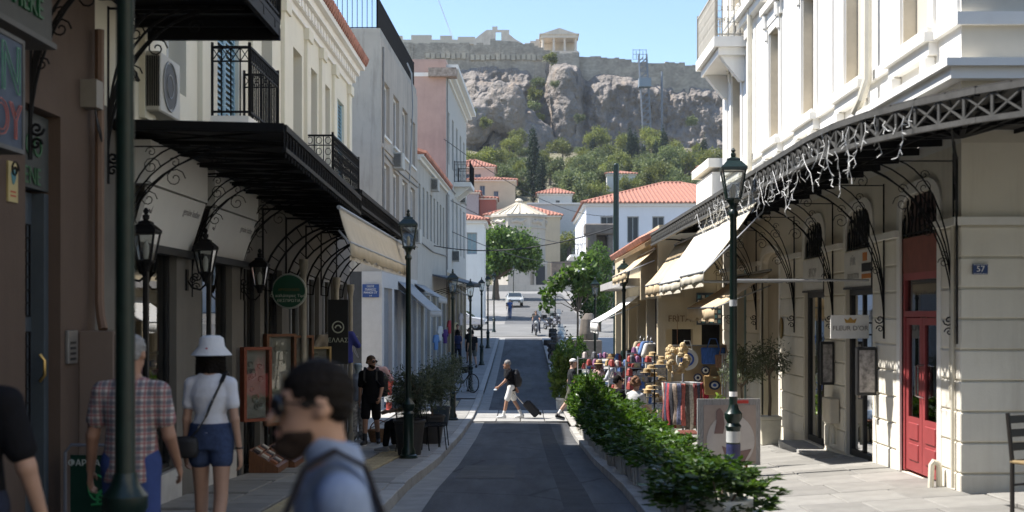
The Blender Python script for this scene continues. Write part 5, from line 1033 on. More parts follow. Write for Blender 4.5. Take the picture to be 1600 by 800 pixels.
q = facade('gable_wall', mar, ru, -11.5, -4, 83, 92.0, [(-8.4,-6.6,88.6,91.4)], lambda u, w, z: (u, 415+w, z), 1.0); MB().prism([(-15.5,415.3,84),(-11.5,415.3,84),(-11.5,415.3,92),(-12.8,415.3,91),(-14,415.3,90.1),(-15.5,415.3,88.8)], (0,.8,0)).prism([(-4,415.2,84),(1,415.2,84),(.5,415.2,87.6),(-2,415.2,89),(-4,415.2,90.6)], (0,.8,0)).box(-9.5,-7.8,415,416,92,93.1).build('broken_wall', mar, ru, world=True)
pa = thing('temple_colonnade', 'long broken marble colonnade far behind the wall', 'temple', (-35, 440, 82))
pb = MB(); pb.box(-56,-13,440,443,92.6,94.2)
for x0, x1, z in ((-54,-47,96.2), (-44,-41,95.6), (-38,-31,95.8), (-28,-24,95.6), (-22,-16,95.2)): pb.box(x0,x1,440.2,442.6,94.2,z)
pb.build('entablature', M('pale marble', (.62,.54,.43), .8, var=.12, stain=.2), pa, world=True)
for k in range(11): MB().lathe([(1.0,0),(.95,.5),(.8,9.0),(1.05,9.6),(1.05,10)], (-55+k*4.1, 441.5, 82.6), 12).build('column', M('pale marble', (1,1,1)), pa, smooth=True, world=True)
steel = M('blue grey scaffold steel', (.17,.19,.22), .5, metal=.3); steel2 = steel
sc = thing('lift_tower', 'blue grey scaffold lift tower climbing the cliff face', 'tower', (37, 384, 56))
MB().box(35.2,38.8,383,386.8,68,70.6).build('cage', M('blue grey cage', (.2,.25,.3), .5), sc, world=True)
b = MB()
for x in (35.2, 37.6):
    for y_ in (384, 386.5): b.bar((x+1.6,y_,50),(x,y_,78),.22)
for k in range(13):
    z = 51+k*2; xo = 1.6*(1-(z-50)/30)
    for y_ in (384, 386.5): b.bar((35.2+xo,y_,z),(37.6+xo,y_,z),.2); b.bar((35.2+xo,y_,z),(37.6+xo-.1,y_,z+2),.16)
b.build('lattice', steel, sc, world=True); b = MB()
for k in range(5): b.bar((33.5+k*1.0,385,76.5),(33.5+k*1.0,385,79.5-.5*(k % 2)),.12)
for z in (76.5,78,79.3): b.bar((33.5,385,z),(37.6,385,z),.12)
b.bar((36.5,385,77),(36.5,402,79),.3); b.build('top_platform', steel, sc, world=True)
sm = thing('rail_mast', 'thin blue steel mast standing against the cliff', 'mast', (42.5, 386, 56)); MB().bar((42.3,386,52),(42.3,386,73),.45).build('rail', steel, sm, world=True); b = MB(); [b.bar((42.3,386.2,53+k*3),(42.3,390,53.4+k*3),.15) for k in range(7)]; b.build('stay', steel, sm, world=True)
cr = thing('crane_jib', 'thin pale crane jib slanting into the sky behind the colonnade', 'crane', (-22, 445, 90)); MB().bar((-23.5,445,94),(-30,445,112),.16).bar((-23,445,94),(-30,445,112),.1).build('jib', M('pale crane steel', (.75,.72,.72), .6), cr, world=True)
_g = random.Random(21); q = SDF()
for k in range(24): a = _g.uniform(-1, 1); zt = 68-abs(a)**1.4*15+_g.uniform(-3, 2); x = -8+a*15; q.ell((x, 381+_g.uniform(-3,4), zt-6), (_g.uniform(3,5.5), _g.uniform(3,5), _g.uniform(6,9)), 1.2)
for k in range(9): q.ell((14+_g.uniform(-3.4,3.4), 391+_g.uniform(-1.5,1.5), 50+k*2.6), (_g.uniform(2.6,4), 3.5, _g.uniform(5,8)), 1.0)
def _rock(ax):
    X, Y, Z = np.meshgrid(ax[0][::2], ax[1][::2], ax[2][::2], indexing='ij'); f = np.zeros(X.shape, np.float32)
    for (fx, fy, fz, ph, am) in ((.9,.7,.35,0,.5),(.5,1.1,.8,2,.45),(1.7,1.3,.6,1,.3),(2.3,1.9,1.7,4,.2),(1.2,.4,1.9,5,.25)): f += am*np.abs(np.sin(X*fx+ph+1.3*np.sin(Z*fz))*np.cos(Y*fy+Z*fz*.7))
    f = np.repeat(np.repeat(np.repeat(f, 2, 0), 2, 1), 2, 2); return f[:len(ax[0]), :len(ax[1]), :len(ax[2])]
ro = obj('rock_outcrop', q.mesh('rock_outcrop', .6, rockmat(), disp=_rock)); ro['kind'] = 'structure'
# ---------------------------------------------------------------- houses on the slope
def tile_roof(par, x0, x1, y0, y1, z, h, ov=.5, step=.6, hip=True):
    xm = (x0+x1)/2; x0 -= ov; x1 += ov; y0 -= ov; y1 += ov; dy = (y1-y0)/2; rx0, rx1 = (x0+min(dy, (x1-x0)*.45), x1-min(dy, (x1-x0)*.45)) if hip else (x0, x1); ym = (y0+y1)/2
    b = MB(); A, B, C_, D = (x0,y0,z),(x1,y0,z),(x1,y1,z),(x0,y1,z); E_, F_ = (rx0,ym,z+h),(rx1,ym,z+h); b.poly([A,B,F_,E_]); b.poly([B,C_,F_]); b.poly([C_,D,E_,F_]); b.poly([D,A,E_]); r = b.build('roof', redtile, par, world=True)
    k = MB(); n = int((x1-x0)/step)
    for i in range(n+1):
        x = lerp(x0, x1, i/n); t = 1.0
        if x < rx0: t = (x-x0)/max(1e-6, rx0-x0)
        if x > rx1: t = (x1-x)/max(1e-6, x1-rx1)
        if t > .03: k.tube([(x,y0-.03,z+.02),(x,lerp(y0,ym,t),z+h*t+.05)], step*.3, 5)
    k.tube([E_, F_], .2, 5); k.tube([A, E_], .16, 5); k.tube([B, F_], .16, 5); o = k.build('roof_tiles', redtile, r, smooth=True, world=True); o['kind'] = 'stuff'; return r
def house(name, lab, x0, x1, y0, y1, z0, z1, mat, wins, roofh=1.2, winmat=None, flat=False, step=.6, leftwins=()):
    h = thing(name, lab, 'house', ((x0+x1)/2, y0, z0)); wn = [(a, c, e, g) for a, c, e, g in wins]
    facade('wall', mat, h, x0, x1, z0, z1, wn, lambda u, w, z: (u, y0+w, z), .3); facade('side_wall', mat, h, y0, y1, z0, z1, leftwins, lambda u, w, z: (x0+w, u, z), .3); MB().box(x1-.2,x1,y0+.01,y1,z0,z1).box(x0+.01,x1-.01,y1-.2,y1,z0,z1).build('rear_wall', mat, h, world=True)
    wmn = winmat or M('dark window opening', (.03,.035,.04), .3)
    for a, c, e, g in wn: window(h, lambda u, w, z: (u, y0+w, z), a, c, e, g, M('window frame paint', (.35,.36,.36), .6), wmn, w=.2, fw=.1, mull=1, bars=0)
    for a, c, e, g in leftwins: window(h, lambda u, w, z: (x0+w, u, z), a, c, e, g, M('window frame paint', (1,1,1)), wmn, w=.2, fw=.1)
    MB().box(x0-.25,x1+.25,y0-.25,y1+.25,z1,z1+.3).build('cornice', plast_w, h, world=True)
    if not flat: tile_roof(h, x0, x1, y0, y1, z1+.31, roofh, step=step)
    return h
hw = M('pale lilac white plaster', (.72,.72,.74), .8, var=.05, scale=.5, stain=.12, stainc=(.5,.5,.5))
house('white_house', 'large white house with red hipped tile roof beside the square', 6.3, 26, 125, 150, -.5, 10.5, hw, [(7.7,9.0,7.2,9.5), (10.3,11.45,6.9,9.5), (12.75,13.95,6.9,9.5), (15.3,16.4,6.9,9.5), (10.3,11.5,1.5,4.5)], 3.2, leftwins=[(127+i*4.4, 128.4+i*4.4, 6.6, 9.3) for i in range(5)]+[(127+i*4.4, 128.4+i*4.4, 1.5, 4.3) for i in range(5)], step=.42)
s = thing('house_balcony', 'iron railed balcony on the sunny side of the large white house', 'balcony', (6.3, 140, 6.2)); MB().box(-1.2,0,-6,4,-.25,0).build('slab', plast_w, s); railing(s, [(0,-6),(-1.15,-6),(-1.15,4),(0,4)], 0, 1.0, .3, .03, world=False)
be = M('beige plaster', (.56,.46,.33), .85, var=.08, scale=.5, stain=.15); pkb = M('pinkish plaster', (.56,.43,.35), .85, var=.08, scale=.5)
bl = M('blue shutter glass', (.05,.08,.13), .4)
house('hill_house', 'pinkish house with red roof highest behind the balcony of the pink building', -14, -5.4, 250, 262, 10, 28.4, pkb, [(-11.3,-10.2,25.2,27.3), (-9.2,-7.9,25.2,27.3)], 2.0, winmat=bl)
house('hill_house', 'beige house with two small dark windows above the octagonal tower', -10.5, -1.2, 238, 248, 8, 24.6, be, [(-7.8,-6.8,22.0,23.8), (-5.2,-4.3,21.4,22.8)], .9, winmat=bl)
house('hill_house', 'small brick red house front below the beige one', -7.5, -4.6, 228, 236, 8, 20.3, M('brick red plaster', (.36,.13,.10), .85), [(-5.9,-5.3,17.5,18.4)], .5)
house('hill_house', 'grey house wedge beside the brick red house', -12, -7.6, 226, 234, 8, 21.2, M('mauve grey plaster', (.36,.32,.33), .85), [], .5)
house('hill_house', 'white house with low red roof right of the cypress pair', 3.2, 9.6, 244, 252, 12, 22.6, M('offwhite plaster', (.66,.64,.60), .85), [(6.5,7.3,20.5,21.6)], 1.3)
house('hill_house', 'long grey white terrace wall house below the white one', 1.2, 11, 232, 238, 9, 19.8, M('grey white plaster', (.5,.5,.49), .85), [], .2, flat=True)
house('hill_house', 'small white house half hidden in trees above the big tiled roof', 18.0, 24.0, 270, 280, 18, 29.2, M('offwhite plaster', (1,1,1)), [(20.6,21.4,26.8,28.2)], 1.0)
house('hill_house', 'pale cottage with tiled roof among trees near the white corner building', 37.5, 46, 272, 282, 18, 30.8, M('offwhite plaster', (1,1,1)), [(40,41,28,29.6)], 1.4)
house('hill_house', 'low house with broad red roof right behind the octagonal tower', -6, 6.5, 216, 226, 5, 16.3, be, [], 1.9)
house('small_house', 'small white house with tile eaves beside the pink building', -9.5, -3.3, 112, 118, -.6, 7.9, plast_w, [(-4.8,-3.9,5.2,7.1)], .8, winmat=M('pale blue pane', (.25,.35,.38), .3), step=.3)
# ---------------------------------------------------------------- octagonal tower
ow = thing('octagonal_tower', 'ancient octagonal marble tower with ribbed conical roof', 'tower', (-.4, 200, rz(200)-.3)); om = M('weathered marble blocks', (.50,.45,.38), .85, var=.15, scale=.6, bump=.4, bscale=3, stain=.45, stainc=(.25,.23,.2))
H = 11.6; MB().lathe([(4.75,0),(4.75,.5),(4.45,.55),(4.4,H-2.2),(4.55,H-2.15),(4.55,H-1.95),(4.4,H-1.9),(4.4,H-.4),(4.75,H-.35),(4.75,H)], (0,0,0), 8, rot=.5).build('shaft', om, ow)
MB().lathe([(4.7,0),(.55,1.9),(.55,2.2),(.7,2.3),(.3,2.7)], (0,0,H), 8, rot=.5).build('roof', M('pale roof slabs', (.56,.50,.40), .85, var=.12), ow)
for k in range(24): a = 2*PI*k/24; MB().bar((4.55*math.cos(a)*.97,4.55*math.sin(a)*.97,H+.1),(.55*math.cos(a),.55*math.sin(a),H+1.95),.16).build('roof_rib', M('pale roof slabs', (1,1,1)), ow)
for k in range(8):
    a = 2*PI*k/8+PI/8+PI/8; c = Vector((math.cos(a),math.sin(a),0))*4.12; s = Vector((-math.sin(a),math.cos(a),0)); q = MB()
    q.tube([c+s*-1.2+Vector((0,0,H-1.3)), c+s*-.4+Vector((0,0,H-1.0)), c+s*.4+Vector((0,0,H-1.2)), c+s*1.1+Vector((0,0,H-.8))], [.15,.35,.3,.12], 6).ico(c+s*-1.0+Vector((0,0,H-1.0)), .2); q.tube([c+s*.1+Vector((0,0,H-1.1)), c+s*.9+Vector((0,0,H-1.6))], [.2,.1], 5); q.build('relief_figure', om, ow)
bx('window', M('dark doorway', (1,1,1)), ow, .25, .85, -4.15, -4.0, 7.2, 8.0, world=False); MB().box(2.6,4.0,-3.9,-2.0,0,3.6).build('doorway', M('dark doorway', (1,1,1)), ow); MB().box(2.3,2.6,-4.2,-3.5,0,3.9).box(4.0,4.3,-4.2,-3.5,0,3.9).box(2.2,4.4,-4.3,-3.5,3.9,4.4).build('door_surround', om, ow)
t = thing('stone_wall', 'low pale stone wall along the far side of the square', 'wall', (0, 182, rz(182))); MB().box(-14,9,0,.5,-.5,.9).build('coping_wall', om, t)
t = thing('rubble_wall', 'brown rubble retaining wall beside the octagonal tower', 'wall', (7, 190, rz(190))); MB().box(-2.6,6,0,2,-1,4.2).build('masonry', M('brown rubble', (.22,.17,.13), .95, var=.5, scale=1.2, bump=.8, bscale=3), t)
# ---------------------------------------------------------------- trees
g = random.Random(11); n_ = 0
for k in range(700):
    y_ = g.uniform(252, 372); px = g.uniform(705, 1140); x = (px-CX)*y_/F; z = terrain(x, y_); py = CY-z*F/y_
    if n_ > 110: break
    if 232 < y_ < 285 and (-15 < x < 12 or 17 < x < 25 or 36 < x < 47) and y_ < 266: continue
    kind = 'pine' if g.random() < .5 else ('broad' if g.random() < .62 else 'bush')
    if y_ > 338: kind = 'bush' if g.random() < .8 else 'pine'
    plant(kind, x, y_, g.uniform(.75, 1.35)*(1 if kind != 'bush' else 1.2)); n_ += 1
for px, y_, s, sz in ((833,268,1.0,1.75),(845,266,.9,1.15),(985,330,.9,1.35),(992,332,1.0,1.2),(1005,325,.9,1.0),(1025,322,.8,1.1),(1037,330,1.0,1.35),(1060,325,.9,.9),(926,345,.8,.9),(1100,320,.9,1.2),(975,322,.8,.9)): plant('cypress', (px-CX)*y_/F, y_, s*1.3, sz=sz*1.15)
for px, y_, s in ((895,262,1.55),(880,250,1.2),(870,228,1.1),(905,258,1.3),(865,222,1.0),(1065,262,1.3),(1050,268,1.2),(1085,262,1.2),(770,236,.9),(930,275,1.0),(745,218,.9),(1010,285,1.3),(960,285,1.1)): plant('broad' if px != 870 else 'pine', (px-CX)*y_/F, y_, s)
for px, y_, s, z, lb in ((838,392,1.7,66,'large green bush in the middle of the cliff cleft'),(842,393,1.3,70,'green bush highest in the cliff cleft'),(832,390,1.4,62,'green bush low in the cliff cleft'),(845,391,1.2,59,'green bush at the mouth of the cliff cleft'),(862,385,1.4,76,'green bush just under the temple porch wall'),(738,376,1.5,58,'green bush on the cliff foot behind the pink building'),(760,374,1.2,55,'small bush on the rocky mound, left side'),(1080,385,1.2,57,'small bush on the cliff foot toward the white building'),(868,383,.9,68,'small bush clinging to the pale buttress'),(905,384,1.0,58,'small bush right of the pale buttress foot')): plant('bush', (px-CX)*y_/F, y_, s*1.25, z=z, label=lb)
def big_tree(name, label, x, y_, z, bl, nl, size, mat, h, r, asp=.75, seed=3, lean=0, limbs=9):
    t = thing(name, label, 'tree', (x, y_, z)); obj('crown', crown_mesh('crown', mat, bl, nl, size, asp, seed, .3), t); trunk_mesh(bl, h, r, seed, limbs, lean).build('trunk', bark, t, smooth=True); return t
big_tree('broadleaf_tree', 'large bright green broadleaf tree standing in the square', -3.0, 150, rz(150), blobs_in(30, 4.3, 3.2, 2.6, 1.0, 1.6, 5, 5.2), 11000, .42, mulb, 2.6, .38)
big_tree('young_tree', 'young broad leaved street tree arching beside the right hand lamps', 2.55, 58, rp(2.5,58), [(-.9,0,4.0,.42),(-1.3,.2,3.5,.38),(-1.5,0,3.0,.25),(-.4,0,4.3,.45),(.2,0,4.5,.5),(.7,.2,4.2,.45),(1.1,0,3.7,.4),(.1,0,3.7,.35),(.5,.1,5.0,.3)], 900, .27, mulb, 2.9, .055, .8, 4)
big_tree('poplar_sapling', 'light green upright sapling in front of the old stone ruin', 5.6, 92, rz(92), blobs_in(12, 1.1, 1.1, 2.6, .5, .8, 8, 4.0), 2600, .24, mulb, 2.2, .1, .6, 6)
big_tree('poplar_sapling', 'small leafy sapling left of the tall green pole', 3.9, 75, rz(75), blobs_in(9, .8, .8, 1.7, .35, .6, 18, 3.0), 1500, .22, mulb, 1.8, .07, .6, 9)
big_tree('shade_tree', 'dark leafy tree at the end of the far left pavement', -5.8, 118, rz(118), blobs_in(14, 2.0, 2.0, 1.8, .8, 1.2, 15, 4.6), 5000, .34, mulb, 2.2, .2, .7, 12)
t = thing('stone_ruin', 'dark ancient stone pier with a lintel in front of the white house', 'ruin', (6.2, 116, rz(116))); MB().box(-.3,.6,0,2,0,8.0).box(1.6,2.1,0,2,0,7.6).box(-.5,2.3,-.1,2.1,7.6,8.6).box(.6,1.6,1.6,2,0,7.6).build('masonry', M('dark old stone', (.16,.14,.12), .95, var=.4, scale=1, bump=.8, bscale=3), t, bevel=.1)
t = thing('stone_plinth', 'dark stone plinth with a rounded block beside the right pavement', 'plinth', (3.0, 62, rp(3,62)-.05)); MB().box(-.6,.9,0,1.4,0,1.2).lathe([(.45,1.2),(.5,1.5),(.4,2.2),(.2,2.5)], (.3,.7,0), 10).build('stone', M('dark old stone', (1,1,1)), t, bevel=.04)
# overhead cables
cab = M('black cable', (.02,.02,.02), .6)
for k, (a, c, sag, lab) in enumerate((((-3.9,70,6.2),(6.6,124,6.8),.8,'thin cable sagging from the pink building to the white house'), ((-3.9,72,4.6),(7,124,5.2),.9,'lower thin cable crossing above the square'), ((-4.2,60,3.2),(3.3,44,3.0),.5,'thin cable crossing the street before the tall green pole'), ((-4.0,66,9.0),(9,124,9.5),1.2,'highest thin cable crossing towards the tiled roof'))):
    a, c = Vector(a), Vector(c); tag(MB().tube([lerp(a, c, i/14)-Vector((0,0,sag*4*(i/14)*(1-i/14))) for i in range(15)], .022, 4).build('overhead_cable', cab), lab, 'cable', 'overhead cables')
# ---------------------------------------------------------------- street lamps
def lamp(x, y_, z, label, first=[None]):
    if first[0] is None:
        t = thing('street_lamp', label, 'street lamp', (x, y_, z), group='green lantern street lamps')
        MB().lathe([(.15,0),(.15,.05),(.12,.07),(.115,.14),(.085,.2),(.085,.72),(.10,.76),(.075,.8),(.108,.86),(.108,.92),(.07,.97),(.055,1.03)], (0,0,0), 14).build('base', lampgreen, t, smooth=True)
        MB().lathe([(.05,1.0),(.042,3.35),(.06,3.38),(.06,3.42),(.04,3.45),(.045,3.52)], (0,0,0), 12).build('shaft', lampgreen, t, smooth=True)
        MB().lathe([(.16,0),(.16,.012)], (0,0,0), 6).build('foot_plate', lampgreen, t); lantern_parts(t, .14, 3.58, lampgreen, lampglass); first[0] = t; return t
    return clone(first[0], (x, y_, z), random.uniform(-.1, .1), label)
LL = ['dark green lamp post nearest the camera, cut off by the picture top', 'green lantern lamp standing beside the first olive pot on the left pavement', 'green lantern lamp just before the crossing on the left pavement', 'green lantern lamp with the bicycle leaning on it', 'fifth lantern lamp along the left pavement, past the bicycle', 'sixth lantern lamp along the left pavement near the cross street', 'last lantern lamp of the left row, beyond the cross street']
for (d, lab) in zip((6.2, 21.7, 35.7, 48, 61.5, 73, 89), LL): lamp(-1.92, d, lp(d), lab)
RL = ['tall green lantern lamp with stickers in front of the cream awnings', 'green lantern lamp beside the souvenir shop and the seated people', 'third lantern lamp on the right, before the small white awning', 'lantern lamp on the right under the young tree', 'far lantern lamp on the right beyond the cross street']
rl = [lamp(2.63, d, rp(2.6, d)-(.12 if d < 17 else 0), lab) for d, lab in zip((15.9, 32.9, 45.8, 60, 100), RL)]
lamp(-.9, 142, rz(142), 'distant lantern lamp in front of the silver car')
for z0, z1, m_ in ((1.13,1.19,white), (.56,.70,M('grey sticker', (.45,.46,.45))), (.2,.54,M('navy sticker wrap', (.03,.035,.10), .5, var=.5, scale=9)), (2.25,2.33,M('grey sticker', (1,1,1)))):
    r_ = .089 if z1 < .85 else (.052 if z1 < 1.2 else .049); MB().lathe([(r_,z0),(r_,z1)], (0,0,0), 14).build('sticker', m_, rl[0], smooth=True)
t = thing('utility_pole', 'tall plain dark green pole rising behind the awnings', 'pole', (3.25, 44, rp(3.2,44)-.1)); MB().lathe([(.13,0),(.12,1.2),(.10,1.25),(.095,8.1),(.05,8.15)], (0,0,0), 12).build('shaft', lampgreen, t, smooth=True); MB().lathe([(.11,4.5),(.11,4.62)], (0,0,0), 10).bar((0,0,7.8),(-.3,0,7.8),.04).build('clamp', greym, t)
# ---------------------------------------------------------------- planters with hedge shrubs
potw = M('white fluted planter', (.58,.56,.51), .7, var=.12, scale=5, stain=.35, stainc=(.25,.23,.18), bump=.1)
def shrub_mesh(seed, rx, ry, h, nshoot, size, mat):
    g = np.random.default_rng(seed); P = []; N = []
    for k in range(nshoot):
        a = g.uniform(0, 2*PI); q = math.sqrt(g.random()); zz = g.uniform(.12, 1); w = math.sqrt(max(.05, 1-((zz-.45)/.62)**2))*(1+.12*g.normal())
        c = np.array([rx*q**.5*w*math.cos(a), ry*q**.5*w*math.sin(a), h*zz*(1+.09*g.normal())]); ax = c-np.array([0,0,h*.25]); ax = ax/np.linalg.norm(ax)+np.array([0,0,.5]); n = int(g.integers(9, 15))
        for j in range(n): P.append(c-ax*size*.9*(j/n)+g.normal(size=3)*.008); N.append(ax*.8)
    return leaf_quads(np.array(P), np.array(N), size, .4, g, .12)
SH = []
for i in range(4):
    V, Q = shrub_mesh(60+i, .40, .5, 1.0, 105, .125, shrubm); SH.append(mesh_np('foliage', V, Q, shrubm))
stm = MB()
for k in range(6): a = k*1.05; stm.tube([(.03*math.cos(a),.03*math.sin(a),-.2),(.16*math.cos(a),.16*math.sin(a),.35),(.3*math.cos(a),.3*math.sin(a),.75)], [.014,.01,.004], 5)
stme = bpy.data.meshes.new('stems'); stme.from_pydata(stm.v, [], stm.f); stme.materials.append(bark)
pb = MB().lathe([(.21,0),(.22,.02),(.24,.30),(.27,.33),(.27,.40),(.235,.40),(.22,.34)], (0,0,0), 20, 1, 1.2)
for k in range(20): a = 2*PI*(k+.5)/20; pb.bar((.225*math.cos(a),.27*math.sin(a),.03),(.245*math.cos(a),.294*math.sin(a),.30),.03)
pbm = bpy.data.meshes.new('pot'); pbm.from_pydata(pb.v, [], pb.f); pbm.materials.append(potw)
ORD = 'second third fourth fifth sixth seventh eighth ninth tenth eleventh twelfth thirteenth fourteenth fifteenth sixteenth seventeenth eighteenth nineteenth twentieth twenty-first twenty-second twenty-third twenty-fourth twenty-fifth twenty-sixth twenty-seventh twenty-eighth twenty-ninth thirtieth thirty-first thirty-second'.split()
hy = [10.5+i*.72 for i in range(32)]
for i, d in enumerate(hy):
    hgt = float(np.interp(d, [10, 14, 18, 24, 33], [.34, .40, .50, .80, .98])); x = 1.62+.05*math.sin(i*2.3)
    nm = 'nearest' if i == 0 else ('farthest' if i == len(hy)-1 else None)
    lab = 'nearest white planter of leafy shrub at the bottom of the picture' if i == 0 else ('farthest leafy shrub of the hedge, beside the man in the cap' if i == len(hy)-1 else 'white planter with leafy shrub, %s of the roadside hedge counted from the near end' % ORD[i-1])
    t = thing('potted_shrub', lab, 'potted shrub', (x, d, rz(d)+.1), random.uniform(-.3,.3), group='hedge of potted shrubs')
    obj('pot', pbm, t); f = obj('foliage', SH[i % 4], t); f.location = (0, 0, .28); f.scale = (random.uniform(.8,1.15),)*2+(hgt*random.uniform(.75,1.15),); f.rotation_euler = (0, 0, random.uniform(0, 6.3)); s = obj('stems', stme, t); s.location = (0, 0, .3); s.scale = (1, 1, hgt)
lightleaf = leafmat('light lime foliage', (.10,.17,.035), (.22,.30,.08), .4, .4, 3)
for i, (x, d, s, lab) in enumerate(((1.35,40.5,1.25,'lime green leafy shrub beside the man in the white cap'), (1.75,46,1.2,'dark leafy shrub before the parked scooters, nearer one'), (1.8,50,1.25,'dark leafy shrub before the parked scooters, middle one'), (1.75,54,1.2,'dark leafy shrub before the parked scooters, farther one'), (2.4,56,1.3,'dark leafy shrub at the foot of the young tree'))):
    t = thing('potted_shrub', lab, 'potted shrub', (x, d, rz(d)+.1), group='shrubs past the crossing'); obj('pot', pbm, t); f = obj('foliage', SH[i % 4] if i else mesh_np('foliage', *shrub_mesh(99, .35, .35, 1.2, 110, .15, lightleaf), lightleaf), t); f.location = (0, 0, .25); f.scale = (s, s*1.2, s)
# olive shrubs in pots
def olive(name, lab, x, y_, z, r, h, pot, pm, stemh=.0, n=2200, seed=1, leaf=.075, sq=False, group='potted olives'):
    t = thing(name, lab, 'potted plant', (x, y_, z), group=group); bl = blobs_in(12, r*.62, r*.62, h*.32, r*.28, r*.45, seed, pot[1]+stemh+h*.5)
    if sq: w = pot[0]; MB().hexa([(-w*.86,-w*.86,0),(w*.86,-w*.86,0),(w*.86,w*.86,0),(-w*.86,w*.86,0)],[(-w,-w,pot[1]-.06),(w,-w,pot[1]-.06),(w,w,pot[1]-.06),(-w,w,pot[1]-.06)]).box(-w*1.06,w*1.06,-w*1.06,w*1.06,pot[1]-.06,pot[1]).build('pot', pm, t, bevel=.01)
    else: MB().lathe([(pot[0]*.72,0),(pot[0]*.75,.02),(pot[0],pot[1]-.05),(pot[0]*1.08,pot[1]-.04),(pot[0]*1.08,pot[1]),(pot[0]*.95,pot[1]),(pot[0]*.9,pot[1]-.06)], (0,0,0), 22).build('pot', pm, t, smooth=True)
    obj('foliage', crown_mesh('foliage', olivel, bl, n, leaf, .28, seed, .15), t); b = MB(); top = (0,0,pot[1]+stemh+h*.15); b.tube([(0,0,pot[1]-.08),(.02,.01,pot[1]+stemh*.5),top], [.03,.024,.02], 7)
    for q in bl[:8]: b.tube([top, lerp(Vector(top), Vector(q[:3]), .5)+Vector((0,0,.04)), q[:3]], [.014,.009,.003], 5)
    b.build('stem', bark, t, smooth=True); return t
terr = M('dark charcoal pot', (.05,.045,.042), .6, var=.2, bump=.1)
olive('potted_olive', 'bushy grey green olive in a dark pot beside the second lamp', -1.98, 22.6, lp(22.6), .62, 1.05, (.27,.62), terr, .0, 3000, 1)
olive('potted_olive', 'second bushy olive in a dark pot with metal chairs around it', -1.85, 26.2, lp(26.2), .68, 1.1, (.27,.58), terr, .05, 3000, 2)
olive('potted_olive', 'leafy green potted tree before the crossing near the third lamp', -2.1, 33.2, lp(33.2), .75, 1.3, (.25,.5), M('dark blue pot', (.03,.045,.06), .4), .25, 2600, 3)
olive('potted_olive', 'olive tree in a white square planter by the cream wall', 4.12, 21.3, rp(4.1,21.3), .5, .8, (.17,.48), M('cream square planter', (.62,.58,.48), .7, stain=.1), .55, 1100, 4, .07, True)
olive('potted_olive', 'fuller olive tree in a low pot behind the square planter', 4.05, 23.6, rp(4,23.6), .5, 1.1, (.2,.4), M('cream square planter', (1,1,1)), .35, 1900, 5, .075, True)
t = thing('potted_plant', 'small round green bush in a white pot by the souvenir shop', 'potted plant', (3.85, 25.3, rp(3.8,25.3)), group='potted plants right'); MB().lathe([(.11,0),(.15,.26),(.165,.27),(.165,.3),(.14,.3)], (0,0,0), 18).build('pot', M('white glazed pot', (.72,.71,.68), .4), t, smooth=True)
obj('foliage', crown_mesh('foliage', mulb, [(0,0,.40,.2),(.08,0,.42,.16),(-.08,.03,.42,.16)], 900, .06, .4, 4, .3), t)
t = thing('potted_plant', 'leafy yellow green plant at the foot of the olive tree', 'potted plant', (3.75, 23.9, rp(3.8,23.9)), group='potted plants right'); MB().lathe([(.12,0),(.16,.22),(.17,.25),(.14,.25)], (0,0,0), 16).build('pot', M('cream square planter', (1,1,1)), t, smooth=True); obj('foliage', mesh_np('foliage', *shrub_mesh(5, .3, .3, .55, 50, .11, lightleaf), lightleaf), t).location = (0,0,.2)
# ---------------------------------------------------------------- street furniture
def wire_chair(lab, x, y_, z, r):
    t = thing('metal_chair', lab, 'chair', (x, y_, z), r, group='thin black metal chairs')
    for sx in (-.2, .2):
        for sy in (-.2, .2): MB().tube([(sx*1.15,sy*1.2,0),(sx,sy,.44)], .011, 6).build('leg', iron, t)
    b = MB().tube([(-.21,-.21,.45),(.21,-.21,.45),(.21,.21,.45),(-.21,.21,.45)], .012, 6, closed=True); [b.bar((-.2+i*.057,-.21,.455),(-.2+i*.057,.21,.455),.012,.006) for i in range(8)]; b.build('seat', iron, t)
    b = MB().tube([(-.2,.21,.45),(-.2,.27,.85),(0,.29,.9),(.2,.27,.85),(.2,.21,.45)], .012, 6); [b.tube([(-.13+i*.065,.215,.46),(-.13+i*.065,.28,.87)], .006, 4) for i in range(5)]; b.build('backrest', iron, t)
wire_chair('thin black metal chair in front of the second olive', -1.72, 24.3, lp(24.3), 1.9); wire_chair('thin black metal chair close to the kerb by the olives', -1.75, 25.2, lp(25.2), 1.2); wire_chair('thin black metal chair the seated person in black uses', -2.0, 23.5, lp(23.5), 1.3)
t = thing('cafe_chair', 'dark wooden ladder back chair at the lower right corner', 'chair', (4.58, 11.2, rp(4.5,11.2)), .5); wd = M('black stained wood', (.02,.017,.015), .4)
for sx in (-.19, .19): MB().tube([(sx,-.19,0),(sx,-.19,.45)], .02, 8).build('leg', wd, t, smooth=True); MB().tube([(sx,.19,0),(sx,.19,.45),(sx,.24,.88)], .02, 8).build('back_post', wd, t, smooth=True)
MB().box(-.21,.21,-.21,.21,.44,.47).build('seat', M('rush seat', (.25,.18,.09), .9, var=.3, scale=30), t, bevel=.01)
for z in (.58, .7, .82): MB().box(-.18,.18,.2+(z-.45)*.12,.22+(z-.45)*.12,z-.035,z+.035).build('slat', wd, t, bevel=.006)
for z, yy in ((.2,-.19),(.25,.19)): MB().tube([(-.19,yy,z),(.19,yy,z)], .012, 6).build('stretcher', wd, t)
t = thing('low_table', 'low folding table with brown red slats behind the hedge', 'table', (2.45, 20.4, rp(2.4,20.4))); 
for k in range(4): MB().box(-.3+.02*k,.35,-.3+k*.16,-.18+k*.16,.42,.44).build('slat', M('red brown slat', (.18,.06,.04), .6), t)
for sx in (-.22,.26):
    for sy in (-.22,.22): MB().bar((sx,sy,0),(sx*.8,sy,.42),.025).build('leg', blackm, t)
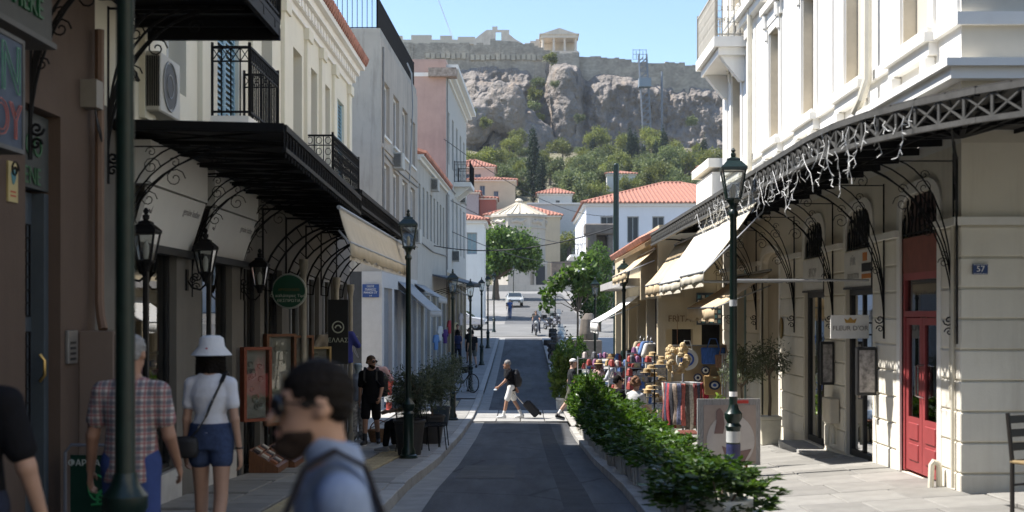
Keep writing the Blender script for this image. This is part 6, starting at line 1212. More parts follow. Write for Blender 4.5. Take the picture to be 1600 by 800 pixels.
# fire hydrant
t = thing('fire_hydrant', 'red fire hydrant standing near the white corner pillar', 'hydrant', (-4.1, 39.6, lp(39.6))); rd = M('faded red enamel', (.30,.045,.035), .5, var=.3)
MB().lathe([(.14,0),(.14,.06),(.09,.08),(.085,.75),(.12,.8),(.14,.9),(.14,1.02),(.10,1.12),(.04,1.2)], (0,0,0), 14).build('barrel', rd, t, smooth=True)
for s in (-1, 1): o = MB().lathe([(.06,0),(.06,.08),(.075,.08),(.075,.12)], (0,0,0), 10).build('outlet', rd, t); o.matrix_local = Matrix.Translation((0,0,.88)) @ Matrix.Rotation(s*PI/2, 4, 'Y') @ Matrix.Translation((0,0,.1))
MB().lathe([(.145,.3),(.145,.5)], (0,0,0), 12).build('band', M('dull silver band', (.4,.4,.4), .5), t); MB().box(-.03,.03,-.03,.03,1.2,1.28).build('nut', rd, t)
# bicycle
rub = M('black rubber', (.018,.018,.018), .8)
def wheel(t, c, r, w, axis='x', spokes=12, name='wheel', rimm=greym):
    pts = [(c[0], c[1]+r*math.cos(a), c[2]+r*math.sin(a)) for a in np.linspace(0, 2*PI, 25)[:-1]]; o = MB().tube(pts, w, 6, closed=True).build('tyre', rub, t, smooth=True); b = MB().tube([(c[0], c[1]+(r-w)*math.cos(a), c[2]+(r-w)*math.sin(a)) for a in np.linspace(0, 2*PI, 25)[:-1]], w*.5, 5, closed=True)
    for k in range(spokes): a = 2*PI*k/spokes; b.bar(c, (c[0], c[1]+(r-w)*math.cos(a), c[2]+(r-w)*math.sin(a)), .006 if w < .03 else .03)
    b.ico(c, .04 if w < .03 else .07); b.build('rim', rimm, o)
t = thing('bicycle', 'black bicycle leaning against a lamp post on the left pavement', 'bicycle', (-2.15, 47.7, lp(47.7)), .75); wheel(t, (0,-.5,.34), .34, .02, spokes=14); wheel(t, (0,.5,.34), .34, .02, spokes=14)
b = MB(); fr_ = [((0,.5,.34),(0,.05,.32)), ((0,.05,.32),(0,.2,.78)), ((0,.2,.72),(0,-.32,.78)), ((0,.05,.32),(0,-.35,.72)), ((0,-.33,.82),(0,-.5,.34)), ((0,.5,.34),(0,.19,.7))]; [b.tube(p, .017, 6) for p in fr_]; b.build('frame', M('black frame paint', (.02,.02,.022), .35), t, smooth=True)
MB().tube([(-.28,-.25,1.0),(-.2,-.36,1.02),(0,-.38,.98),(.2,-.36,1.02),(.28,-.25,1.0)], .014, 6).tube([(0,-.33,.82),(0,-.38,.98)], .016, 6).build('handlebar', rub, t); MB().ico((0,.24,.88), .12, 1, .7, 1.1, .35).tube([(0,.2,.78),(0,.23,.86)], .014, 6).build('saddle', rub, t); MB().tube([(.05,.05,.32),(.05,.05,.16),(.12,.05,.16)], .012, 5).tube([(-.05,.05,.32),(-.05,.05,.48),(-.12,.05,.48)], .012, 5).tube([(.03,.05+.09*math.cos(a),.32+.09*math.sin(a)) for a in np.linspace(0, 2*PI, 13)[:-1]], .01, 4, closed=True).build('crank', greym, t)
t = thing('basket', 'dark basket-like child seat on the bicycle front', 'basket', (-2.1, 47.35, lp(47.7)+.72)); MB().lathe([(.1,0),(.14,.22),(.145,.24),(.12,.24)], (0,0,0), 12).build('body', blackm, t)
# parked scooters, rider's moped
def scooter(lab, x, y_, z, r, col, group='parked scooters'):
    t = thing('motor_scooter', lab, 'scooter', (x, y_, z), r, group=group); pm_ = M('scooter paint '+lab[:14], col, .3, var=.05, coat=.5); wheel(t, (0,-.62,.25), .21, .055, spokes=5); wheel(t, (0,.55,.25), .21, .065, spokes=5)
    q = SDF(); q.loft((0,.9,.62),(0,.0,.45),(1,0,0),[(0,.06,.06),(.3,.16,.14),(.7,.17,.2),(1,.12,.12)],k=.05); q.loft((0,-.35,.3),(0,-.5,.95),(1,0,0),[(0,.16,.05),(.5,.2,.06),(1,.14,.08)],k=.05); q.cap((0,-.3,.3),(0,.2,.3),.12,.12,.06); q.ell((0,-.64,.5),(.08,.2,.1),.05); obj('body', q.mesh('body', .035, pm_), t)
    q = SDF(); q.loft((0,.85,.78),(0,-.05,.74),(1,0,0),[(0,.09,.05),(.4,.15,.06),(1,.1,.05)],k=.03); obj('seat', q.mesh('seat', .03, blackm), t)
    MB().tube([(-.33,-.4,1.0),(-.12,-.5,1.03),(.12,-.5,1.03),(.33,-.4,1.0)], .018, 6).tube([(0,-.62,.3),(0,-.5,1.0)], .03, 6).build('handlebar', blackm, t)
    MB().ico((0,-.6,.9), .1, 1, 1.2, .6, 1).build('headlight', M('headlight glass', (.7,.7,.68), .1), t, smooth=True)
    for s in (-1, 1): MB().tube([(.2*s,-.45,1.02),(.3*s,-.48,1.2)], .008, 4).ico((.32*s,-.48,1.22), .06, 1, 1, .4, .7).build('mirror', blackm, t)
    MB().poly([(-.2,-.6,1.0),(.2,-.6,1.0),(.16,-.5,1.38),(-.16,-.5,1.38)]).build('windshield', glassmat('scooter screen', (.7,.75,.75), .1, .1), t)
    MB().box(-.2,.2,.7,1.05,.8,1.1).build('top_box', blackm, t, bevel=.04); return t
for a in ((1.75,62,.25,(.16,.03,.03),'dark red scooter parked closest, just past the shrubs'), (1.7,64.6,.4,(.02,.02,.025),'black scooter with top box parked second'), (1.95,67.5,.2,(.45,.45,.46),'silver scooter parked third in the row'), (2.05,71,.35,(.03,.03,.04),'black scooter parked fourth in the row'), (2.1,75,.3,(.6,.6,.6),'white scooter parked in the sun'), (2.0,95,.4,(.05,.05,.06),'dark scooter parked beyond the moped rider'), (2.7,99,.3,(.12,.12,.14),'grey scooter parked farthest in the row'), (1.2,97.5,.2,(.3,.3,.32),'light grey scooter parked in the far cluster')): scooter(a[4], a[0], a[1], rz(a[1])+.03, a[2], a[3])
RID = scooter('moped ridden toward the camera by a person in brown', .98, 87, rz(87)+.02, 0, (.25,.25,.26), group=None)
# cars
def car(lab, x, y_, z, r, col):
    t = thing('parked_car', lab, 'car', (x, y_, z), r, group='cars in the square'); cp = M('car paint '+lab[:12], col, .25, metal=.2, var=.03, coat=.6)
    prof = [(-2.0,.35),(-2.05,.62),(-1.95,.8),(-1.1,.92),(-.45,1.38),(.6,1.46),(1.55,1.35),(1.95,.95),(2.02,.6),(1.98,.35)]; b = MB(); n = len(prof); ws = [(.62,.78),(.72,.8),(.75,.8)]
    def wd_(z): return .84 if z < .95 else .84-(z-.95)*.42
    L_ = [(-wd_(z_), u, z_) for u, z_ in prof]; Rr = [(wd_(z_), u, z_) for u, z_ in prof]; b.v = L_+Rr; b.f = [(i, i+1, n+i+1, n+i) for i in range(n-1)]+[(n-1, 0, n, 2*n-1), tuple(range(n))[::-1], tuple(range(n, 2*n))]
    b.build('body', cp, t, bevel=.05); gm_ = M('dark car glass', (.03,.04,.05), .08)
    MB().poly([(-.72,-1.03,.97),(.72,-1.03,.97),(.62,-.5,1.36),(-.62,-.5,1.36)]).build('windscreen', gm_, t).location = (0,-.02,.015); 
    for s in (-1, 1): MB().poly([(s*.80,-.85,1.0),(s*.80,1.5,1.0),(s*.66,1.35,1.32),(s*.66,-.4,1.34)]).build('side_window', gm_, t).location = (s*.03,0,0); MB().ico((s*.6,-1.98,.68), .13, 1, 1.2, .5, .8).build('headlight', M('headlight glass', (1,1,1)), t, smooth=True); MB().box(s*.84,s*.98,-.75,-.6,.95,1.07).build('mirror', cp, t)
    for sx in (-.74, .74):
        for yy in (-1.3, 1.3): wheel(t, (sx,yy,.31), .27, .08, spokes=6)
    MB().box(-.5,.5,-2.07,-2.02,.45,.6).build('grille', blackm, t); MB().box(-.26,.26,-2.09,-2.06,.36,.46).build('number_plate', white, t)
car('silver hatchback parked facing the street under the large tree', -.75, 134, rz(134)+.05, .06, (.48,.49,.47)); car('white car nosing out at the far left pavement end', -4.6, 95, rz(95)+.03, 1.45, (.68,.68,.68))
# ---------------------------------------------------------------- poster board, souvenirs
t = thing('poster_board', 'standing board with a faded beige poster behind the sticker covered lamp', 'board', (2.75, 17.0, rp(2.7,17)), .04); bx('board', M('grey burlap board', (.30,.29,.28), .9, var=.35, scale=20, stretch=(6,1,.6)), t, -.42, .42, -.02, .02, .08, .96, world=False)
pr_ = MB().box(-.34,.36,-.026,-.02,.1,.88).build('poster', M('faded beige print', (.36,.29,.25), .7, var=.12, scale=5), t)
MB().prism([(.02+.32*math.cos(a),-.028,.4+.36*math.sin(a)) for a in np.linspace(0, 2*PI, 33)[:-1]], (0,-.003,0)).build('pale_disc', M('pale print', (.50,.46,.43), .7), pr_)
MB().prism([(-.2,-.033,.5),(-.08,-.033,.5),(-.06,-.033,.62),(-.08,-.033,.78),(-.12,-.033,.84),(-.17,-.033,.8),(-.17,-.033,.65)], (0,-.003,0)).prism([(-.02,-.033,.1),(.2,-.033,.12),(.3,-.033,.3),(.1,-.033,.26),(-.1,-.033,.34)], (0,-.003,0)).build('print_shape', M('brown rose print', (.20,.13,.12), .7), pr_)
bx('label', M('red label', (.5,.04,.03), .5), t, .1, .26, -.03, -.02, .9, .94, world=False)
for sx in (-.3, .3): MB().bar((sx,.02,.9),(sx,.3,0),.03).build('stand_leg', wood, t)
# scarf rack
t = thing('scarf_rack', 'round wheeled rack hung with patterned scarves', 'clothes rack', (3.05, 24.2, rp(3,24.2))); MB().tube([(.34*math.cos(a),.34*math.sin(a),1.12) for a in np.linspace(0, 2*PI, 25)[:-1]], .014, 6, closed=True).tube([(0,0,.08),(0,0,1.3)], .02, 8).bar((-.34,0,1.12),(.34,0,1.12),.02).bar((0,-.34,1.12),(0,.34,1.12),.02).build('ring_frame', greym, t)
b = MB(); [b.bar((0,0,.1),(.36*math.cos(a),.36*math.sin(a),.07),.03) for a in np.arange(0, 6.2, PI/2)]; [b.ico((.36*math.cos(a),.36*math.sin(a),.045), .04) for a in np.arange(0, 6.2, PI/2)]; b.build('wheeled_base', blackm, t)
sccol = [(.30,.04,.05),(.05,.05,.06),(.28,.22,.18),(.12,.13,.2),(.35,.10,.08),(.10,.08,.07),(.42,.38,.33),(.2,.06,.06),(.06,.06,.1)]
for k in range(30):
    a = 2*PI*k/30; L_ = random.uniform(.75,.95); m_ = M('scarf cloth %d' % (k % 9), sccol[k % 9], .9, var=.6, scale=25); V = []; ca, sa = math.cos(a), math.sin(a)
    for j in range(7):
        z = 1.13-L_*j/6
        for i in range(5):
            u = (i-2)*.02; w = .36+.02*math.sin(j*.9+k)+.014*(i % 2); V.append((w*ca-u*sa, w*sa+u*ca, z))
    Q = [(j*5+i, j*5+i+1, j*5+i+6, j*5+i+5) for j in range(6) for i in range(4)]; o = obj('scarf', mesh_np('scarf', V, Q, m_, True), t); o.modifiers.new('thick', 'SOLIDIFY').thickness = .012
# straw hats and sponges bundle
t = thing('sponge_bundle', 'bundle of pale natural sponges hanging above the scarf rack', 'sponges', (3.03, 24.9, rp(3,24.9)+1.35)); g = random.Random(3)
for k in range(60):
    r = g.uniform(.035,.065); a_ = g.uniform(0,6.28); z_ = g.uniform(-.05,.5); w_ = .19*math.sqrt(max(.05,1-((z_-.25)/.34)**2)); c = (w_*math.cos(a_), w_*math.sin(a_), z_); MB().ico(c, r, 1, g.uniform(.9,1.2), 1, g.uniform(.8,1.1)).build('sponge', M('pale sponge', (.55,.42,.24), .95, var=.3, scale=20, bump=1, bscale=40, rnd=.15), t, smooth=True)
MB().tube([(0,0,.4),(0,0,1.1)], .006, 4).build('cord', wood, t)
# panel with bags
pz = rp(3.7,26.2); t = thing('souvenir_display', 'tall panel on the ochre shop corner hung with bags', 'panel', (3.72, 26.4, pz)); bx('board', M('ochre display board', (.42,.33,.20), .85, var=.1), t, -.62, .5, 0, .04, .05, 1.75, world=False); MB().bar((-.62,-.02,1.76),(.5,-.02,1.76),.03).bar((-.6,.02,0),(-.6,.02,1.75),.04).bar((.48,.02,0),(.48,.02,1.75),.04).build('rail', greym, t)
def tote(lab, x, z, w, h, mat, eye=None, rnd_=False, y_=26.28):
    t = thing('hanging_bag', lab, 'bag', (x, y_, z), random.uniform(-.1,.1), group='bags hung on the display panel')
    if rnd_: o = MB().lathe([(w*.5,0),(w*.52,.02),(w*.5,.05)], (0,0,0), 24).build('body', mat, t, smooth=True); o.rotation_euler = (PI/2,0,0)
    else: MB().hexa([(-w*.46,-.05,-h/2),(w*.46,-.05,-h/2),(w*.46,.03,-h/2),(-w*.46,.03,-h/2)],[(-w/2,-.03,h/2),(w/2,-.03,h/2),(w/2,.01,h/2),(-w/2,.01,h/2)]).build('body', mat, t, bevel=.02)
    MB().tube([(-w*.25,-.02,h*.45),(-w*.12,-.02,h*.45+.2),(w*.12,-.02,h*.45+.2),(w*.25,-.02,h*.45)], .012, 5).build('handle', mat, t)
    if eye:
        for i, (r, c_) in enumerate(eye): MB().lathe([(r,0),(r,.006)], (0,0,0), 20, 1, .8 if not rnd_ else 1).build('eye_ring', c_, t).matrix_local = Matrix.Translation((0,-.055-.006*i,0)) @ Matrix.Rotation(PI/2, 4, 'X')
bl_ = M('cobalt blue print', (.03,.10,.42), .7); wht = M('offwhite canvas', (.68,.67,.62), .9, var=.05); nv = M('navy print', (.02,.03,.08), .7)
tote('round white bag with a blue evil eye', 3.40, pz+1.48, .44, .4, wht, [(.14,bl_),(.10,wht),(.07,bl_),(.03,nv)], True); tote('blue beach bag with pale stripes', 3.93, pz+1.55, .5, .34, M('blue striped canvas', (.06,.16,.5), .9, var=.5, scale=8, stretch=(8,1,1))); tote('tan straw bag with a dark eye', 3.95, pz+.95, .44, .4, M('tan straw', (.42,.27,.12), .9, var=.15, scale=25), [(.12,nv),(.075,wht),(.04,bl_)]); tote('striped brown basket bag near the plastic strips', 4.12, pz+1.45, .36, .26, M('brown striped straw', (.35,.2,.13), .9, var=.5, scale=8, stretch=(8,1,1)), y_=26.1)
for k, (x, z, lab) in enumerate(((3.62,1.1,'black ring shaped eye charm, left of two'), (3.78,1.25,'black ring shaped eye charm, right of two'))):
    t = thing('eye_charm', lab, 'charm', (x, 26.3, pz+z), group='eye charms'); 
    for i, (r, c_) in enumerate(((.09,nv),(.06,wht),(.03,nv))): MB().lathe([(r,0),(r,.008)], (0,0,0), 18).build('ring', c_, t).matrix_local = Matrix.Translation((0,-.01*i,0)) @ Matrix.Rotation(PI/2, 4, 'X')
t = thing('felt_flower', 'red felt fruit shaped bag hanging low on the panel', 'bag', (3.68, 26.28, pz+.72)); MB().ico((0,0,0), .15, 2, 1.1, .4, .9).tube([(0,-.03,.12),(0,-.03,.3)], .008, 4).build('body', M('crimson felt', (.38,.02,.05), .95), t, smooth=True)
t = thing('ball_charm', 'two dark balls on a cord hanging below the red bag', 'charm', (3.68, 26.28, pz+.3)); MB().ico((0,0,.12), .06).ico((0,0,0), .075).tube([(0,0,.1),(0,0,.3)], .004, 4).build('balls', nv, t, smooth=True)
t = thing('plastic_strips', 'clear plastic strip display hanging at the shop corner', 'display', (4.15, 25.6, pz+.75))
for k in range(7): MB().box(-.15+k*.045,-.12+k*.045,-.01,.01,0,.85).build('strip', M('clear grey plastic', (.42,.43,.45), .2, var=.35, scale=12), t)
MB().bar((-.17,0,.86),(.18,0,.86),.02).build('rail', greym, t)
t = thing('postcard_rack', 'grey wire postcard rack beside the sponges', 'rack', (2.95, 27.6, rp(3,27.6))); MB().tube([(0,0,0),(0,0,1.7)], .02, 8).lathe([(.22,0),(.22,.03)], (0,0,0), 12).build('post', greym, t)
for k in range(8):
    z = .5+k*.15; MB().box(-.15,.15,-.12,-.06,z,z+.02).box(-.15,.15,-.06,-.05,z+.02,z+.11).build('tray', greym, t); bx('postcard', [M('postcard print', (.30,.34,.42), .5, var=.7, scale=18), M('postcard print b', (.4,.36,.3), .5, var=.7, scale=18)][k % 2], t, -.13, .13, -.11, -.10, z+.02, z+.13, world=False)
# racks of small souvenirs along the pavement
def souvenir_rack(lab, x, y_, w, h, n, seed):
    t = thing('souvenir_stand', lab, 'souvenir stand', (x, y_, rp(x,y_)), random.uniform(-.2,.2), group='souvenir stands'); g = random.Random(seed); b = MB()
    for sx in (-w/2, w/2): b.bar((sx,0,0),(sx,0,h),.03); b.bar((sx,-.3,.02),(sx,.1,.02),.03)
    for k in range(5): z = .35+(h-.4)*k/4; b.box(-w/2,w/2,-.22+.04*k,-.0,z-.02,z)
    b.build('rack', greym, t); cols = [(.5,.48,.45),(.35,.06,.05),(.08,.15,.35),(.45,.32,.15),(.1,.1,.11),(.5,.42,.38),(.25,.1,.2)]
    for k in range(n):
        r = g.randrange(5); z = .35+(h-.4)*r/4; x_ = g.uniform(-w/2+.06, w/2-.06); s = g.uniform(.05,.1); MB().lathe([(s*.8,0),(s,.02),(s*.7,s*1.6),(s*.4,s*2)], (x_,-.12+.04*r,z), 7).build('souvenir', M('souvenir %d' % (k % 7), cols[k % 7], .6, var=.4, scale=20), t)
souvenir_rack('crowded souvenir stand behind the people at the hedge', 2.35, 36.5, 1.0, 1.5, 40, 1); souvenir_rack('souvenir stand under the small white awning', 2.2, 38.8, 1.0, 1.7, 40, 2); souvenir_rack('souvenir stand in the shop doorway', 2.85, 33.5, .8, 1.6, 30, 3); souvenir_rack('tall souvenir stand against the ochre street wall', 2.9, 30.6, .8, 1.8, 30, 4)
# clothing and stock in front of the far left shops
for k, (u, col, lab) in enumerate(((57,(.10,.2,.4),'blue garment hung outside the far left shops, nearest'), (59,(.5,.5,.5),'white garment hung outside the far left shops'), (62,(.08,.03,.15),'purple garment hung outside the far left shops'), (65,(.4,.05,.06),'red garment hung outside the far left shops'), (69,(.45,.35,.2),'tan garment hung outside the far left shops'), (73,(.5,.42,.4),'pink garment hung outside the far left shops'))): hung_shirt((-4.5+.0214*(u-41)+.35, u, lp(u)+1.0+.3*(k % 2)), lab, M('garment %d' % k, col, .9), 1.3, 1.1)

for i, (x, d, h_, lab) in enumerate(()):
    t = thing('potted_shrub', lab, 'potted shrub', (x, d, rp(x,d)), group='hedge of potted shrubs'); obj('pot', pbm, t); f = obj('foliage', SH[(i+1) % 4], t); f.location = (0, 0, .28); f.scale = (1, 1, h_); f.rotation_euler = (0, 0, i*2.1)
souvenir_rack('souvenir stand beside the scarf rack under the tan awning', 2.75, 28.2, .9, 1.6, 40, 5); souvenir_rack('souvenir stand behind the curly haired woman', 2.6, 31.6, .9, 1.5, 40, 6)
for k, (x, d, z, col, lab) in enumerate(((2.98,29.6,1.35,(.55,.53,.5),'white dress hung on the ochre shop front'), (2.98,30.4,1.4,(.10,.18,.38),'blue shirt hung on the ochre shop front'), (2.98,31.3,1.35,(.35,.06,.06),'red shirt hung on the ochre shop front'), (2.98,32.2,1.4,(.42,.36,.26),'sand coloured shirt hung on the ochre shop front'), (2.98,34.3,1.2,(.06,.06,.07),'black shirt hung under the small white awning'), (2.98,35.4,1.2,(.5,.42,.2),'yellow shirt hung under the small white awning'), (2.98,36.4,1.2,(.16,.28,.3),'teal shirt hung under the small white awning'))): hung_shirt((x, d, rp(x,d)+z), lab, M('stall garment %d' % k, col, .9), .9, 1.0)
hs_ = thing('hat_stand', 'stand of straw hats beside the scarf rack', 'hat stand', (2.72, 26.2, rp(2.7,26.2))); MB().tube([(0,0,0),(0,0,1.75)], .018, 6).lathe([(.2,0),(.2,.03)], (0,0,0), 12).build('post', blackm, hs_)
for k in range(12): a = k*1.3; c = (.16*math.cos(a), .16*math.sin(a), .75+.085*k); MB().lathe([(.14,0),(.14,.008),(.075,.012),(.07,.07),(.03,.085)], c, 16).build('straw_hat', M('stand straw', (.48,.36,.2), .9, var=.25, scale=30, rnd=.3), hs_, smooth=True)
# ---------------------------------------------------------------- people: one continuous body each, clothes as children
SK = {'light': M('light skin', (.50,.31,.23), .55, var=.06, scale=10, spec=.35), 'tan': M('tanned skin', (.36,.20,.135), .55, var=.06, scale=10, spec=.35), 'dim': M('olive skin', (.40,.24,.17), .55, var=.06, scale=10, spec=.35)}
HAIR = {'black': M('black hair', (.009,.007,.006), .7, var=.4, scale=40, spec=.12, bump=.6, bscale=60), 'brown': M('brown hair', (.07,.04,.022), .6, var=.4, scale=40), 'grey': M('grey hair', (.22,.21,.20), .6, var=.4, scale=40), 'auburn': M('auburn curls', (.16,.075,.035), .7, var=.5, scale=30)}
def cloth(n, c, var=.12, scale=9): return M(n, c, .95, var=var, scale=scale, bump=.35, bscale=18, spec=.08)
def plaid():
    m = bpy.data.materials.new('plaid cotton'); m.use_nodes = True; nt = m.node_tree; L = nt.links.new; b = nt.nodes['Principled BSDF']; b.inputs['Roughness'].default_value = .9; tc = nd(nt, 'TexCoord'); sp = nd(nt, 'SeparateXYZ'); L(tc.outputs['Object'], sp.inputs[0])
    def band(sock, freq, ph, thr):
        a = nd(nt, 'Math', operation='MULTIPLY_ADD'); a.inputs[1].default_value = freq; a.inputs[2].default_value = ph; L(sock, a.inputs[0]); s = nd(nt, 'Math', operation='SINE'); L(a.outputs[0], s.inputs[0]); g = nd(nt, 'Math', operation='GREATER_THAN'); g.inputs[1].default_value = thr; L(s.outputs[0], g.inputs[0]); return g.outputs[0]
    out = None; col = (.46,.42,.38,1)
    for sock, fr, ph, th, c in ((sp.outputs[0],110,0,.3,(.05,.05,.08,1)), (sp.outputs[2],110,1,.3,(.05,.05,.08,1)), (sp.outputs[0],110,2.6,.75,(.24,.05,.06,1)), (sp.outputs[2],110,3.6,.75,(.24,.05,.06,1))):
        bd = band(sock, fr, ph, th); ml = nd(nt, 'Math', operation='MULTIPLY'); ml.inputs[1].default_value = .62; L(bd, ml.inputs[0]); mx = nd(nt, 'MixRGB'); L(ml.outputs[0], mx.inputs[0])
        if out is None: mx.inputs[1].default_value = col
        else: L(out, mx.inputs[1])
        mx.inputs[2].default_value = c; out = mx.outputs[0]
    L(out, b.inputs['Base Color']); return m
def vec(*a): return np.array(a, float)
def person(label, x, y_, gz_, face, H=1.75, sex='m', skin='dim', lean=0, legL=(0,0,.03), legR=(0,0,.03), armL=(0,.12,.2), armR=(0,.12,.2), yaw=0, nod=0, hair=('short','black'), shirt=None, sleeve=.55, bottom=None, bleg=.5, shoes=None, socks=None, h=.014, beard=None, glasses=False, sit=False, curl=.7, group=None, belly=0, tuck=True, rise=None, collar=False):
    """legs: (thigh forward angle, knee bend, outward); arms: (forward, outward, elbow bend[, inward])"""
    s = H/1.75; t = thing('person', label, 'person', (x, y_, gz_), face, group=group); t.scale = (s, s, s)
    fem = sex == 'f'; P = vec(0,0,0); td = vec(0, math.sin(lean), math.cos(lean)); N = P+td*.50; sw = .155 if fem else .176; hipw = .088
    legs = []
    for sd, (a, kb, out) in ((-1, legL), (1, legR)):
        hip = P+vec(sd*hipw, 0, -.04); kn = hip+.43*vec(sd*out, math.sin(a), -math.cos(a)); an = kn+.42*vec(sd*out*.3, math.sin(a-kb), -math.cos(a-kb)); pitch = min(0, a-kb+.15) if not sit else 0
        toe = an+vec(sd*.03, .17*math.cos(pitch*.8), -.05+.17*math.sin(pitch*.8)); heel = an+vec(0, -.045, -.05-.03*abs(pitch)); legs.append((hip, kn, an, toe, heel))
    low = min(min(l[3][2], l[4][2]) for l in legs)-.03; up = vec(0,0,-low if rise is None else rise); P = P+up; N = N+up; legs = [[q+up for q in l] for l in legs]
    arms = []
    for sd, ar in ((-1, armL), (1, armR)):
        fw, ot, eb = ar[:3]; inw = ar[3] if len(ar) > 3 else 0; sh = N+vec(sd*sw, 0, 0)-td*.085; el = sh+.285*vec(sd*math.sin(ot), math.sin(fw)*math.cos(ot), -math.cos(fw)*math.cos(ot)); fd = vec(sd*(math.sin(ot)*.6-inw), math.sin(fw+eb), -math.cos(fw+eb)); fd /= np.linalg.norm(fd); wr = el+.25*fd; arms.append((sh, el, wr, fd, sd))
    cy, sy_ = math.cos(yaw), math.sin(yaw); cn_, sn_ = math.cos(nod), math.sin(nod); hc = N+td*.055+vec(0,.028,.102)
    def hd(px, py, pz):   # head space -> body space
        py, pz = py*cn_-pz*-sn_*-1, pz*cn_-py*sn_; return hc+vec(px*cy-py*sy_, px*sy_+py*cy, pz)
    rot = np.array([[cy,-sy_,0],[sy_,cy,0],[0,0,1]])
    B = SDF(); wsc = .92 if fem else 1
    tors = [(0,.155 if not fem else .17,.105),(.2,.155 if not fem else .16,.105+belly),(.45,.14 if not fem else .118,.095+belly),(.7,.17*wsc,.108),(.82,.16*wsc,.098),(.92,.115*wsc,.078),(1,.06,.055)]
    B.loft(P-td*.08, N, (1,0,0), tors, k=.03); B.cap(N-td*.06, hc-vec(0,.02,.06), .058 if not fem else .05, .055 if not fem else .047, .03)
    for sh, el, wr, fd, sd in arms:
        B.cap(N-td*.03+vec(sd*.045,0,0), sh, .042, .05 if not fem else .043, .03); B.cap(sh, el, .052 if not fem else .042, .041 if not fem else .034, .02); B.cap(el, wr, .041 if not fem else .034, .027 if not fem else .023, .015)
        side = vec(0,1,0)-fd*fd[1]; side /= np.linalg.norm(side); pn = np.cross(fd, side)*sd; pn = pn if pn[0]*sd < 0 else -pn; pc = wr+fd*.05    # pn points to the thigh (palm side)
        B.loft(wr, wr+fd*.095, side, [(0,.026,.02),(.4,.04,.017),(1,.041,.014)], k=.012); fr_ = .0095 if h < .012 else .011
        for i, L_ in enumerate((.072,.082,.078,.062)):
            base = wr+fd*.092+side*(.03-.0205*i); c1 = base+(fd*math.cos(curl*.5)+pn*math.sin(curl*.5))*L_*.5; c2 = c1+(fd*math.cos(curl*1.3)+pn*math.sin(curl*1.3))*L_*.32; c3 = c2+(fd*math.cos(curl*2)+pn*math.sin(curl*2))*L_*.28
            B.cap(base-fd*.015, c1, fr_, fr_*.95, .004); B.cap(c1, c2, fr_*.95, fr_*.9, .004); B.cap(c2, c3, fr_*.9, fr_*.8, .004)
        tb = wr+fd*.03+side*.03; B.cap(tb, tb+fd*.035+side*.022+pn*.015, fr_*1.25, fr_*1.1, .006); B.cap(tb+fd*.035+side*.022+pn*.015, tb+fd*.068+side*.026+pn*.028, fr_*1.1, fr_*.85, .004)
    for hip, kn, an, toe, heel in legs:
        B.cap(hip, kn, .082 if not fem else .084, .053, .03); cf = lerp(kn, an, .3)-vec(0,.018,0); B.cap(kn, an, .05, .035, .02); B.cap(lerp(kn,an,.12), lerp(kn,an,.55)-vec(0,.015,0), .05, .042, .02); B.cap(heel, toe, .033, .026, .02); B.cap(an, heel, .034, .034, .02)
    B.ell(hc+vec(0,-.005,.03), (.077,.096,.092), .02, rot=rot.T.T); B.ell(hd(0,.028,-.055), (.058,.066,.062), .03, rot=rot); B.cap(hd(0,.085,-.105), hd(0,.06,-.112), .022, .03, .02)
    B.cap(hd(0,.094,.015), hd(0,.121,-.03), .009, .016, .012); B.cap(hd(-.03,.086,.03), hd(.03,.086,.03), .012, .012, .012)
    for q in (-1, 1): B.ell(hd(q*.032,.093,.008), (.017,.012,.012), .008, neg=True); B.ell(hd(q*.032,.083,.008), (.013,.012,.011), .004); B.ell(hd(q*.077,-.005,-.008), (.011,.021,.032), .006, rot=rot)
    B.cap(hd(-.018,.096,-.062), hd(.018,.096,-.062), .008, .008, .005); B.cap(hd(-.016,.094,-.074), hd(.016,.094,-.074), .0085, .0085, .005)
    sk = SK[skin]; obj('body', B.mesh('body', h, sk), t); hc_ = HAIR[hair[1]] if hair else None
    # eyes, brows, mouth
    for q in (-1, 1):
        MB().ico(hd(q*.032,.0915,.008), .0075, 1).build('eye', M('dark eye', (.02,.015,.012), .2), t); MB().tube([hd(q*.016,.1,.029), hd(q*.034,.099,.034), hd(q*.05,.088,.028)], .0045, 5).build('eyebrow', hc_ or HAIR['brown'], t)
    MB().tube([hd(-.02,.101,-.068), hd(0,.105,-.067), hd(.02,.101,-.068)], .004, 5).build('mouth', M('lips', (.30,.12,.10), .5), t)
    hh = max(h*.9, .010)
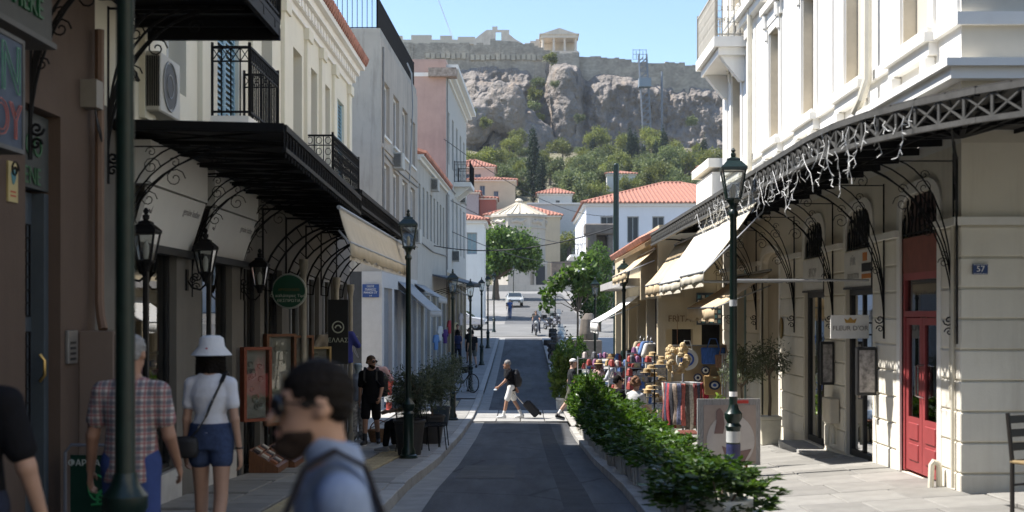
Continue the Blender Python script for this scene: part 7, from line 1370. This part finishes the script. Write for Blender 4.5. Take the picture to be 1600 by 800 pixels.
    if hair:
        q = SDF(); st = hair[0]
        if st in ('short', 'fade', 'side'):
            q.ell(hc+vec(0,-.008,.036), (.080,.100,.094), .01, rot=rot); q.cap(hd(-.05,-.068,-.02), hd(.05,-.068,-.02), .022, .022, .03)
            n1 = hd(0,1,.35)-hd(0,0,0); n1 /= np.linalg.norm(n1)
            q.ell(hd(0,.105,-.035), (.085,.085,.085), .012, neg=True, rot=rot); q.ell(hd(0,.02,-.1), (.12,.075,.085), .012, neg=True, rot=rot)
        elif st == 'curly':
            g = random.Random(2); q.ell(hc+vec(0,-.02,.03), (.1,.11,.105), .02)
            for k in range(46):
                a, b_ = g.uniform(0, 6.28), g.uniform(-.5, 1.5); q.ell(hc+vec(.1*math.cos(a)*math.cos(b_), -.025+.11*math.sin(a)*math.cos(b_), .03+.11*math.sin(b_)), (.03,.03,.03), .008)
            q.ell(hd(0,.13,-.03), (.085,.085,.09), .012, neg=True)
        elif st in ('long', 'bob'):
            q.ell(hc+vec(0,-.01,.03), (.09,.108,.1), .02); L_ = .2 if st == 'long' else .1
            for k in range(-4, 5): q.cap(hd(k*.021,-.06+.007*abs(k),.0), hd(k*.03+.008*math.sin(k*3),-.07+.011*abs(k),-L_+.012*abs(k)-.03*((k*7) % 3)), .036, .014, .012)
            q.ell(hd(0,.12,-.04), (.075,.085,.1), .012, neg=True, rot=rot)
        def _tuft(ax):
            X = [a.reshape([-1 if i == j else 1 for j in range(3)]) for i, a in enumerate(ax)]; return (.0032*np.sin(X[0]*310+2*np.sin(X[2]*170))*np.sin(X[1]*270+X[2]*120)+.003*np.sin(X[2]*190+X[0]*90)).astype(np.float32)
        obj('hair', q.mesh('hair', hh, hc_, disp=_tuft), t)
    if beard:
        q = SDF(); q.ell(hd(0,.028,-.055), (.064,.072,.068), .03, rot=rot); q.cap(hd(0,.085,-.105), hd(0,.06,-.112), .027, .035, .02)
        q.ell(hd(0,.06,.025), (.12,.11,.083), .03, neg=True, rot=rot); q.ell(hd(0,-.06,-.02), (.12,.07,.12), .02, neg=True, rot=rot); q.ell(hd(0,.112,-.07), (.026,.022,.013), .006, neg=True, rot=rot); q.cap(hd(-.024,.1,-.052), hd(.024,.1,-.052), .0075, .0075, .006); obj('beard', q.mesh('beard', hh, M('dark stubble', (.035,.024,.019), .8, var=.5, scale=60, spec=.1)), t)
    if glasses:
        gl = M('dark sunglass lens', (.008,.008,.01), .08); q = SDF()
        for d in (-1, 1): q.ell(hd(d*.037,.104,.006), (.034,.016,.027), .004, rot=rot)
        o = obj('sunglasses', q.mesh('sunglasses', .006, gl), t); MB().tube([hd(-.07,.098,.018), hd(-.083,.05,.014), hd(-.085,-.01,.004)], .0035, 5).build('temple', gl, o); MB().tube([hd(.07,.098,.018), hd(.083,.05,.014), hd(.085,-.01,.004)], .0035, 5).build('temple', gl, o); MB().tube([hd(-.012,.112,.014), hd(.012,.112,.014)], .004, 5).build('bridge', gl, o)
    if shirt:
        q = SDF(); t0 = -.12 if not tuck else .12; sec = [(t0, .172 if not tuck else .15, .135+belly if not tuck else .115)]+[(a, w+(.014 if not tuck or a > .5 else .004), d+.016) for a, w, d in tors[1:-1]]+[(.985,.078,.066)]
        q.loft(P-td*.08, N, (1,0,0), sec, k=.03)
        for sh, el, wr, fd, sd in arms:
            q.cap(N-td*.035+vec(sd*.05,0,0), sh, .05, .062 if not fem else .053, .03)
            e = lerp(sh, el, min(1, sleeve)) ; q.cap(sh, e, .068 if not fem else .056, (.066 if sleeve < .9 else .055) if not fem else .055, .025)
            if sleeve > 1: q.cap(el, lerp(el, wr, sleeve-1), .055, .038, .02)
        if not collar: q.ell(N+vec(0,.03,.05), (.062,.06,.055), .01, neg=True)
        sm = q.mesh('shirt', h, shirt); so_ = obj('shirt', sm, t)
        if collar:
            q = SDF(); q.cap(N+vec(0,-.02,-.01), N+vec(0,0,.045), .078, .073, .01); q.plane(N+vec(0,-.03,.06), vec(0,-.25,.97)); obj('collar', q.mesh('collar', h*.8, shirt), so_)
    if bottom:
        q = SDF(); q.loft(P-td*.10, P+td*.11, (1,0,0), [(0,.165,.115),(.5,.172 if not fem else .176,.12+belly*.8),(1,.158 if not fem else .162,.11+belly if not fem else .122)], k=.03)
        for hip, kn, an, toe, heel in legs:
            if bleg <= 1: q.cap(hip, lerp(hip, kn, bleg), .098 if not fem else .095, .092 if not fem else .092, .03)
            else: q.cap(hip, kn, .095, .075, .03); q.cap(kn, lerp(kn, an, bleg-1), .074, .06, .02)
        obj('shorts' if bleg <= 1.05 else 'trousers', q.mesh('shorts', h, bottom), t)
    if shoes:
        for hip, kn, an, toe, heel in legs:
            q = SDF(); q.cap(heel, toe, .043, .036, .01); q.cap(heel+vec(0,.01,.03), an, .045, .042, .02); q.cap(lerp(heel,toe,.4)+vec(0,0,.015), toe, .04, .03, .015); so_ = obj('shoe', q.mesh('shoe', h, shoes[0]), t)
            dn = vec(0,0,-.033); q = SDF(); q.cap(heel+dn, toe+dn, .038, .034, .005); q.plane(heel+dn+vec(0,0,.012), vec(0,0,1)) if abs(toe[2]-heel[2]) < .03 else None; obj('sole', q.mesh('sole', max(.01, h*.8), shoes[1]), so_)
            if socks: q = SDF(); q.cap(an-vec(0,0,.02), lerp(an, kn, .28), .042, .048, .01); obj('sock', q.mesh('sock', h, socks), t)
    return dict(t=t, P=P, N=N, hc=hc, hd=hd, arms=arms, legs=legs, td=td)
def strap(t, pts, w, mat, name='strap', th=.006):
    pts = [Vector(p) for p in pts]; b = MB()
    for a, c in zip(pts[:-1], pts[1:]): b.bar(a, c, w, th)
    return b.build(name, mat, t)
def hold(t, name, label, cat, group=None):         # a thing worn or carried: top-level at the person's place
    o = thing(name, label, cat, tuple(t.location), t.rotation_euler.z, group); o.scale = t.scale; return o
def backpack(p, lab, mat, off=(0,-.2,.28), sz=(.15,.1,.24)):
    o = hold(p['t'], 'backpack', lab, 'backpack'); c = Vector(p['P']+p['td']*off[2])+Vector((off[0],off[1],0)); q = SDF(); td = p['td']*sz[2]; q.loft(np.array(c)-td, np.array(c)+td, (1,0,0), [(0,sz[0]*.8,sz[1]*.8),(.15,sz[0],sz[1]),(.75,sz[0],sz[1]),(1,sz[0]*.6,sz[1]*.55)], k=.03); q.ell(np.array(c)+vec(0,-sz[1]*.9,-sz[2]*.3), (sz[0]*.75,sz[1]*.5,sz[2]*.45), .03); obj('pack', q.mesh('pack', .02, mat), o)
    for s in (-1, 1):
        sh = Vector(p['N'])+Vector((s*.12,0,0)); strap(o, [c+Vector((s*sz[0]*.6,sz[1],sz[2]*.7)), sh+Vector((0,-.07,.02)), sh+Vector((0,.01,.045)), sh+Vector((0,.1,-.03)), sh+Vector((0,.12,-.2)), c+Vector((s*sz[0],sz[1]+.03,-sz[2]*.7))], .045, mat, th=.012)
    return o
E1 = M('white sneaker', (.68,.67,.65), .6); E2 = M('white sole', (.62,.61,.58), .7); K1 = M('black sneaker', (.018,.018,.02), .6); K2 = M('dark sole', (.06,.06,.06), .8)
# foreground man in pale blue shirt, turned to the left
p = person('man in pale blue shirt and sunglasses passing close to the camera', -.46, 3.6, -1.90, R(106), 1.79, lean=.16, yaw=R(2), nod=.05, legL=(.3,.15,.03), legR=(-.2,.3,.03), armL=(-.15,.1,.25), armR=(.25,.1,.4), hair=('fade','black'), skin='dim', shirt=cloth('pale blue linen', (.24,.30,.43)), sleeve=1.7, bottom=cloth('dark navy chino', (.03,.035,.05)), bleg=1.95, shoes=(K1,K2), beard='black', glasses=True, h=.012, collar=True, tuck=False)
o = hold(p['t'], 'shoulder_bag', 'dark bag strap over the shoulder of the man in pale blue', 'bag'); n = Vector(p['N']); sx = -.12
strap(o, [n+Vector((sx,.15,-.3)), n+Vector((sx,.13,-.12)), n+Vector((sx,.08,.0)), n+Vector((sx,.0,.045)), n+Vector((sx,-.08,.0)), n+Vector((sx,-.135,-.15)), n+Vector((sx+.06,-.16,-.32)), n+Vector((sx+.1,-.17,-.42))], .05, M('dark strap webbing', (.015,.014,.02), .8), th=.012)
q = SDF(); q.loft(np.array(n+Vector((.02,-.2,-.62))), np.array(n+Vector((.02,-.19,-.38))), (1,0,0), [(0,.12,.05),(.5,.14,.06),(1,.12,.045)], k=.02); obj('pouch', q.mesh('pouch', .02, M('dark strap webbing', (1,1,1))), o)
# man cut off at the left edge
person('man in black t-shirt at the left picture edge, arm hanging down', -2.50, 5.75, -1.86, R(0), 1.85, armR=(.0,.30,.3), armL=(.1,.1,.3), legL=(.2,.1,.03), legR=(-.15,.25,.03), hair=('short','black'), skin='dim', shirt=cloth('black cotton', (.012,.012,.014)), sleeve=.72, bottom=cloth('dark denim', (.025,.03,.05)), bleg=1.95, shoes=(K1,K2), h=.010, tuck=False, curl=.5)
# couple seen from behind
person('man in checked shirt and blue shorts walking away, behind the near lamp post', -2.5, 8.2, -1.9, R(3), 1.77, armL=(.12,.26,.25), armR=(-.02,.22,.7,.05), legL=(.22,.12,.03), legR=(-.12,.3,.03), hair=('short','grey'), skin='tan', shirt=plaid(), sleeve=.62, bottom=cloth('blue shorts cotton', (.05,.075,.20)), bleg=.95, shoes=(K1,K2), h=.010, tuck=False, yaw=-.2, belly=.01, curl=.5)
p = person('woman in white t-shirt, denim shorts and bucket hat walking away', -2.38, 9.8, -1.87, R(-4), 1.68, sex='f', armL=(.0,.14,.2), armR=(-.12,.18,.25), legL=(.15,.1,.02), legR=(-.1,.25,.02), hair=('long','black'), skin='dim', shirt=cloth('white cotton', (.62,.63,.68), .05), sleeve=.55, bottom=cloth('blue denim', (.045,.065,.13), .25, 30), bleg=.32, shoes=(E1,E2), h=.010, curl=.5)
o = hold(p['t'], 'bucket_hat', 'white bucket hat with a small red emblem', 'hat'); hc = p['hc']; MB().lathe([(.168,-.03),(.163,-.022),(.108,.04),(.098,.105),(.07,.125),(.0,.13)], tuple(hc+vec(0,-.005,.02)), 26, .95, 1.05).build('hat', cloth('white hat cotton', (.62,.62,.63), .05), o, smooth=True, angle=60); MB().lathe([(.009,0),(.009,.004)], (0,0,0), 8).build('emblem', M('red thread', (.4,.02,.03)), o).matrix_local = Matrix.Translation(Vector(hc+vec(.0,-.132,.045))) @ Matrix.Rotation(PI/2, 4, 'X')
o = hold(p['t'], 'crossbody_bag', 'small black crossbody bag with lettered strap on the woman', 'bag'); n = Vector(p['N']); P_ = Vector(p['P'])
sp_ = [n+Vector((.12,.08,-.06)), n+Vector((.125,.0,.02)), n+Vector((.115,-.09,-.06)), n+Vector((.06,-.135,-.2)), n+Vector((0,-.13,-.34)), P_+Vector((-.06,-.15,.06)), P_+Vector((-.12,-.145,-.0))]; st_ = strap(o, sp_, .036, blackm, th=.008)
q = SDF(); c = np.array(P_+Vector((-.17,-.13,-.07))); q.loft(c-vec(0,0,.09), c+vec(0,0,.08), (1,0,0), [(0,.1,.04),(.3,.115,.05),(.8,.11,.05),(1,.09,.035)], k=.02); obj('pouch', q.mesh('pouch', .014, M('black nylon', (.014,.014,.016), .6)), o); MB().tube([P_+Vector((-.27,-.14,-.1)), P_+Vector((-.3,-.15,-.2))], .01, 5).build('pull_tab', blackm, o)
for k in range(9):
    a = lerp(sp_[3], sp_[5], k/9); MB().box(-.004,.004,-.002,.002,-.009,.009).build('strap_mark', M('white strap print', (.5,.5,.5)), st_).location = a+Vector((0,-.006,0))
ph_ = hold(p['t'], 'phone', 'phone held in the right hand of the woman in the hat', 'phone'); w_ = Vector(p['arms'][1][2]); fd_ = Vector(p['arms'][1][3]); MB().box(-.005,.005,-.036,.036,-.075,.075).build('case', blackm, ph_).location = w_+fd_*.13+Vector((-.025,.02,0))
MB().tube([Vector(p['arms'][1][2])+Vector((.032*math.cos(a),.032*math.sin(a),.02)) for a in np.linspace(0, 2*PI, 13)[:-1]], .006, 4, closed=True).build('bracelet', blackm, p['t'])
# man in black walking towards the camera
p = person('bearded man in black t-shirt and shorts walking up the left pavement', -3.02, 25.7, lp(25.7), R(178), 1.8, armL=(.1,.12,.75,.1), armR=(-.1,.12,.15), legL=(-.12,.35,.02), legR=(.25,.1,.02), yaw=R(55), hair=('short','brown'), skin='tan', shirt=cloth('black cotton', (1,1,1)), sleeve=.75, bottom=cloth('black shorts', (.013,.013,.015)), bleg=.85, shoes=(K1,E2), socks=K1, beard='brown', glasses=True, h=.013, tuck=False)
o = backpack(p, 'black backpack slung on the man in black', M('black nylon', (1,1,1)), off=(-.16,-.16,.2))
# man crossing with suitcase
p = person('grey haired man in white shorts crossing the road', -.32, 38.0, rz(38)+.05, R(96), 1.76, lean=.13, armL=(.5,.1,.35), armR=(-.5,.12,.1), legL=(.32,.1,.02), legR=(-.28,.22,.02), hair=('short','grey'), skin='tan', shirt=cloth('black cotton', (1,1,1)), sleeve=.6, bottom=cloth('white shorts cotton', (.70,.69,.66), .05), bleg=.78, shoes=(E1,E2), socks=E1, h=.014, tuck=False, nod=.15)
backpack(p, 'black backpack on the man crossing the road', M('black nylon', (1,1,1)), off=(0,-.2,.24), sz=(.17,.12,.26))
o = hold(p['t'], 'face_mask', 'pale face mask in the hand of the crossing man', 'mask'); MB().ico(tuple(p['arms'][0][2]+p['arms'][0][3]*.13), .055, 1, 1, 1, .5).build('mask', M('pale blue mask', (.6,.68,.75), .8), o, smooth=True)
o = thing('suitcase', 'small black wheeled suitcase tilted behind the crossing man', 'suitcase', (.5, 38.0, rz(38)+.06)); m4 = Matrix.Translation((.0,0,.06)) @ Matrix.Rotation(-.75, 4, 'Y')
b_ = MB().box(-.12,.12,-.19,.19,.04,.58).build('case', M('black suitcase shell', (.016,.016,.018), .55, var=.3, bump=.1), o, bevel=.04); b_.matrix_local = m4
for k in range(5): MB().box(.12,.128,-.15+k*.07,-.13+k*.07,.1,.52).build('rib', blackm, o).matrix_local = m4
MB().tube([(-.08,-.1,.58),(-.08,-.1,1.0),(-.08,.1,1.0),(-.08,.1,.58)], .011, 6).build('pull_handle', M('polished steel', (1,1,1)), o).matrix_local = m4
for sy in (-.15, .15): MB().lathe([(.04,-.02),(.04,.02)], (0,0,0), 12).build('wheel', blackm, o).matrix_local = m4 @ Matrix.Translation((.09,sy,.02)) @ Matrix.Rotation(PI/2, 4, 'X')
# man in the cap
p = person('man in white cap and dark t-shirt stepping out by the hedge', 1.42, 36.6, rz(36.6)+.1, R(-80), 1.76, lean=.05, armL=(-.2,.1,.2), armR=(.15,.1,.3), legL=(.3,.1,.02), legR=(-.35,.3,.02), hair=('short','brown'), skin='light', shirt=cloth('charcoal cotton', (.03,.032,.034)), sleeve=.6, bottom=cloth('khaki shorts', (.10,.10,.08)), bleg=.75, shoes=(K1,E2), socks=E1, h=.014, tuck=False)
o = hold(p['t'], 'baseball_cap', 'white baseball cap on the man by the hedge', 'hat'); q = SDF(); q.ell(p['hc']+vec(0,-.002,.045), (.092,.11,.09), .01); q.plane(p['hc']+vec(0,0,.035), vec(0,0,-1)); obj('crown', q.mesh('crown', .014, E1), o); MB().prism([tuple(p['hc']+vec(.075*math.cos(a),.09+.075*math.sin(a),.04-.02*math.sin(a))) for a in np.linspace(0, PI, 9)], (0,0,.008)).build('peak', E1, o)
# people sitting and standing by the souvenir shop
def straw(p, lab, mat, brim=.17):
    o = hold(p['t'], 'straw_hat', lab, 'hat'); MB().lathe([(brim,.035),(brim*.98,.045),(.1,.055),(.095,.12),(.085,.15),(.04,.16)], tuple(p['hc']+vec(0,-.005,.02)), 22, .92, 1.08).build('hat', mat, o, smooth=True, angle=50); MB().lathe([(.101,.06),(.099,.085)], tuple(p['hc']+vec(0,-.005,.02)), 22, .92, 1.08).build('band', M('brown hat band', (.08,.05,.03)), o)
p = person('woman in pink top and straw hat with a small backpack near the stands', 2.12, 35.2, rp(2.1,35.2), R(-40), 1.62, sex='f', hair=('bob','brown'), skin='light', shirt=cloth('dusty pink cotton', (.5,.34,.32)), sleeve=.6, bottom=cloth('beige skirt', (.35,.3,.24)), bleg=.9, shoes=(E1,E2), h=.016); straw(p, 'pale straw hat on the woman in pink', M('pale straw', (.50,.36,.18), .9, var=.2, scale=40)); backpack(p, 'light pink backpack on the woman in the straw hat', M('pink canvas', (.42,.30,.27), .9), sz=(.12,.08,.18))
p = person('man in white shirt and brown hat standing behind the hedge', 2.42, 33.9, rp(2.4,33.9), R(70), 1.74, hair=('short','grey'), skin='tan', shirt=cloth('white cotton', (1,1,1)), sleeve=1.6, bottom=cloth('beige trousers', (.36,.31,.24)), bleg=1.95, shoes=(K1,K2), h=.016, tuck=False, armL=(.5,.1,1.0)); straw(p, 'brown straw hat on the man in white', M('brown straw', (.30,.19,.09), .9, var=.2, scale=40), .15)
person('dark haired person in black standing in the souvenir shop entrance', 2.82, 32.6, rp(2.8,32.6), R(20), 1.72, hair=('short','black'), skin='dim', shirt=cloth('black cotton', (1,1,1)), sleeve=.6, bottom=cloth('dark denim', (1,1,1)), bleg=1.95, shoes=(K1,K2), h=.016, tuck=False)
person('dark haired woman standing behind the man in white', 2.72, 35.0, rp(2.7,35), R(150), 1.68, sex='f', hair=('bob','black'), skin='dim', shirt=cloth('dark plum cotton', (.06,.03,.05)), sleeve=.6, bottom=cloth('dark denim', (1,1,1)), bleg=1.95, shoes=(K1,K2), h=.018)
SITL = (1.45,1.45,.12)
def stool(x, y_, z, lab):
    t = thing('stool', lab, 'stool', (x, y_, z), group='stools behind the hedge'); MB().lathe([(.17,.43),(.18,.46),(.16,.47)], (0,0,0), 16).build('seat', wood, t); [MB().bar((.13*math.cos(a),.13*math.sin(a),.43),(.18*math.cos(a),.18*math.sin(a),0),.025).build('leg', blackm, t) for a in (.8,2.37,3.94,5.5)]
person('dark haired man in black shirt and glasses sitting behind the hedge', 2.05, 27.6, rp(2,27.6), R(-60), 1.76, legL=SITL, legR=SITL, armL=(.5,.1,.9), armR=(.5,.1,.9), hair=('short','black'), skin='tan', shirt=cloth('black cotton', (1,1,1)), sleeve=.6, bottom=cloth('dark denim', (1,1,1)), bleg=1.95, shoes=(K1,K2), glasses=True, h=.015, sit=True); stool(2.05, 27.6, rp(2,27.6), 'stool under the dark haired man')
p = person('curly haired woman in white top sitting behind the hedge', 2.28, 25.6, rp(2.3,25.6), R(-35), 1.66, sex='f', legL=SITL, legR=SITL, armL=(.3,.15,.7), armR=(.35,.2,.8), hair=('curly','auburn'), skin='light', shirt=cloth('white striped cotton', (.55,.55,.54)), sleeve=.6, bottom=cloth('light denim', (.25,.33,.45)), bleg=1.9, shoes=(E1,E2), h=.015, sit=True); stool(2.28, 25.6, rp(2.3,25.6), 'stool under the curly haired woman')
person('person in black seated behind the first olive pot, trainers showing', -2.02, 23.5, lp(23.4), R(75), 1.72, legL=(1.35,1.2,.05), legR=(1.4,1.5,.05), armL=(.5,.1,.9), armR=(.5,.1,.9), hair=('short','black'), skin='dim', shirt=cloth('black cotton', (1,1,1)), sleeve=.7, bottom=cloth('black trousers', (.013,.013,.015)), bleg=1.85, shoes=(M('grey trainer', (.3,.3,.31), .7),E2), h=.015, sit=True)
# far people on the left pavement, in the square, and the moped rider
for k, (lab, x, d, c1, c2, bl_n, sx_, hr) in enumerate((('person in navy standing at the far left shop racks', -3.05, 61, (.03,.035,.08), (.02,.02,.03), 1.9, 'f', ('long','black')), ('person in black top and shorts on the far left pavement', -2.55, 62.5, (.012,.012,.014), (.012,.012,.014), .7, 'f', ('bob','black')), ('broad man in black with bare legs on the far left pavement', -2.3, 60, (.012,.012,.014), (.1,.1,.09), .8, 'm', ('short','black')), ('person in tan by the far left shop racks', -3.3, 66, (.3,.22,.16), (.05,.05,.08), 1.9, 'm', ('short','brown')))):
    person(lab, x, d, lp(d), R(180 if k % 2 else 20), 1.74, sex=sx_, hair=hr, skin='dim', shirt=cloth('far shirt %d' % k, c1), sleeve=.6, bottom=cloth('far bottom %d' % k, c2), bleg=bl_n, shoes=(K1,K2), legL=(.2,.1,.03), legR=(-.15,.3,.03), h=.02, tuck=False)
person('man in blue top and jeans walking across the sunny square', -1.05, 115, rz(115)+.03, R(170), 1.76, hair=('short','grey'), skin='tan', shirt=cloth('blue top', (.06,.11,.28)), sleeve=.3, bottom=cloth('blue jeans', (.07,.11,.22)), bleg=1.95, shoes=(K1,K2), legL=(.2,.1,.03), legR=(-.15,.3,.03), armL=(.1,.3,.2), armR=(-.1,.3,.2), h=.02)
person('rider in brown top sitting on the moped facing the camera', .98, 87.15, rz(87)+.02, R(180), 1.72, legL=(1.1,1.2,.3), legR=(1.1,1.2,.3), armL=(.8,.2,.5), armR=(.8,.2,.5), hair=('short','brown'), skin='tan', shirt=cloth('brown cotton', (.10,.075,.05)), sleeve=.5, bottom=cloth('dark denim', (1,1,1)), bleg=1.9, shoes=(K1,K2), h=.02, sit=True, rise=.92)
# ---------------------------------------------------------------- thin haze over the whole place
hz = MB().box(-480, 480, -70, 800, -8, 130).build('haze', bpy.data.materials.new('haze air')); hm = hz.data.materials[0]; hm.use_nodes = True; hm.node_tree.nodes.remove(hm.node_tree.nodes['Principled BSDF'])
_pv = hm.node_tree.nodes.new('ShaderNodeVolumePrincipled'); _pv.inputs['Color'].default_value = (.82,.9,1,1); _pv.inputs['Density'].default_value = .00012; _pv.inputs['Anisotropy'].default_value = .2
hm.node_tree.links.new(_pv.outputs[0], hm.node_tree.nodes['Material Output'].inputs['Volume']); hz['kind'] = 'stuff'; hz['label'] = 'thin pale haze in the air towards the cliff'
# ---------------------------------------------------------------- lettering becomes plain meshes
bpy.context.view_layer.update(); _dg = bpy.context.evaluated_depsgraph_get()
for o in [o for o in bpy.data.objects if o.type == 'FONT']:
    me = bpy.data.meshes.new_from_object(o.evaluated_get(_dg)); nm = o.name; c = bpy.data.objects.new('lettering', me); COL.objects.link(c); c.parent = o.parent; c.matrix_local = o.matrix_local.copy(); bpy.data.objects.remove(o)
